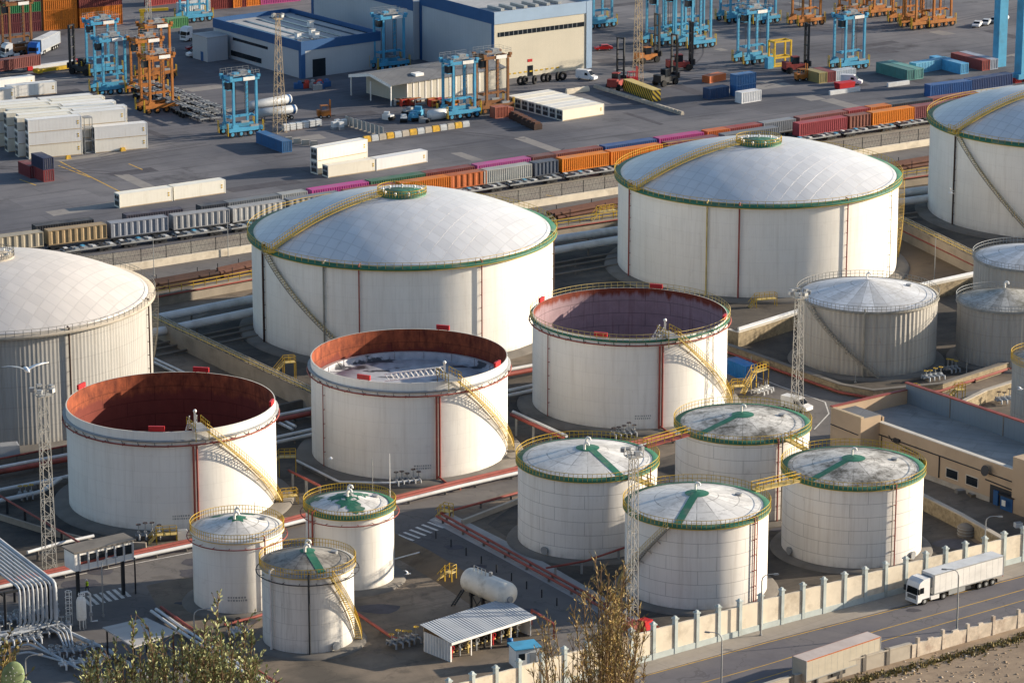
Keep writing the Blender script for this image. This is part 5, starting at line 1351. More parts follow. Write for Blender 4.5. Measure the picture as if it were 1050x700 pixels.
lamp_post('grey street lamp on the pavement below the seamed tank closest to the street', 739.5, 703, 649, PI-.3)
lamp_post('grey street lamp behind the street wall right of the seamed tank with side stair', 780, 652, 589, .2)
lamp_post('grey lamp in front of the control cabin on the terminal road', 106, 632, 573, .5)
lamp_post('grey lamp beside the three grey pipes near the small left tank', 200, 676, 625, .3)
lamp_post('grey lamp at the bottom left beside the cactus', 27, 705, 672, .3)
def pole(label, x, y, h, m_='galvanised', name='pole', group='thin poles among the tanks', cat='pole'):
    p = P(x, y); mb = MB(); mb.tube([(p.x, p.y, 0), (p.x, p.y, h)], [.09, .06], m_, 6); mb.box((p.x, p.y, .06), (.4, .4, .12), 'concrete'); tag(mb.build(name), label, cat, group)
pole('thin pole standing by the perimeter road left of the middle dome tank', 158, 283, 7.5)
pole('thin pole on the ballast beside the fence near the middle dome tank', 234, 263, 9)
pole('thin pole in the bund behind the silver roofed ribbed tank', 958, 286, 8)
pole('thin pole beside the green splashed tank, behind it', 382, 508, 6)
pole('taller white pole beside the green splashed tank roof', 400, 520, 8.5, 'white_paint')
pole('thin pole at the foot of the bund before the silver roofed ribbed tank', 770, 382, 3)
pole('short white post on the bund near the grey ribbed tank stair', 877, 392, 3.2)
pole('short white post at the bund corner below the ribbed tanks', 991, 384, 3)

# ---------------------------------------------------------------- small plant between the tanks
def valves(label, x, y, rz, n=4, L=4.0, m1='machine_grey', m2='rust_brown_shaded', seed=1, hh=1.6):
    p = P(x, y); t = thing('valve_manifold', label, 'valves', tuple(p), rz, 'valve manifolds at tank feet'); rr = random.Random(seed)
    mb = MB()
    for k in range(2): mb.tube([(-L/2, k*.7, .7), (L/2, k*.7, .7)], .18, m1, 8)
    mb.build('header_pipe', t)
    for i in range(n):
        xx = -L/2+L*(i+.5)/n; mb = MB(); yy = .35*rr.random(); h = hh*rr.uniform(.8, 1.3)
        mb.tube([(xx, yy-1.2, .3), (xx, yy-1.2, .9), (xx, yy, .9), (xx, yy+1.2, .9), (xx, yy+1.2, .2)], .14, m1, 8)
        mb.tube([(xx, yy, .9), (xx, yy, h+.5)], .07, 'galvanised', 6); mb.box((xx, yy, 1.0), (.45, .5, .45), m1)
        o = mb.build('valve', t)
        w_ = MB(); w_.tube([(xx+.34*math.cos(q*PI/6), yy+.34*math.sin(q*PI/6), h+.5) for q in range(12)], .05, m2, 5, False, True); w_.beam((xx-.34, yy, h+.5), (xx+.34, yy, h+.5), .05, .05, m2); w_.build('hand_wheel', o)
    return t
for k, a in enumerate((('grey valve group at the foot of the tank with the rolling ladder', 418, 497, .3, 5, 4.5), ('grey valve group at the foot of the yellow railed open tank', 640, 449, .3, 5, 4.5), ('grey valve group between the control cabin and the rusty tank', 153, 553, .2, 4, 4),
                       ('white valve group on the terminal road side near the blue box', 783, 404, 1.0, 4, 4, 'pipe_white'), ('valve group with pale hoops at the foot of the grey ribbed tank', 957, 390, .5, 4, 4, 'pipe_grey', 'yellow_paint'), ('yellow wheeled valve group between the two ribbed tanks', 976, 382, .5, 3, 2.5, 'machine_grey', 'yellow_paint'),
                       ('valve group with red wheels on the apron by the open shed', 415, 662, .6, 5, 5, 'machine_grey', 'yellow_paint'), ('white pipe valves beside the pool of shade near the beige edge tank', 1030, 414, .3, 3, 3, 'pipe_grey'),
                       ('grey valve group beside the pipes at the lattice mast', 27, 512, .3, 3, 2.6, 'machine_grey', 'yellow_paint'), ('grey valve group on the bottom left manifold pad, front', 88, 683, .4, 6, 7, 'pipe_white'), ('grey valve group on the bottom left manifold pad, rear', 30, 655, .3, 7, 9, 'machine_grey', 'galvanised'), ('valve group at the foot of the small streaky tank', 245, 652, .4, 3, 3, 'pipe_white'))):
    valves(*a, seed=k+3)
def crossover(label, x, y, rz, h=2.2, L=2.4):
    p = P(x, y); t = thing('access_platform', label, 'platform', tuple(p), rz, 'yellow access platforms')
    mb = MB(); mb.box((0, 0, h), (L, 1.2, .1), 'pale_yellow')
    for sx in (-1, 1):
        for sy in (-1, 1): mb.beam((sx*L/2, sy*.55, 0), (sx*L/2, sy*.55, h), .1, .1, 'yellow_paint')
    mb.build('deck', t)
    mb = MB(); rail(mb, [(-L/2, -.6, h), (L/2, -.6, h)], 'yellow_paint', 1.1, .042, step=.9); rail(mb, [(-L/2, .6, h), (L/2, .6, h), (L/2, -.6, h)], 'yellow_paint', 1.1, .042, step=.9); mb.build('railing', t)
    mb = MB(); n = int(h/.25)
    for s in (-1, 1): mb.beam((-L/2, s*.5, h), (-L/2-h*.9, s*.5, 0), .06, .18, 'pale_yellow'); mb.beam((-L/2, s*.5, h+1), (-L/2-h*.9, s*.5, 1), .07, .07, 'yellow_paint'); mb.beam((-L/2-h*.45, s*.5, h/2), (-L/2-h*.45, s*.5, h/2+1), .07, .07, 'yellow_paint')
    for i in range(n): mb.box((-L/2-h*.9*(i+.5)/n, 0, h-h*(i+.5)/n), (.24, 1.0, .04), 'pale_yellow')
    mb.build('stair', t)
crossover('yellow stair platform at the right foot of the dark rusty tank', 295, 488, .1, 3.2, 2.6)
crossover('low yellow platform between the dark rusty tank and green peaked tank', 297, 516, .3, 1.2)
crossover('yellow platform over the red pipes near the control cabin', 171, 556, .2, 1.3, 3)
crossover('yellow platform next to the blue box container', 779, 398, .8, 3.2, 3.2)
crossover('yellow platform beside the brown pipes under the open tank stair', 757, 405, .2, 1.6, 2)
crossover('small yellow stair over the bund wall by the ribbed tank', 938, 411, .4, 1.8, 1.2)
crossover('yellow stair on the embankment left of the horizontal vessel', 462, 597, -.6, 1.6, 1.2)
crossover('yellow railed steps at the pipe crossing near the crosswalk', 458, 530, -.5, 1.0, 1.6)
crossover('yellow platform at the bund wall below the middle dome tank', 297, 392, .3, 3.6, 2.0)
crossover('yellow stair frame by the bund beyond the tan building', 984, 411, .3, 2.0, 1.4)
crossover('small yellow platform at the foot of the far dome tank', 785, 314, .3, 1.4, 4)
crossover('yellow platform before the brick pipe stack right of the middle dome tank', 622, 224, .5, 1.6, 4)
# ---------------------------------------------------------------- flat tan building
b0 = P(901, 473); b1 = P(1038, 523); L, an = frame_at(b0, b1)
t = thing('tan_building', 'long flat roofed tan building with raised rear parapet and red coping', 'building', tuple(b0), an)
hall_mat('parapet_sheet', '6c7c88')
plain('tan_render', 'b09a80', .85, .08, .3, dirt='8c7150', damt=.4)
hf, hb, D = 6.4, 9.0, 12.5; Lx = L+14
mb = MB(); wallbox(mb, 0, L+.5, 0, .35, 0, hf, 'tan_render'); wallbox(mb, L+.5, Lx, -.8, D, 0, hf+2.4, 'tan_render'); wallbox(mb, -7.2, Lx-.01, D-.4, D, 0, hb, 'parapet_sheet')
wallbox(mb, -7.2, -6.8, -3.9, D-.41, 0, hb-1.0, 'tan_render'); wallbox(mb, -6.79, -.01, -4.0, -3.6, 0, hb-1.2, 'tan_render'); wallbox(mb, -.4, -.004, -3.59, .2, 0, hb-1.4, 'tan_render'); wallbox(mb, -6.79, -.41, .9, 1.25, 0, hb-1.9, 'tan_render'); mb.build('wall', t)
mb = MB(); wallbox(mb, .0, L+.49, .36, D-.41, hf-.9, hf-.65, 'roof_flat'); wallbox(mb, -6.79, -.003, 1.26, D-.42, hf-.9, hf-.66, 'roof_flat'); wallbox(mb, -6.78, -.42, -3.58, .89, hb-1.9, hb-1.6, 'shed_roof'); mb.build('roof', t)
mb = MB(); wallbox(mb, -.2, L+.45, -.12, .7, hf+.003, hf+.16, 'pipe_concrete_top'); mb.build('eaves', t)
mb = MB(); wallbox(mb, -7.4, Lx, D-.55, D+.15, hb+.003, hb+.2, 'pipe_red'); wallbox(mb, -7.35, -6.65, -4.0, D-.56, hb-.997, hb-.85, 'pipe_red'); wallbox(mb, -7.35, .1, -4.15, -3.5, hb-1.196, hb-.98, 'tan_panel'); mb.build('coping', t)
for i in range(3): mb = MB(); wallbox(mb, 3+i*12, 3.2+i*12, D-.47, D-.403, hf-.6, hb, 'concrete_dark'); mb.build('parapet_joint', t)
mb = MB(); mb.tube([(-.1, -.12, 4.5), (L+.4, -.12, 4.5)], .09, 'dark_steel', 6); mb.tube([(.6, -.12, 4.4), (.6, -.12, 0)], .08, 'dark_steel', 6); mb.tube([(13.8, -.12, 4.4), (13.8, -.12, 1)], .1, 'dark_steel', 6); mb.build('conduit', t)
for x in (9.2, 15.4, 19.8):
    wd = 1.5 if x < 10 else 2.5
    mb = MB(); wallbox(mb, x-.12, x+wd+.12, -.06, -.003, 1.5, 3.1, 'pipe_concrete_top'); f_ = mb.build('window', t)
    mb = MB(); wallbox(mb, x, x+wd, -.075, -.061, 1.62, 2.98, 'glass_dark'); mb.build('pane', f_)
mb = MB(); wallbox(mb, 25, 31, -.05, -.003, 0, 2.9, 'dark_steel'); mb.build('doorway', t)
mb = MB(); wallbox(mb, 26, 27.0, -.3, -.06, 0, 2.3, 'warehouse_blue'); mb.build('door', t)
mb = MB(); mb.tube([(-7, -4.1, 5.2), (-.5, -4.1, 5.0)], .08, 'dark_steel', 6); mb.tube([(2.2, -.1, 4.9), (3, -.1, 4.2), (9, -.1, 3.6)], .07, 'dark_steel', 6); mb.tube([(5, -.1, 3.3), (8.6, -.1, 3.3)], .09, 'pipe_red', 6); mb.box((4.2, -.2, 4.6), (1.3, .4, .5), 'dark_steel'); mb.tube([(24, -.1, 3.4), (L, -.1, 3.2)], .1, 'dark_steel', 6); mb.build('pipework', t)
mb = MB(); mb.tube([(24.6, -.5, 5.0), (24.6, -.9, 5.1)], [.2, .85], 'dark_steel', 16); mb.tube([(24.6, -.05, 5), (24.6, -.5, 5)], .07, 'dark_steel', 6); mb.build('dish', t)
mb = MB(); wallbox(mb, 0, 8, -.05, -.002, 0, 1.2, 'concrete'); wallbox(mb, 8.2, 25, -.05, -.002, 0, .8, 'concrete'); mb.build('plinth', t)
for k, (x, y, w_, h_, m_) in enumerate(((9, 470, 3.4, 2.4, 'pipe_grey'), (187, 552, 1.6, 1.3, 'white_paint'), (1003, 545, .8, .8, 'white_paint'), (1044, 540, 1.2, .7, 'white_paint'), (985, 505, 1.6, .5, 'concrete_dark'), (1000, 508, 2.0, .4, 'brown_soil'))):
    p = P(x, y); mb = MB(); mb.box((0, 0, h_/2), (w_, w_*.7, h_), m_, 0, .94); mb.box((0, 0, h_+.03), (w_*.8, w_*.6, .06), 'machine_grey'); o = mb.build('equipment_box', None, tuple(p), .3)
    tag(o, ('grey equipment box at the foot of the ribbed beige dome tank', 'white box beside the red pipes left of the small green peaked tank', 'small white box beside the brown stone wall', 'white box at the right edge below the blue hut', 'low dark box against the front of the tan building', 'low brown planter against the front of the tan building')[k], 'box')
p = P(1037, 522); mb = MB(); mb.box((p.x, p.y, 1.1), (2.6, 2.2, 2.2), 'warehouse_blue', an); mb.box((p.x, p.y, 2.3), (3.2, 2.8, .15), 'dark_steel', an); mb.box((p.x-1.4, p.y-1.2, 1.4), (.8, .06, .9), 'lamp_glass', an)
tag(mb.build('guard_hut'), 'small dark blue hut in front of the tan building at the right edge', 'hut')
for k, (x, y) in enumerate(((1012, 512), (1019, 514))):
    p = P(x, y); mb = MB(); mb.box((p.x, p.y, 1.1), (1.1, .8, 2.2), 'galvanised', an); mb.box((p.x, p.y, 2.25), (1.25, .95, .1), 'machine_grey', an)
    tag(mb.build('steel_cabinet'), '%s grey steel cabinet beside the blue door of the tan building' % ('left' if k == 0 else 'right'), 'cabinet', 'cabinets by the tan building')
p = P(991, 549); mb = MB(); mb.lathe([(1.35, 0), (1.35, 1.5), (.9, 1.75), (.01, 1.8)], 'concrete_dark', 24, 'plan'); 
for z in (.4, .9, 1.35): mb.tube(ring(1.37, z, 24), .05, 'machine_grey', 5, False, True)
mb.build('tank_body').location = (0, 0, 0)
o = bpy.data.objects['tank_body']; o.name = 'cistern'; o.location = tuple(p); tag(o, 'round grey concrete cistern on the ground below the brown stone wall', 'cistern')

# ---------------------------------------------------------------- control cabin on posts, person, filter vessel
c0 = P(77, 586, 5.4); c1 = P(137.5, 572.5, 5.4); L, an = frame_at(c0, c1)
t = thing('control_cabin', 'long white control cabin on black posts over the terminal road', 'cabin', (c0.x, c0.y, 0), an)
mb = MB(); wallbox(mb, 0, L, 0, 3.0, 5.4, 8.1, 'white_paint'); mb.build('body', t)
mb = MB(); wallbox(mb, -.25, L+.25, -.3, 3.3, 8.103, 8.3, 'concrete_dark'); mb.build('roof', t)
for i in range(6):
    x = .9+i*(L-.9)/6; wd = (L-.9)/6
    mb = MB(); wallbox(mb, x, x+wd-.35, -.05, -.002, 6.3, 7.6, 'glass_dark'); w_ = mb.build('window', t)
    if i < 4: mb = MB(); wallbox(mb, x, x+wd-.35, -.07, -.052, 6.3, 6.65, 'pipe_red'); mb.build('sill_panel', w_)
mb = MB()
for i in range(7): x = .78+i*(L-.9)/6; wallbox(mb, x-.06, x+.06, -.12, -.001, 5.3, 8.1, 'pipe_white')
mb.build('mullion', t)
for x in (1.0, L-1.2): mb = MB(); mb.box((x, 1.2, 2.7), (.42, .42, 5.4), 'dark_steel'); mb.build('post', t)
for x in (L-.1,): mb = MB(); mb.tube([(x+.4, .4, 0), (x+.4, .4, 5.4)], .12, 'dark_steel', 8); mb.build('post', t)
# worker in a hi-vis jacket, walking
def person(x, y, label, rz):
    p = P(x, y); bm_ = bpy.data.meshes.new('person'); 
    J = {'pel': (0, 0, .95), 'ch': (.02, 0, 1.25), 'nk': (.02, 0, 1.48), 'hd': (.05, 0, 1.6), 'tp': (.05, 0, 1.74), 'sl': (.02, .2, 1.42), 'sr': (.02, -.2, 1.42), 'el': (-.08, .26, 1.15), 'er': (.12, -.26, 1.16), 'hl': (.02, .27, .92), 'hr': (.26, -.24, .98),
         'kl': (.14, .1, .52), 'kr': (-.06, -.1, .5), 'al': (.2, .1, .09), 'ar': (-.26, -.1, .14), 'tl': (.36, .1, .04), 'tr': (-.12, -.1, .05), 'hpl': (.02, .1, .9), 'hpr': (-.02, -.1, .9)}
    E = [('pel', 'ch'), ('ch', 'nk'), ('nk', 'hd'), ('hd', 'tp'), ('ch', 'sl'), ('ch', 'sr'), ('sl', 'el'), ('sr', 'er'), ('el', 'hl'), ('er', 'hr'), ('pel', 'hpl'), ('pel', 'hpr'), ('hpl', 'kl'), ('hpr', 'kr'), ('kl', 'al'), ('kr', 'ar'), ('al', 'tl'), ('ar', 'tr')]
    RR = {'pel': .15, 'ch': .17, 'nk': .06, 'hd': .1, 'tp': .07, 'sl': .075, 'sr': .075, 'el': .05, 'er': .05, 'hl': .04, 'hr': .04, 'hpl': .11, 'hpr': .11, 'kl': .075, 'kr': .075, 'al': .05, 'ar': .05, 'tl': .045, 'tr': .045}
    ks = list(J); bm_.from_pydata([J[k] for k in ks], [(ks.index(a), ks.index(b)) for a, b in E], [])
    o = bpy.data.objects.new('person', bm_); COL.objects.link(o)
    md = o.modifiers.new('Skin', 'SKIN'); o.modifiers.new('Sub', 'SUBSURF').levels = 1
    for i, k in enumerate(ks): bm_.skin_vertices[0].data[i].radius = (RR[k], RR[k])
    bm_.skin_vertices[0].data[0].use_root = True
    dg = bpy.context.evaluated_depsgraph_get(); me = bpy.data.meshes.new_from_object(o.evaluated_get(dg)); bpy.data.objects.remove(o)
    for n in ('dark_cloth', 'skin'): me.materials.append(M[n])
    for f in me.polygons:
        c = f.center; f.use_smooth = True; f.material_index = 1 if (c.z > 1.5 or (c.z < 1.0 and abs(c.y) > .215)) else 0
    o = bpy.data.objects.new('person', me); COL.objects.link(o); o.location = tuple(p); o.rotation_euler = (0, 0, rz); tag(o, label, 'person')
    mb = MB(); mb.lathe([(.235, .88), (.225, 1.0), (.24, 1.25), (.2, 1.42), (.09, 1.5)], 'hi_vis', 16, 'plan'); v_ = mb.build('jacket', o); v_.scale = (.85, 1.05, 1)
    mb = MB(); mb.lathe([(.135, 1.66), (.13, 1.74), (.08, 1.81), (.01, 1.83)], 'white_paint', 14, 'plan'); h_ = mb.build('helmet', o); h_.location = (.05, 0, 0)
    return o
person(89.5, 606, 'worker in yellow high visibility jacket walking under the control cabin', 2.6)
t = thing('filter_vessel', 'upright white filter vessel with caged ladders beside the bent white pipe', 'vessel', tuple(P(84, 641)), .2)
mb = MB(); mb.lathe([(.6, .9), (.68, 1.1), (.68, 3.6), (.5, 4.1), (.01, 4.3)], 'white_paint', 24, 'plan'); mb.build('body', t)
for a in (30, 150, 270): mb = MB(); q = polar(.55, a); mb.beam((q.x, q.y, 0), (q.x, q.y, 1.3), .14, .14, 'galvanised'); mb.build('leg', t)
for (x, y, h) in ((-1.7, .2, 5.0), (0, -1.3, 5.2)):
    mb = MB()
    for z in (1.8, 2.6, 3.4, 4.2, 5.0): mb.tube([(x+.45*math.cos(i*PI/5), y+.45*math.sin(i*PI/5), z) for i in range(10)], .045, 'white_paint', 5, False, True)
    for i in range(5): mb.beam((x+.45*math.cos(i*2*PI/5), y+.45*math.sin(i*2*PI/5), 0), (x+.45*math.cos(i*2*PI/5), y+.45*math.sin(i*2*PI/5), h), .06, .06, 'white_paint')
    mb.build('caged_ladder', t)
mb = MB(); mb.tube([(0, 0, 4.3), (0, 0, 4.8), (.9, .2, 4.8), (1.3, .3, 4.4), (1.3, .3, .4), (2.2, .4, .4)], .14, 'pipe_white', 8); mb.box((1.3, .3, 1.5), (.5, .5, .5), 'machine_grey'); mb.build('pipe', t)
# ---------------------------------------------------------------- pipe rack bottom left
u0, u1 = P(0, 553, 7.0), P(57, 597, 7.0); du_ = (u1-u0).normalized(); dn = Vector((-du_.y, du_.x, 0))*-1
if dn.x > 0: dn = -dn
t = thing('pipe_rack', 'black steel pipe rack carrying parallel white pipes at the left edge', 'pipe rack', (u1.x, u1.y, 0))
def loc_(v): return Vector((v.x-u1.x, v.y-u1.y, v.z))
for k, (q, q2) in enumerate(((.8, 0), (7.2, 0), (.8, -13), (7.2, -13), (.8, -27), (7.2, -27))):
    p = u1+dn*q+du_*(q2-.6); mb = MB(); mb.box(tuple(loc_(Vector((p.x, p.y, 3.4)))), (.32, .32, 6.8), 'dark_steel'); mb.build('post', t)
mb = MB()
for q2 in (-.6, -13.6, -27.6): mb.beam(loc_(u1+dn*-.3+du_*q2+Vector((0, 0, -.35))), loc_(u1+dn*8+du_*q2+Vector((0, 0, -.35))), .3, .35, 'dark_steel')
for q in (-.2, 7.6): mb.beam(loc_(u1+dn*q+du_*0+Vector((0, 0, -.5))), loc_(u1+dn*q+du_*-40+Vector((0, 0, -.5))), .2, .3, 'dark_steel')
mb.build('beam', t)
for k in range(9):
    off = dn*(.15+k*.62); e = u1+off+du_*(k*-.05); mb = MB(); far = u1+off-du_*48
    if k == 0: 
        g = P(61, 637, .5); pts = [far, e, e+Vector((0, 0, -.3)), Vector((e.x, e.y, .9)), Vector((e.x, e.y, .6))]
        pts = [far, e+du_*-.8, e+du_*-.2+Vector((0, 0, -.2)), e+Vector((0, 0, -.9)), Vector((e.x, e.y, 1.2)), Vector((e.x+.3, e.y-.3, .6)), P(112, 667, .5), P(150, 692, .5)]; rad = .32
    else: pts = [far, e+du_*-.8, e+du_*-.2+Vector((0, 0, -.2)), e+Vector((0, 0, -.9)), Vector((e.x, e.y, 2.0)), Vector((e.x, e.y, 1.4))+dn*.3, Vector((e.x, e.y, 1.15))+dn*1.0, Vector((e.x, e.y, 1.1))+dn*16]; rad = .18
    mb.tube(pts, rad, 'pipe_grey', 10); o = mb.build('pipe'); tag(o, ('thick white pipe dropping from the pipe rack and running along the ground' if k == 0 else 'white pipe lying on the pipe rack and dropping down at its end'), 'pipe', None if k == 0 else 'white pipes on the pipe rack')
for k in range(4):
    y0 = 652-k*2.0
    pipe_run('white manifold pipe bending down on the pad under the pipe rack', [(-40, y0+12, 1.3), (48+k*5, y0-10+k*1, 1.3), (60+k*4, y0-3+k, .9), (66+k*3, y0+10+k*2, .5)], .13, 'pipe_grey', 1, 60, 8, 'white manifold pipes under the pipe rack')
for k in range(3):
    pipe_run('white pipe in front of the manifold pad ending at the shrub', [(-30, 664+k*7, .8), (30, 652+k*8, .8), (50+k*8, 668+k*5, .8), (90+k*5, 690+k*2, .6)], .16, 'pipe_grey', 1, 60, 8, 'white pipes in front of the manifold pad')
for k, (x, y) in enumerate(((10, 640), (38, 634), (20, 661), (50, 648), (74, 672))):
    valves('small dense valve group on the bottom left manifold pad, number %s from the rack' % ('one', 'two', 'three', 'four', 'five')[k], x, y, .35, 7, 6.5, 'pipe_grey', 'galvanised', 40+k, 1.2)
# canopy
q = [P(105, 643, 5), P(150, 633, 5), P(182, 648, 5.0), P(137, 663, 5)]
t = thing('canopy', 'pale flat canopy on thin posts above the bottom left shrub', 'canopy', (q[0].x, q[0].y, 0)); mb = MB()
mb.prism([(v.x-q[0].x, v.y-q[0].y) for v in q], 4.85, 5.05, 'light_apron', bottom=True); mb.build('roof', t)
for v in q: w_ = q[0].lerp(q[2], .5); u = v.lerp(w_, .12); mb = MB(); mb.box((u.x-q[0].x, u.y-q[0].y, 2.42), (.22, .22, 4.85), 'brick_red' if v is q[2] else 'dark_steel'); mb.build('post', t)
# ---------------------------------------------------------------- horizontal vessel and open shed
v0, v1 = P(482, 593.5, 4.4), P(520.5, 609.5, 4.4); L, an = frame_at(v0, v1)
t = thing('horizontal_vessel', 'white horizontal cylinder vessel on black legs above the open shed', 'vessel', (v0.x, v0.y, 0), an); rad = 1.75
plain('vessel_white', 'cfcbc0', .5, .1, .5, dirt='6f6757', damt=.7)
mb = MB(); pts = [(-.75, 0, 4.4), (-.5, 0, 4.4), (-.15, 0, 4.4), (.3, 0, 4.4), (L-.3, 0, 4.4), (L+.15, 0, 4.4), (L+.5, 0, 4.4), (L+.75, 0, 4.4)]
mb.tube(pts, [.3, rad*.72, rad*.93, rad, rad, rad*.93, rad*.72, .3], 'vessel_white', 32); mb.build('shell', t)
mb = MB(); mb.tube([(L+.6, -.2, 4.0), (L+.95, -.2, 4.0)], .45, 'machine_grey', 16); mb.build('manhole', t)
for x in (1.6, L-1.6, L/2):
    for s in (-1, 1): mb = MB(); mb.box((x, s*1.1, 1.6), (.28, .28, 3.2), 'dark_steel'); mb.build('leg', t)
    mb = MB(); mb.box((x, 0, 2.9), (.4, 2.7, .5), 'dark_steel'); mb.build('saddle', t)
mb = MB()
for x in (1.6, L/2): mb.beam((x, -1.1, .3), (x+(L/2-1.6), -1.1, 3), .1, .1, 'dark_steel'); mb.beam((x, -1.1, 3), (x+(L/2-1.6), -1.1, .3), .1, .1, 'dark_steel')
mb.build('brace', t)
mb = MB()
for s in (-.3, .3): mb.beam((-2.6, -1+s, 0), (-.3, -1+s, 3.0), .1, .14, 'dark_steel')
for i in range(9): mb.box((-2.6+i*.26, -1, .2+i*.33), (.2, .6, .05), 'dark_steel')
mb.build('ladder', t)
mb = MB(); rail(mb, [(1.5, -.5, 6.1), (4, -.5, 6.1)], 'galvanised', .9, .05, step=.8); mb.tube([(L*.55, 0, 6.0), (L*.55, 0, 6.7)], .25, 'machine_grey', 10); mb.build('top_fitting', t)
s0, s1 = P(462, 678.5), P(545, 651.5); L, an = frame_at(s0, s1); W = 5.6
p = P(438, 666); back = (p-s0); W = abs(back.dot(Vector((-math.sin(an), math.cos(an), 0))))
t = thing('open_shed', 'low open fronted shed with corrugated grey roof and red fittings inside', 'shed', tuple(s0), an); W = max(4.5, min(W, 8))
hh = 2.9
def corr(name):
    b = NB(name); v = b.coord(); sx = b.n('ShaderNodeSeparateXYZ'); b.l(v, sx.inputs[0])
    wv = b.math('SINE', b.math('MULTIPLY', sx.outputs[0], 2*PI/.45)); c = srgb('a9aeb3')
    col = b.mix(b.ramp(b.noise(v, .5, 5), .3, .7), tuple(x*.85 for x in c), c); col = b.mix(b.ramp(wv, .3, 1), col, tuple(x*.72 for x in c))
    b.bump(wv, .5, .06); MATS[name] = b.fin(col, .5)
corr('corrugated_roof')
mb = MB(); k = 60
for i in range(k):
    x0, x1 = -.3+(L+.6)*i/k, -.3+(L+.6)*(i+1)/k; dz = .05 if i % 2 else 0
    mb.add([(x0, -.5, hh+dz), (x1, -.5, hh+.05-dz), (x1, W+.3, hh+.9+.05-dz), (x0, W+.3, hh+.9+dz)], [(0, 1, 2, 3)], 'corrugated_roof')
mb.add([(-.3, -.5, hh-.06), (L+.3, -.5, hh-.06), (L+.3, W+.3, hh+.84), (-.3, W+.3, hh+.84)], [(3, 2, 1, 0)], 'galvanised'); wallbox(mb, -.3, L+.3, -.6, -.51, hh-.3, hh+.04, 'white_paint'); mb.build('roof', t)
mb = MB(); wallbox(mb, 0, .1, 0, W, 0, hh-.08, 'white_paint')
for i in range(9): wallbox(mb, -.04, -.003, .2+i*W/9.5, .5+i*W/9.5, 0, hh-.1, 'pipe_white')
wallbox(mb, 0, L, W-.1, W, 0, hh+.6, 'tan_panel'); wallbox(mb, L-.1, L, .1, W-.11, 0, hh-.08, 'white_paint'); mb.build('wall', t)
for i in range(5): mb = MB(); mb.box((.15+i*(L-.3)/4, .08, hh/2-.1), (.14, .14, hh-.2), 'white_paint'); mb.build('post', t)
rr = random.Random(9)
for i in range(9):
    x = 1+i*(L-2)/8.5; mb = MB(); m_ = ('fire_red', 'machine_grey', 'pale_yellow', 'machine_grey', 'dark_steel')[i % 5]
    mb.tube([(x, 1.0, 0), (x, 1.0, rr.uniform(1.2, 1.9))], .14, m_, 8); mb.tube([(x-.5, 1.0, .8), (x+.5, 1.0, .8)], .12, 'pale_yellow', 8); mb.box((x, 1.0, 1.0), (.4, .4, .4), m_); mb.tube([(x+.3*math.cos(q_*PI/5), .7, 1.5+.3*math.sin(q_*PI/5)) for q_ in range(10)], .05, m_, 5, False, True)
    o = mb.build('hydrant_valve', None, tuple(s0), an); tag(o, ('red valve stand under the open fronted shed' if m_ == 'fire_red' else 'grey or yellow valve stand under the open fronted shed'), 'valve', ('red' if m_ == 'fire_red' else 'dull')+' valve stands in the open shed')
p = P(523, 662); mb = MB(); mb.lathe([(.38, 0), (.42, .3), (.42, .8), (.38, 1.1), (.01, 1.12)], 'container_blue', 18, 'plan'); o = mb.build('barrel', None, tuple(p)); tag(o, 'blue barrel standing at the front of the open fronted shed', 'barrel')
# little cabin with blue roof
c0, c1 = P(529, 686), P(551, 683); L, an = frame_at(c0, c1); t = thing('gate_cabin', 'small white cabin with bright blue roof behind the street wall', 'cabin', tuple(c0), an); L = 3.4
mb = MB(); wallbox(mb, 0, L, 0, 2.6, 0, 2.7, 'white_paint'); mb.build('body', t); mb = MB(); wallbox(mb, -.2, L+.2, -.25, 2.8, 2.703, 2.85, 'straddle_blue'); mb.build('roof', t)
mb = MB(); wallbox(mb, .4, 1.3, -.04, -.002, 1.2, 2.1, 'glass_dark'); mb.build('window', t); mb = MB(); wallbox(mb, 2, 2.9, -.04, -.002, .1, 2.1, 'machine_grey'); mb.build('door', t)
# red pipe gate frame and red pump box behind the wall
mb = MB(); a, b = P(545, 640), P(568, 655)
for p in (a, b): mb.beam(p, p+Vector((0, 0, 2.2)), .25, .25, 'pipe_red')
mb.beam(a+Vector((0, 0, 2.2)), b+Vector((0, 0, 2.2)), .25, .25, 'pipe_red'); tag(mb.build('red_gate'), 'rust red pipe frame standing beside the open fronted shed', 'frame')
p = P(661, 647); t = thing('pump_unit', 'bright red pump box with dull red sloping hood behind the street wall', 'pump', tuple(p), UA+.3)
mb = MB(); mb.box((0, 0, .85), (1.7, 1.6, 1.7), 'fire_red', 0, .96); mb.box((-.6, 0, 1.75), (.4, 1.3, .12), 'red_paint'); mb.build('body', t)
mb = MB(); mb.box((-1.9, .6, 1.2), (2.4, 1.5, .9), 'pipe_red'); mb.build('hood', t)
mb = MB()
for i in range(5): mb.beam((1.2+i*.3, -.7, .1), (1.2+i*.3, 1.0, .5), .1, .1, 'pipe_red')
mb.build('grille', t)
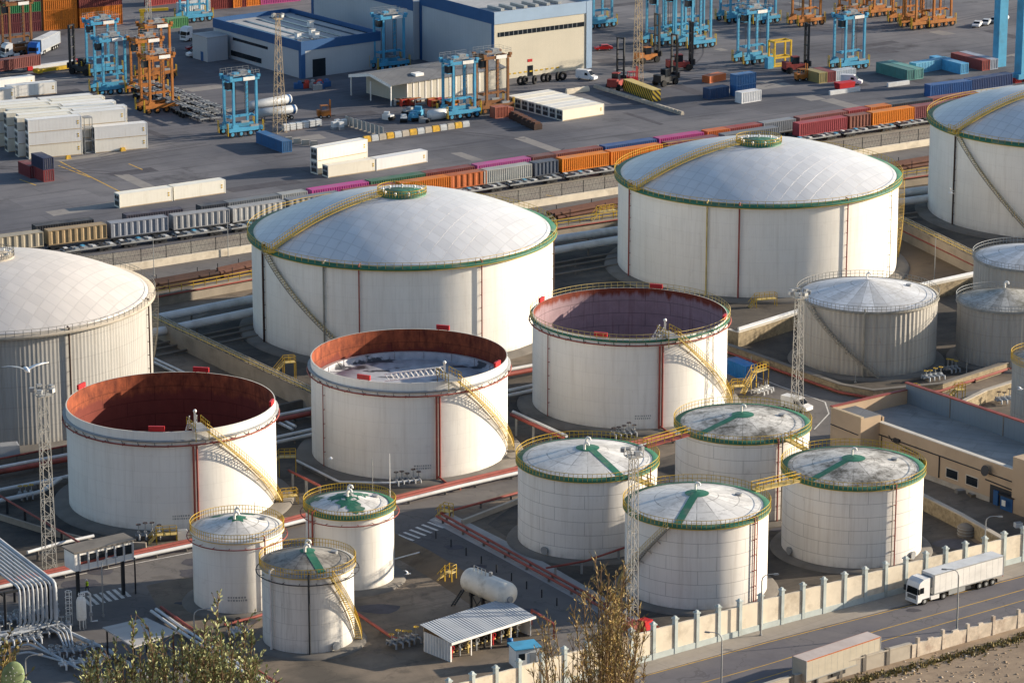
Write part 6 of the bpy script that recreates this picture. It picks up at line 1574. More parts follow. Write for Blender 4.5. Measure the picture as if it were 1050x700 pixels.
# ---------------------------------------------------------------- vehicles
def wheelset(mb, x, y, r, w, m_='black_rubber'):
    mb.tube([(x, y-w/2, r), (x, y+w/2, r)], r, m_, 18)
def wheel(par, x, y, r=.5, w=.35):
    mb = MB(); wheelset(mb, x, y, r, w); o = mb.build('wheel', par); mb = MB(); wheelset(mb, x, y+math.copysign(.03, y), r, r*.0+w-.02, 'galvanised'); 
    mb = MB(); mb.tube([(x, y-w/2-.012, r), (x, y+w/2+.012, r)], r*.5, 'galvanised', 12); mb.build('rim', o); return o
def tractor(t, col, x0=0.0):
    """cab-over tractor facing -x, front at x0"""
    V = 'vehicle_paint'
    mb = MB(); sec = [(-1.25, .55), (-1.25, 3.0), (1.25, 3.0), (1.25, .55)]
    prof = [(0, .5), (0, 1.5), (.12, 2.75), (.35, 3.35), (1.1, 3.75), (2.25, 3.75), (2.25, .9), (.9, .9), (.6, .5)]
    vs = [(x0+a, s*1.22, b) for s in (-1, 1) for a, b in prof]; k = len(prof)
    mb.add(vs, [tuple(range(k)), tuple(range(2*k-1, k-1, -1))]+[(i, k+i, k+(i+1) % k, (i+1) % k) for i in range(k)], V); b_ = mb.build('cab', t)
    mb = MB(); mb.add([(x0-.012, -1.08, 1.62), (x0-.012, 1.08, 1.62), (x0+.108, 1.02, 2.62), (x0+.108, -1.02, 2.62)], [(3, 2, 1, 0), (0, 1, 2, 3)], 'glass_dark'); mb.build('windscreen', b_)
    for s in (-1, 1):
        mb = MB(); y = s*1.228; mb.add([(x0+.3, y, 1.75), (x0+1.15, y, 1.75), (x0+1.15, y, 2.6), (x0+.4, y, 2.6)], [(0, 1, 2, 3), (3, 2, 1, 0)], 'glass_dark'); mb.build('side_window', b_)
        mb = MB(); mb.box((x0-.02, s*1.42, 2.2), (.2, .28, .75), 'dark_steel'); mb.build('mirror', b_)
        mb = MB(); mb.box((x0-.02, s*.88, .82), (.06, .42, .2), 'lamp_glass'); mb.build('headlight', b_)
    mb = MB(); mb.box((x0-.015, 0, 1.22), (.05, 1.7, .5), 'dark_steel'); mb.box((x0-.03, 0, .55), (.12, 2.4, .3), V)
    for q_ in (-.12, .02, .16): mb.box((x0-.045, 0, 1.2+q_), (.03, 1.6, .05), 'galvanised')
    mb.build('grille', b_)
    mb = MB(); mb.box((x0+3.6, 0, .75), (5.4, .9, .3), 'dark_steel')
    for s in (-1, 1): mb.box((x0+3.3, s*1.0, .75), (1.6, .5, .6), V)
    mb.build('chassis', t)
    for x in (1.4, 5.0):
        for s in (-1, 1): wheel(t, x0+x, s*1.0, .5, .38 if x < 2 else .5)
def semi(label, A, B, boxcol, cabcol, group, Lb=13.6, withcab=True, boxmat='vehicle_paint', ribs=False, z1=4.0):
    """A front of the truck, B tail: ground points under the near side"""
    d = (B-A).normalized(); s = Vector((-d.y, d.x, 0)); o = A+s*1.25
    t = thing('semi_truck' if withcab else 'box_trailer', label, 'truck' if withcab else 'trailer', (o.x, o.y, .02), math.atan2(d.y, d.x), group)
    x0 = 3.0 if withcab else 0
    if withcab: tractor(t, cabcol)
    mb = MB(); mb.box((x0+Lb/2, 0, (1.15+z1)/2), (Lb, 2.55, z1-1.15), boxmat); bx = mb.build('box_body', t)
    mb = MB()
    for sx in (x0+.06, x0+Lb-.06):
        for sy in (-1.24, 1.24): mb.box((sx, sy, (1.15+z1)/2), (.14, .14, z1-1.1), 'galvanised')
    for sy in (-1.26, 1.26): mb.box((x0+Lb/2, sy, z1-.03), (Lb+.02, .08, .12), 'galvanised' if withcab else 'orange_paint'); mb.box((x0+Lb/2, sy, 1.2), (Lb+.02, .08, .16), 'galvanised')
    mb.build('frame', bx)
    mb = MB(); mb.box((x0+Lb/2, 0, z1+.02), (Lb-.05, 2.45, .05), 'pipe_white' if withcab else 'roof_pink'); mb.build('roof_skin', bx)
    mb = MB()
    for i in range(1, 12):
        for sy in (-1.277, 1.277): mb.box((x0+Lb*i/12, sy, (1.3+z1)/2), (.03, .006, z1-1.5), 'galvanised')
    mb.build('panel_seam', bx)
    mb = MB()
    for sy in (-1.1, 1.1): mb.box((x0+Lb-.02, sy, 1.05), (.08, .25, .2), 'fire_red'); mb.box((x0+Lb-1.2, sy, .55), (.05, .4, .5), 'black_rubber')
    mb.build('tail_light', t)
    if withcab: mb = MB(); mb.box((x0+4.6, -1.15, .75), (3.2, .06, .7), 'galvanised'); mb.box((x0+4.6, 1.15, .75), (3.2, .06, .7), 'galvanised'); mb.build('side_guard', t)
    if withcab: mb = MB(); mb.box((x0-.2, 0, 2.9), (.45, 1.9, 1.5), 'machine_grey'); mb.build('cooling_unit', bx)
    mb = MB(); mb.box((x0+Lb*.62, 0, 1.0), (Lb*.7, 1.0, .28), 'dark_steel'); mb.box((x0+Lb*.45, 0, .75), (2.4, 2.3, .5), 'dark_steel'); mb.build('chassis', t)
    for x in (Lb-4.6, Lb-3.3, Lb-2.0):
        for sy in (-1, 1): wheel(t, x0+x, sy*1.02, .5, .42)
    if not withcab:
        for sy in (-.8, .8): mb = MB(); mb.box((2.4, sy, .6), (.18, .18, 1.1), 'dark_steel'); mb.build('landing_leg', t)
    paint(t, srgb(boxcol)); 
    for c in t.children:
        if c.name.startswith(('cab',)): paint(c, srgb(cabcol))
    return t
A, B = P(941, 622), P(1032, 596); dd = (B-A).normalized(); 
semi('white semi truck driving along the street below the tall cream wall', A, A+dd*10, 'e3e1dc', 'e6e6e4', None)
A = P(826, 707.5); B = P(907, 680); 
t = semi('grey sided box trailer without tractor parked behind the smooth low wall', A, B, 'b9b2a2', 'ffffff', None, withcab=False, Lb=min(14, (B-A).length))
A = P(38, 60); B = P(61, 49)
semi('grey semi trailer pulled by a blue truck before the maroon container stacks', A, B, '8f97a3', '2664b0', 'trucks in the yard', Lb=12.5)
A = P(-8, 78); B = P(40, 68)
o = cont('brown container riding on a trailer chassis at the left edge', '7d4640', P(0, 73.5, 1.3), P(41, 67, 1.3), z=1.3)
wagon('dark road chassis under the brown container at the left edge', P(0, 75)+VD*1.2, P(41, 68.5)+VD*1.2)
def small_truck(label, x, y, rz, col):
    t = thing('tractor_unit', label, 'truck', tuple(P(x, y)), rz, 'tractor units in the yard'); tractor(t, col); paint(t, srgb(col))
small_truck('white tractor unit with bare chassis parked before the white containers of the carrier', 188, 43, .9, 'e4e4e4')
small_truck('white tractor unit half hidden by the brown container at the left edge', 3, 60, .6, 'dfe0e0')
def van(label, x, y, rz, col, L=5.4, H=2.2, kind='van', group='vans'):
    t = thing(kind, label, 'van' if kind == 'van' else 'car', tuple(P(x, y)), rz, group)
    if kind == 'van': prof = [(0, .4), (0, 1.0), (.9, 1.25), (1.75, H-.15), (2.1, H), (L, H-.05), (L, .4)]
    else: prof = [(0, .4), (0, .8), (1.1, 1.0), (1.7, 1.45), (3.3, 1.48), (4.1, 1.0), (4.5, .95), (4.5, .4)]
    mb = MB(); k = len(prof); vs = [(a, s*.95*(1 if b < 1.2 else .88), b) for s in (-1, 1) for a, b in prof]
    mb.add(vs, [tuple(range(k)), tuple(range(2*k-1, k-1, -1))]+[(i, k+i, k+(i+1) % k, (i+1) % k) for i in range(k)], 'vehicle_paint'); b_ = mb.build('body', t)
    mb = MB()
    if kind == 'van':
        mb.add([(.93, -.8, 1.32), (.93, .8, 1.32), (1.68, .76, H-.2), (1.68, -.76, H-.2)], [(3, 2, 1, 0), (0, 1, 2, 3)], 'glass_dark'); mb.M = Matrix.Translation((-.03, 0, .03)); mb.build('windscreen', b_)
    else: mb.add([(1.1, -.8, 1.06), (1.1, .8, 1.06), (1.66, .76, 1.42), (1.66, -.76, 1.42)], [(3, 2, 1, 0), (0, 1, 2, 3)], 'glass_dark'); mb.build('windscreen', b_)
    for s in (-1, 1):
        mb = MB(); y_ = s*.93
        pts = [(1.75, y_, 1.25), (2.7, y_, 1.25), (2.7, y_*.96, 1.85), (2.0, y_*.96, 1.85)] if kind == 'van' else [(1.5, y_, 1.05), (3.6, y_, 1.05), (3.2, y_*.94, 1.38), (1.8, y_*.94, 1.38)]
        mb.add(pts, [(0, 1, 2, 3), (3, 2, 1, 0)], 'glass_dark'); mb.build('side_window', b_)
        for x_ in (.95, (L if kind == 'van' else 4.5)-.95): wheel(t, x_, s*.82, .34, .24)
    paint(t, srgb(col)); return t
van('white van parked by the bund wall near the tall floodlight mast', 830, 423, 2.4, 'e8e8e6')
van('white van in the yard beside the red skip and small containers', 884, 87, 2.9, 'dcdcde', 5.2, 2.4)
van('white van parked beside the dark red car before the workshop cabin', 192, 59, .5, 'e2e2e2')
van('dark red car parked behind the white van near the workshop cabin', 191, 52, .4, '8a1f24', kind='car', group='cars in the yard')
van('red car parked near the top edge, left of the workshop roof', 233, 24, .3, 'b02a2a', kind='car', group='cars in the yard')
van('red car passing right of the tall hall', 610, 52, .2, 'c02626', kind='car', group='cars in the yard')
for k in range(4): van('small pale car parked in the row by the far right container yard', 1000+k*9, 29-k*2, 1.2, ('d8d8da', 'b9bcc0', '5a6672', 'e2e2e2')[k], kind='car', group='parked cars at the far right')
cont('blue container with pale roof on the terminal road right of the yellow railed open tank', '1f6cb0', (764.5, 391), L=6.06, along='v', H=2.6)
# ---------------------------------------------------------------- quay crane leg at the right edge
t = thing('quay_crane', 'light blue quay crane leg with cross beam at the upper right edge', 'crane', tuple(P(1048, 84)), UA)
mb = MB(); mb.box((0, 0, 13), (3.0, 2.6, 22), 'straddle_blue', 0, .95); mb.box((0, 0, 1.6), (5, 3.2, 1.2), 'straddle_blue'); mb.build('leg', t)
mb = MB(); mb.box((8, 18, 17), (2.6, 2.2, 34), 'straddle_blue'); mb.build('leg', t)
mb = MB(); mb.box((-2, .3, 24.2), (34, 2.4, 2.6), 'straddle_blue'); mb.box((-13, .3, 26), (10, 2.0, 1.2), 'straddle_blue'); mb.build('beam', t)
mb = MB(); rail(mb, [(-16, -1.1, 25.5), (12, -1.1, 25.5)], 'galvanised', 1.1, .07, step=2); mb.build('railing', t)
for x in (-1.6, 1.6): mb = MB(); mb.box((x, 0, .6), (2.0, 1.2, 1.2), 'fire_red'); mb.build('bogie', t)
# ---------------------------------------------------------------- yard clutter
rr = random.Random(21)
# skeleton trailers stacked on the yard
def skel_proto():
    root = bpy.data.objects.new('skeleton_trailer', None); mb = MB()
    for s in (-.45, .45): mb.box((0, s, 1.15), (11.8, .16, .32), 'machine_grey')
    for x in (-5.8, -2, 2, 5.8): mb.box((x, 0, 1.2), (.2, 2.4, .2), 'machine_grey')
    mb.build('frame', root)
    for x in (3.0, 4.3):
        for s in (-1, 1): w_ = MB(); w_.tube([(x, s*.95-.25, .5), (x, s*.95+.25, .5)], .5, 'black_rubber', 12); w_.build('wheel', root)
    for s in (-.6, .6): w_ = MB(); w_.box((-3.6, s, .55), (.16, .16, 1.1), 'dark_steel'); w_.build('landing_leg', root)
    return root
SK = skel_proto(); CB['sk'] = SK
for i in range(7):
    for j in range(3):
        p = P(205, 121)+UD*(j*2.9-2)+VD*(i*4.2-1)+Vector((0, 0, .0)); o = dup(SK, (p.x+rr.uniform(-.5, .5), p.y, 0), UA+PI/2+rr.uniform(-.06, .06), 'empty skeleton trailer parked in the dense group right of the orange carriers', 'empty skeleton trailers'); o['category'] = 'trailer'
        if (i+j) % 2 == 0:
            o = dup(SK, (p.x, p.y+.3, 1.45), UA+PI/2+rr.uniform(-.1, .1), 'empty skeleton trailer stacked on another right of the orange carriers', 'stacked skeleton trailers'); o['category'] = 'trailer'
# concrete barrier blocks
def block(label, p, an, L, H, m_, group, W=.9):
    mb = MB(); mb.box((0, 0, H*.3), (L, W, H*.6), m_); mb.box((0, 0, H*.8), (L, W*.75, H*.4), m_, 0, .9); o = mb.build('barrier_block', None, tuple(p), an); tag(o, label, 'barrier', group)
A, B = P(372, 146), P(481, 129.5); n = 14; an = math.atan2((B-A).y, (B-A).x); L = (B-A).length/n
for i in range(n):
    m_ = ('line_yellow', 'pipe_grey', 'concrete')[i % 3]
    block('%s barrier block in the row right of the two-high white stack' % ('yellow', 'white', 'grey')[i % 3], A.lerp(B, (i+.5)/n), an, L-.25, 1.3, m_, '%s barrier blocks in the row' % ('yellow', 'white', 'grey')[i % 3])
A, B = P(296, 146), P(322, 150)
for i in range(4): block('grey barrier block in the short line behind the blue container', A.lerp(B, i/3), .2, 1.6, 1.2, 'concrete', 'grey barrier blocks behind the blue container')
A, B = P(610, 90), P(700, 118); n = 22; an = math.atan2((B-A).y, (B-A).x); L = (B-A).length/n
for i in range(n): block('grey kerb block in the long diagonal line before the striped block', A.lerp(B, (i+.5)/n), an, L-.1, .8, 'concrete', 'kerb blocks in the long diagonal line')
for i, (x, y) in enumerate(((585, 96), (592, 95), (599, 94))): block('cream barrier block behind the row of eight white containers', P(x, y), UA, 2.6, 1.2, 'cream_wall', 'cream barrier blocks')
# IBC-like crates
for i in range(6):
    p = P(293+i*6.6, 134.5-i*1.0); mb = MB(); mb.box((0, 0, .85), (1.35, 1.2, 1.5), 'pipe_white')
    for z in (.3, .8, 1.3): mb.tube([(-.7, -.62, z), (.7, -.62, z), (.7, .62, z), (-.7, .62, z)], .05, 'machine_grey', 4, False, True)
    mb.box((0, 0, .06), (1.4, 1.25, .12), 'brick_red'); o = mb.build('liquid_crate', None, tuple(p), UA); tag(o, 'white caged liquid crate in the row beside the yard lattice mast', 'crate', 'caged liquid crates')
for i in range(4):
    p = P(343+i*3.2, 132.5-(i % 2)*2.5); mb = MB(); mb.box((0, 0, 1.1), (1.2, 1.1, 1.2), 'pipe_white'); mb.box((0, 0, .25), (1.4, 1.3, .5), 'machine_grey'); o = mb.build('liquid_crate', None, tuple(p), UA); tag(o, 'white crate in the cluster left of the fence panels', 'crate', 'white crates left of the fence panels')
for i in range(9):
    p = P(356+i*4.4, 129+i*1.35); mb = MB(); mb.box((0, 0, 1.2), (1.5, .12, 2.0), 'galvanised'); mb.box((0, 0, .1), (.5, .7, .2), 'concrete'); o = mb.build('fence_panel', None, tuple(p), UA-PI/2); tag(o, 'grey upright panel in the short fence before the yard barrier blocks', 'panel', 'upright fence panels')
# white tank trailer bodies
for k, (x0, y0, x1, y1) in enumerate(((255, 118, 298, 110), (262, 126, 304, 121))):
    A, B = P(x0, y0), P(x1, y1); L, an = frame_at(A, B); t = thing('tank_trailer', ('rear' if k == 0 else 'front')+' white tank trailer lying by the yard lattice mast', 'trailer', tuple(A), an, 'white tank trailers')
    mb = MB(); mb.tube([(0, 0, 2.1), (.3, 0, 2.1), (L-.3, 0, 2.1), (L, 0, 2.1)], [.6, 1.05, 1.05, .6], 'pipe_grey', 20); mb.build('tank_body', t); mb = MB(); mb.tube([(L-1.2, 0, 2.1), (L-.6, 0, 2.1)], 1.08, 'warehouse_blue', 20); mb.build('end_band', t)
    for x in (L-3, L-1.8): 
        for s in (-1, 1): wheel(t, x, s*.95, .5, .4)
    for s in (-.7, .7): mb = MB(); mb.box((2, s, .6), (.2, .2, 1.2), 'dark_steel'); mb.build('landing_leg', t)
# tyres by the tall hall
for i, (x, y) in enumerate(((534, 87.5), (538, 87), (548, 86.5), (558, 84.5), (562, 84), (572, 83), (577, 82.5))):
    p = P(x, y); mb = MB(); n = 20; c = []
    mb.tube([(.78*math.cos(q*2*PI/n), 0, 1.1+.78*math.sin(q*2*PI/n)) for q in range(n)], .36, 'black_rubber', 8, False, True); o = mb.build('giant_tyre', None, tuple(p), UA+.3*(i % 3)); tag(o, 'huge black tyre standing along the foot of the tall hall', 'tyre', 'huge tyres at the tall hall')
# striped block
def stripes(name):
    b = NB(name); v = b.coord(); sx = b.n('ShaderNodeSeparateXYZ'); b.l(v, sx.inputs[0])
    f = b.math('LESS_THAN', b.math('FRACT', b.math('MULTIPLY', b.math('ADD', b.math('ADD', sx.outputs[0], sx.outputs[1]), sx.outputs[2]), .8)), .5)
    MATS[name] = b.fin(b.mix(f, srgb('b79a2e'), srgb('26241f')), .7)
stripes('hazard_stripes')
A, B = P(639, 93), P(669, 104.5); L, an = frame_at(A, B); mb = MB(); mb.box((L/2, 1.1, 1.35), (L, 2.2, 2.7), 'hazard_stripes'); mb.box((L/2, 1.1, 2.72), (L+.1, 2.3, .12), 'pale_yellow'); o = mb.build('striped_block', None, tuple(A), an); tag(o, 'long block with yellow and black slanted stripes right of the tall hall', 'block')
# yellow test frame, red skip, orange and brown oddments
p = P(794, 69); t = thing('lifting_frame', 'yellow steel frame standing right of a blue straddle carrier', 'frame', tuple(p), UA); mb = MB()
for x in (0, 5):
    for y in (0, 2.4): mb.box((x, y, 3.2), (.4, .4, 6.4), 'yellow_paint')
for z in (2.2, 6.2):
    for y in (0, 2.4): mb.box((2.5, y, z), (5, .35, .4), 'yellow_paint')
    for x in (0, 5): mb.box((x, 1.2, z), (.35, 2.4, .4), 'yellow_paint')
mb.box((2.5, 1.2, .15), (7, 3, .3), 'yellow_paint'); mb.build('frame', t); mb = MB(); mb.box((-2, -.5, 1.4), (1.8, 1.4, 2.8), 'straddle_blue'); mb.build('control_box', t)
p = P(866, 91); mb = MB(); mb.box((0, 0, .9), (4.4, 2.0, 1.5), 'fire_red', 0, 1.12); mb.box((0, 0, .1), (4.0, 1.8, .2), 'dark_steel'); o = mb.build('skip', None, tuple(p), UA); tag(o, 'red open skip in front of the small containers', 'skip')
for x, y, L in ((866, 95.5, 9), (921, 88, 6.5)):
    mb = MB(); mb.box((0, 0, .5), (L, .6, 1.0), 'pipe_white'); o = mb.build('barrier_block', None, tuple(P(x, y)), UA); tag(o, 'long white barrier in front of the %s' % ('red skip' if x < 900 else 'teal containers'), 'barrier', 'long white barriers')
def forklift(label, x, y, rz, m_):
    t = thing('forklift', label, 'forklift', tuple(P(x, y)), rz, 'forklifts in the yard'); mb = MB(); mb.box((-.3, 0, 1.1), (2.8, 1.5, 1.1), m_); mb.box((-1.4, 0, 1.4), (.7, 1.5, 1.2), m_); mb.build('body', t)
    mb = MB(); 
    for x_ in (-.9, .7):
        for s in (-.6, .6): mb.beam((x_, s, 1.6), (x_, s, 2.9), .1, .1, m_)
    mb.box((-.1, 0, 2.95), (1.8, 1.4, .12), m_); mb.build('roll_cage', t)
    mb = MB(); 
    for s in (-.4, .4): mb.box((1.3, s, 2.2), (.2, .15, 4.0), m_); mb.box((1.9, s, .4), (1.2, .14, .1), 'dark_steel')
    mb.build('mast', t)
    for x_ in (-1.1, .8):
        for s in (-1, 1): wheel(t, x_, s*.7, .42, .3)
forklift('yellow forklift beside the small tan container', 822, 83, .5, 'straddle_orange')
forklift('yellow wheel loader like forklift near the blue crane leg', 1024, 62, 2.4, 'yellow_paint')
forklift('orange forklift among parts beside the workshop', 333, 121, .3, 'straddle_orange')
forklift('red forklift beside the parked white truck before the tall hall', 648, 86, .4, 'fire_red')
van('white truck cab like van parked in front of the tall hall corner', 611, 83, 2.6, 'dfe1e3', 5.2, 2.5)
for i in range(6):
    p = P(528+i*4.3, 122+i*2.1); mb = MB(); mb.box((0, 0, .7), (2.2, 2.0, 1.3), 'rust_brown_shaded'); mb.box((0, 0, 1.55), (1.4, 1.6, .4), 'brick_red'); o = mb.build('rusty_rack', None, tuple(p), UA); tag(o, 'rust brown rack in the diagonal row before the row of eight containers', 'rack', 'rust brown racks')
cont('terracotta short box, larger of two below the brown straddle carrier', 'a8604c', (508, 122), L=3.6, H=2.6, group='terracotta boxes'); cont('terracotta short box, right of the larger one', 'a8604c', (518.5, 120.5), L=2.2, H=2.2, group='terracotta boxes')
for i, (x, y, m_, s_) in enumerate(((419, 118, 'machine_grey', 1), (428, 120, 'straddle_blue', 1.3), (414, 125, 'pipe_white', .9), (424, 124, 'straddle_blue', 1), (398, 123, 'pipe_white', 1), (434, 126, 'machine_grey', .8))):
    p = P(x, y); mb = MB(); mb.box((0, 0, .7*s_), (2.4*s_, 1.6*s_, 1.2*s_), m_); mb.box((.4, 0, 1.5*s_), (1.2*s_, 1.2*s_, .7*s_), m_, .4); mb.tube([(-1, -.9*s_, .5), (-1, .9*s_, .5)], .45, 'black_rubber', 12); o = mb.build('spare_machine', None, tuple(p), UA+i*.5); tag(o, 'disused machine part lying among others before the storage shed', 'machine part', 'machine parts before the storage shed')
mb = MB(); p = P(438, 119); mb.tube([(-2.6, 0, 1.3), (-2.2, 0, 1.3), (2.2, 0, 1.3), (2.6, 0, 1.3)], [.6, 1.25, 1.25, .6], 'pipe_white', 18); mb.box((0, 0, .15), (4, 1.6, .3), 'dark_steel'); o = mb.build('storage_vessel', None, tuple(P(449, 123)), UA); tag(o, 'white lying tank beside the blue carrier at the storage shed', 'tank')
for i in range(16):
    p = P(rr.uniform(402, 470), 110-rr.uniform(0, 3)+0.0); L_ = rr.uniform(1.2, 3)
    mb = MB(); m_ = rr.choice(('red_paint', 'yellow_paint', 'machine_grey', 'straddle_orange', 'dark_steel'))
    for x in (-L_/2, L_/2): mb.box((x, 0, .8), (.15, 1.0, 1.6), m_)
    mb.box((0, 0, 1.5), (L_, 1.0, .15), m_); mb.box((0, 0, .5), (L_, .9, .4), m_); o = mb.build('parts_rack', None, tuple(p), UA+rr.uniform(-.3, .3)); tag(o, 'small parts rack standing along the storage shed front', 'rack', 'parts racks along the storage shed')
for i in range(9):
    p = P(rr.uniform(312, 330), rr.uniform(90, 93)) if i > 4 else P(306+i*7, 91-i*.5); mb = MB(); m_ = rr.choice(('red_paint', 'machine_grey', 'warehouse_blue', 'galvanised')); mb.box((0, 0, .7), (2.2, 1.4, 1.3), m_); mb.box((.3, 0, 1.6), (1.0, 1.0, .6), m_, 0, .7); o = mb.build('workshop_unit', None, tuple(p), UA+rr.uniform(-.5, .5)); tag(o, 'machine unit parked before the workshop door', 'machine part', 'machine units before the workshop')
# spreader beams: white/red and yellow
for k, (a, b, m_) in enumerate((((26, 74), (83, 66), 'pipe_white'), ((36, 77), (82, 70.5), 'yellow_paint'))):
    A, B = P(*a), P(*b); L, an = frame_at(A, B); t = thing('spreader_beam', ('white spreader beam with red ends' if k == 0 else 'yellow spreader beam')+' lying behind the left white containers', 'spreader', tuple(A), an); mb = MB(); mb.box((L/2, 0, .9), (L, 1.2, .8), m_); mb.build('beam', t)
    for x in (.8, L-.8): mb = MB(); mb.box((x, 0, .9), (1.4, 2.4, .9), 'fire_red' if k == 0 else 'yellow_paint'); mb.build('end_beam', t)
p = P(147, 62); t = thing('jib_crane', 'yellow jib crane standing behind the orange straddle carriers', 'crane', tuple(p), UA-.25); mb = MB(); mb.box((0, 0, 6.2), (.9, .9, 12.4), 'yellow_paint'); mb.build('post', t); mb = MB(); mb.box((3.0, 0, 12.6), (7.4, .6, .7), 'yellow_paint'); mb.build('jib', t)
cont('green short container behind the jib crane', '58935f', (172, 30), L=6.06)
# sign board on the tall hall side? none readable
# ---------------------------------------------------------------- gulls in the air
def gull(label, x, y, dist, span, rz, up=.25, bank=0.0):
    b = (350-y)/F; a = (x-525)/F; d = Vector((a, cp+b*sp, -sp+b*cp)); p = Vector((0, 0, CAMZ))+d*dist
    o = bpy.data.objects.new('gull', None); COL.objects.link(o); o.location = p; o.rotation_euler = (bank, 0, rz); o.scale = (span/2,)*3; tag(o, label, 'gull', 'gulls flying over the tanks')
    mb = MB(); mb.tube([(-.42, 0, 0), (-.3, 0, .01), (-.1, 0, .02), (.12, 0, .02), (.28, 0, .03), (.36, 0, .035), (.45, 0, .02)], [.02, .06, .1, .11, .07, .06, .012], 'bird_white', 10); mb.add([(-.4, -.09, 0), (-.4, .09, 0), (-.62, .12, 0), (-.62, -.12, 0), (-.4, 0, .03)], [(0, 1, 2, 3), (3, 2, 1, 0)], 'bird_white'); mb.build('body', o)
    for s in (-1, 1):
        mb = MB(); st = [(0, .06, .14, .02), (.35, .1, .12, up*.8), (.7, .02, .09, up), (1.0, -.18, .02, up*.75)]; vs = []
        for (yy, x0, ch, z) in st:
            for zz_ in (.012, -.012): vs += [(x0+ch, s*yy, z+zz_), (x0-ch, s*yy, z+zz_)]
        fs = []
        for i in range(3):
            a_ = 4*i; fs += [(a_, a_+1, a_+5, a_+4), (a_+2, a_+6, a_+7, a_+3), (a_, a_+4, a_+6, a_+2), (a_+1, a_+3, a_+7, a_+5)]
        mb.add(vs, fs, 'bird_grey' if s < 0 else 'bird_white', smooth=True); mb.build('wing', o)
gull('grey and white gull gliding with wide wings beside the left lattice mast', 27, 379, 95, 1.35, -1.2, .22)
gull('white gull flying in front of the far right dome tank', 975, 198, 330, 1.3, 2.6, .6, .5)
gull('small gull flying low before the tank with the rolling ladder', 339, 470, 330, 1.1, .1, .1)
gull('white gull landing beside the green splashed small tank', 418, 588, 300, 1.2, .6, .3)
gull('white gull gliding by the beige tank at the right edge', 1046, 399, 280, 1.2, .1, .15)
# ---------------------------------------------------------------- vegetation on the hillside and verge
def leafmat(name, a, b_, rough=.6):
    b = NB(name); g = b.n('ShaderNodeNewGeometry')
    m = b.fin(b.mix(g.outputs['Random Per Island'], srgb(a), srgb(b_)), rough, 0, .25)
    MATS[name] = m
leafmat('dry_leaf', '5f5c32', 'c6a868'); leafmat('olive_leaf', '44542e', 'b0b27e'); leafmat('weed_leaf', '4a5128', '8a7a48'); leafmat('dry_grass', '7a6844', 'a08e60')
plain('cactus_green', '74845c', .75, .35, 16, dirt='b8b092', damt=.7)
def ray(x, y, dist):
    b = (350-y)/F; a = (x-525)/F; return Vector((0, 0, CAMZ))+Vector((a, cp+b*sp, -sp+b*cp))*dist
def hill_z(y): return 162-.394*y-.4
def shrub(name, label, dist, stems, m_leaf, seed, leaf=.05, leafl=.16, per=34, curve=.3, cat='shrub', twig=True, spread=.0, thick=.02, start=.15):
    """stems: (x px, top y px) tips seen in the photo; they root together in the slope below the frame"""
    rr = random.Random(seed); base = [ray(x, y, dist*rr.uniform(.975, 1.025)) for x, y in stems]
    cx = sum(p.x for p in base)/len(base); cy = sum(p.y for p in base)/len(base); root = Vector((cx, cy-.2, hill_z(cy-.2)))
    t = thing(name, label, cat, tuple(root)); wb = MB(); lb = MB()
    def leafquad(p, d, L, w):
        a = d.cross(Vector((rr.gauss(0, 1), rr.gauss(0, 1), rr.gauss(0, 1)))).normalized()*w
        lb.add([p-a*.3, p+d*L*.5-a, p+d*L, p+d*L*.5+a], [(0, 1, 2, 3)], m_leaf)
    for tip in base:
        tp = tip-root; b0 = Vector((tp.x*(.35+spread), tp.y*(.4), 0)); b0.z = 0
        n = 9; pts = []
        for i in range(n+1):
            f = i/n; q = b0.lerp(tp, f); q.x += (tp.x-b0.x)*(f*f-f)*curve+rr.gauss(0, .02)*f; q.y += rr.gauss(0, .02)*f; pts.append(q)
        wb.tube(pts, [thick*(1-.8*i/n)+.004 for i in range(n+1)], 'bark', 5)
        for k in range(per):
            f = start+(1-start)*rr.random()**.8; i = min(n-1, int(f*n)); q = pts[i].lerp(pts[i+1], f*n-i); d = (pts[i+1]-pts[i]).normalized()
            d2 = (d*1.0+Vector((rr.gauss(0, .45), rr.gauss(0, .45), rr.gauss(0, .3)))).normalized()
            if twig and rr.random() < .45:
                L = rr.uniform(.12, .5)*(1.2-f*.6); e = q+d2*L; wb.tube([q, e], [.006, .003], 'bark', 4, False)
                for j in range(rr.randint(3, 7)): leafquad(q.lerp(e, rr.uniform(.2, 1)), (d2+Vector((rr.gauss(0, .4), rr.gauss(0, .4), rr.gauss(0, .4)))).normalized(), leafl*rr.uniform(.6, 1.3), leaf*rr.uniform(.6, 1.2)*.5)
            else: leafquad(q, d2, leafl*rr.uniform(.7, 1.4), leaf*.5*rr.uniform(.6, 1.3))
    wb.build('branches', t); lb.build('foliage', t)
rr = random.Random(11)
st = []
for i in range(46):        # main upright plume
    x = rr.gauss(622, 17); top = 600+abs(x-628)*1.7+rr.uniform(0, 70)
    st.append((x, top))
st += [(611, 573), (616, 585), (622, 590), (630, 588), (637, 594), (641, 580), (604, 600), (646, 612), (599, 612), (657, 618), (590, 625)]
shrub('tall_shrub', 'tall thin twiggy shrub with dry brown green sprays at the bottom centre', 62, st, 'dry_leaf', 4, .016, .10, 104, .25, thick=.014)
st = [(rr.uniform(545, 600), rr.uniform(632, 690)) for i in range(17)]+[(rr.uniform(640, 662), rr.uniform(640, 690)) for i in range(8)]
shrub('low_shrub', 'lower sparse twiggy shrub left of the tall one, before the cream wall', 60, st, 'dry_leaf', 6, .018, .09, 60, .3, thick=.012)
st = [(rr.uniform(85, 278), 0) for i in range(78)]
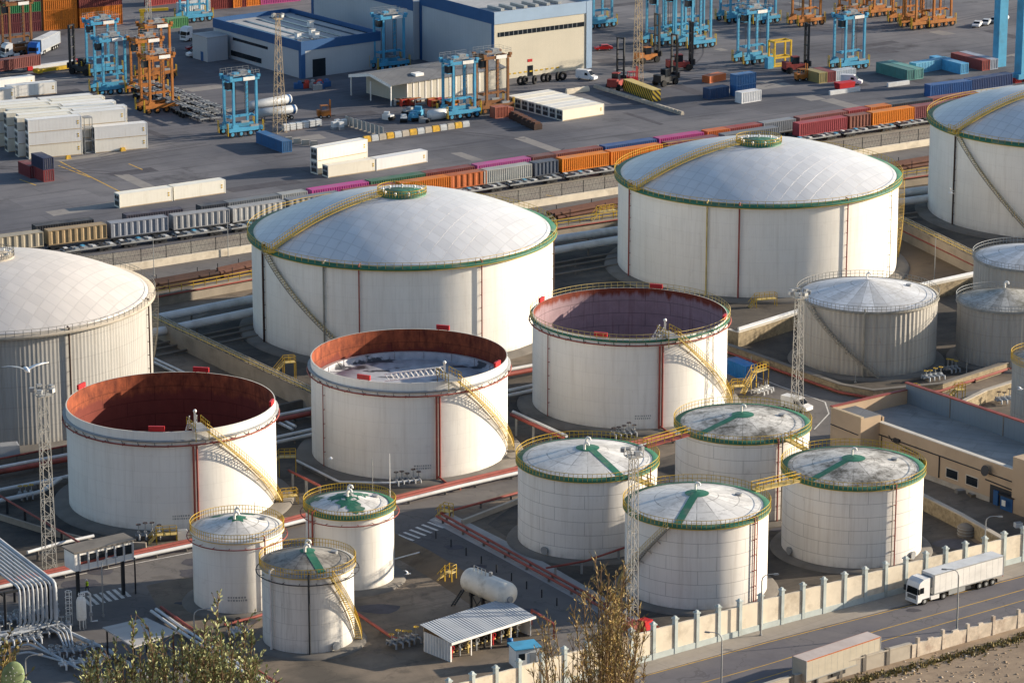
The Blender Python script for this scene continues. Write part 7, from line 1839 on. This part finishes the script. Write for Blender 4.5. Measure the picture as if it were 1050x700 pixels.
st = [(x, 675-14*math.sin((x-95)/180*PI)+rr.uniform(-4, 26)+(8 if x > 250 else 0)) for x, _ in st]+[(137, 640), (153, 645), (166, 648), (187, 652), (210, 640), (213, 655), (228, 650), (236, 640), (251, 636), (258, 646), (223, 612), (121, 668)]
shrub('broadleaf_shrub', 'bushy olive green shrub along the bottom left, before the canopy', 46, st, 'olive_leaf', 8, .034, .064, 110, .5, thick=.009, spread=.6)
st = [(rr.uniform(-6, 14), rr.uniform(655, 690)) for i in range(14)]
shrub('orange_tinged_shrub', 'small brownish shrub at the left edge behind the cactus', 44, st, 'weed_leaf', 9, .04, .07, 60, .2, thick=.01, spread=.6)
# prickly pear pad
p = ray(13, 694, 30); t = thing('cactus', 'pale green prickly pear pads at the bottom left corner', 'cactus', (p.x, p.y, hill_z(p.y)), .3)
dz = p.z-hill_z(p.y)
for k, (dx, z, w_, h_, a) in enumerate(((0, dz, .105, .15, .15), (-.14, dz-.16, .1, .14, -.4), (.09, dz-.12, .06, .09, .7), (-.2, dz+.02, .07, .1, -.3), (.05, dz-.32, .12, .2, .1), (.0, dz-.75, .13, .28, 0), (0, dz-1.3, .14, .34, 0))):
    mb = MB(); mb.M = Matrix.Translation((dx, 0, z)) @ Matrix.Rotation(a, 4, 'Y'); mb.sphere((0, 0, 0), 1, 'cactus_green', 18, 12, (w_, .03, h_))
    for i in range(26):
        u, v = random.uniform(-.8, .8), random.uniform(-.8, .8)
        if u*u+v*v < .8: q = (u*w_, -.03*math.sqrt(max(0, 1-u*u-v*v))-.004, v*h_); mb.box(q, (.006, .012, .006), 'line_white')
    mb.build('pad', t)
# weeds along the crumbling wall (uncountable)
mb = MB(); rr = random.Random(17)
ln = px([(790, 722), (860, 700), (934, 682), (985, 668), (1050, 650), (1150, 622)])
for a, b in zip(ln[:-1], ln[1:]):
    for i in range(int((b-a).length*26)):
        q = a.lerp(b, rr.random())+Vector((rr.gauss(.3, .7), -abs(rr.gauss(0, 1.0)), .01)); h = rr.uniform(.15, .75)*(1 if rr.random() < .4 else .6)
        for j in range(3):
            e = q+Vector((rr.gauss(0, .18), rr.gauss(0, .18), h*rr.uniform(.6, 1.1))); s = Vector((rr.gauss(0, .09), rr.gauss(0, .09), 0))
            mb.add([q-s, q+s, e], [(0, 1, 2)], 'weed_leaf' if rr.random() < .55 else 'dry_grass')
tag(mb.build('weeds'), 'dry grass and weeds along the foot of the crumbling low wall', 'weeds', None, 'stuff')
mb = MB()
for i in range(260):
    q = P(rr.uniform(880, 1060), rr.uniform(668, 705)); r_ = rr.uniform(.05, .3); mb.sphere((q.x, q.y, .01), r_, 'broken_plaster' if i % 5 == 0 else 'dirt', 6, 4, (1, rr.uniform(.6, 1), .5))
tag(mb.build('rubble'), 'loose stones scattered on the dirt at the lower right', 'rubble', None, 'stuff')
# prototypes have served: drop them
def drop(o):
    for c in list(o.children): drop(c)
    bpy.data.objects.remove(o)
for o in list(CB.values())+[PB, PO, PBr]+list(LT.values()): drop(o)
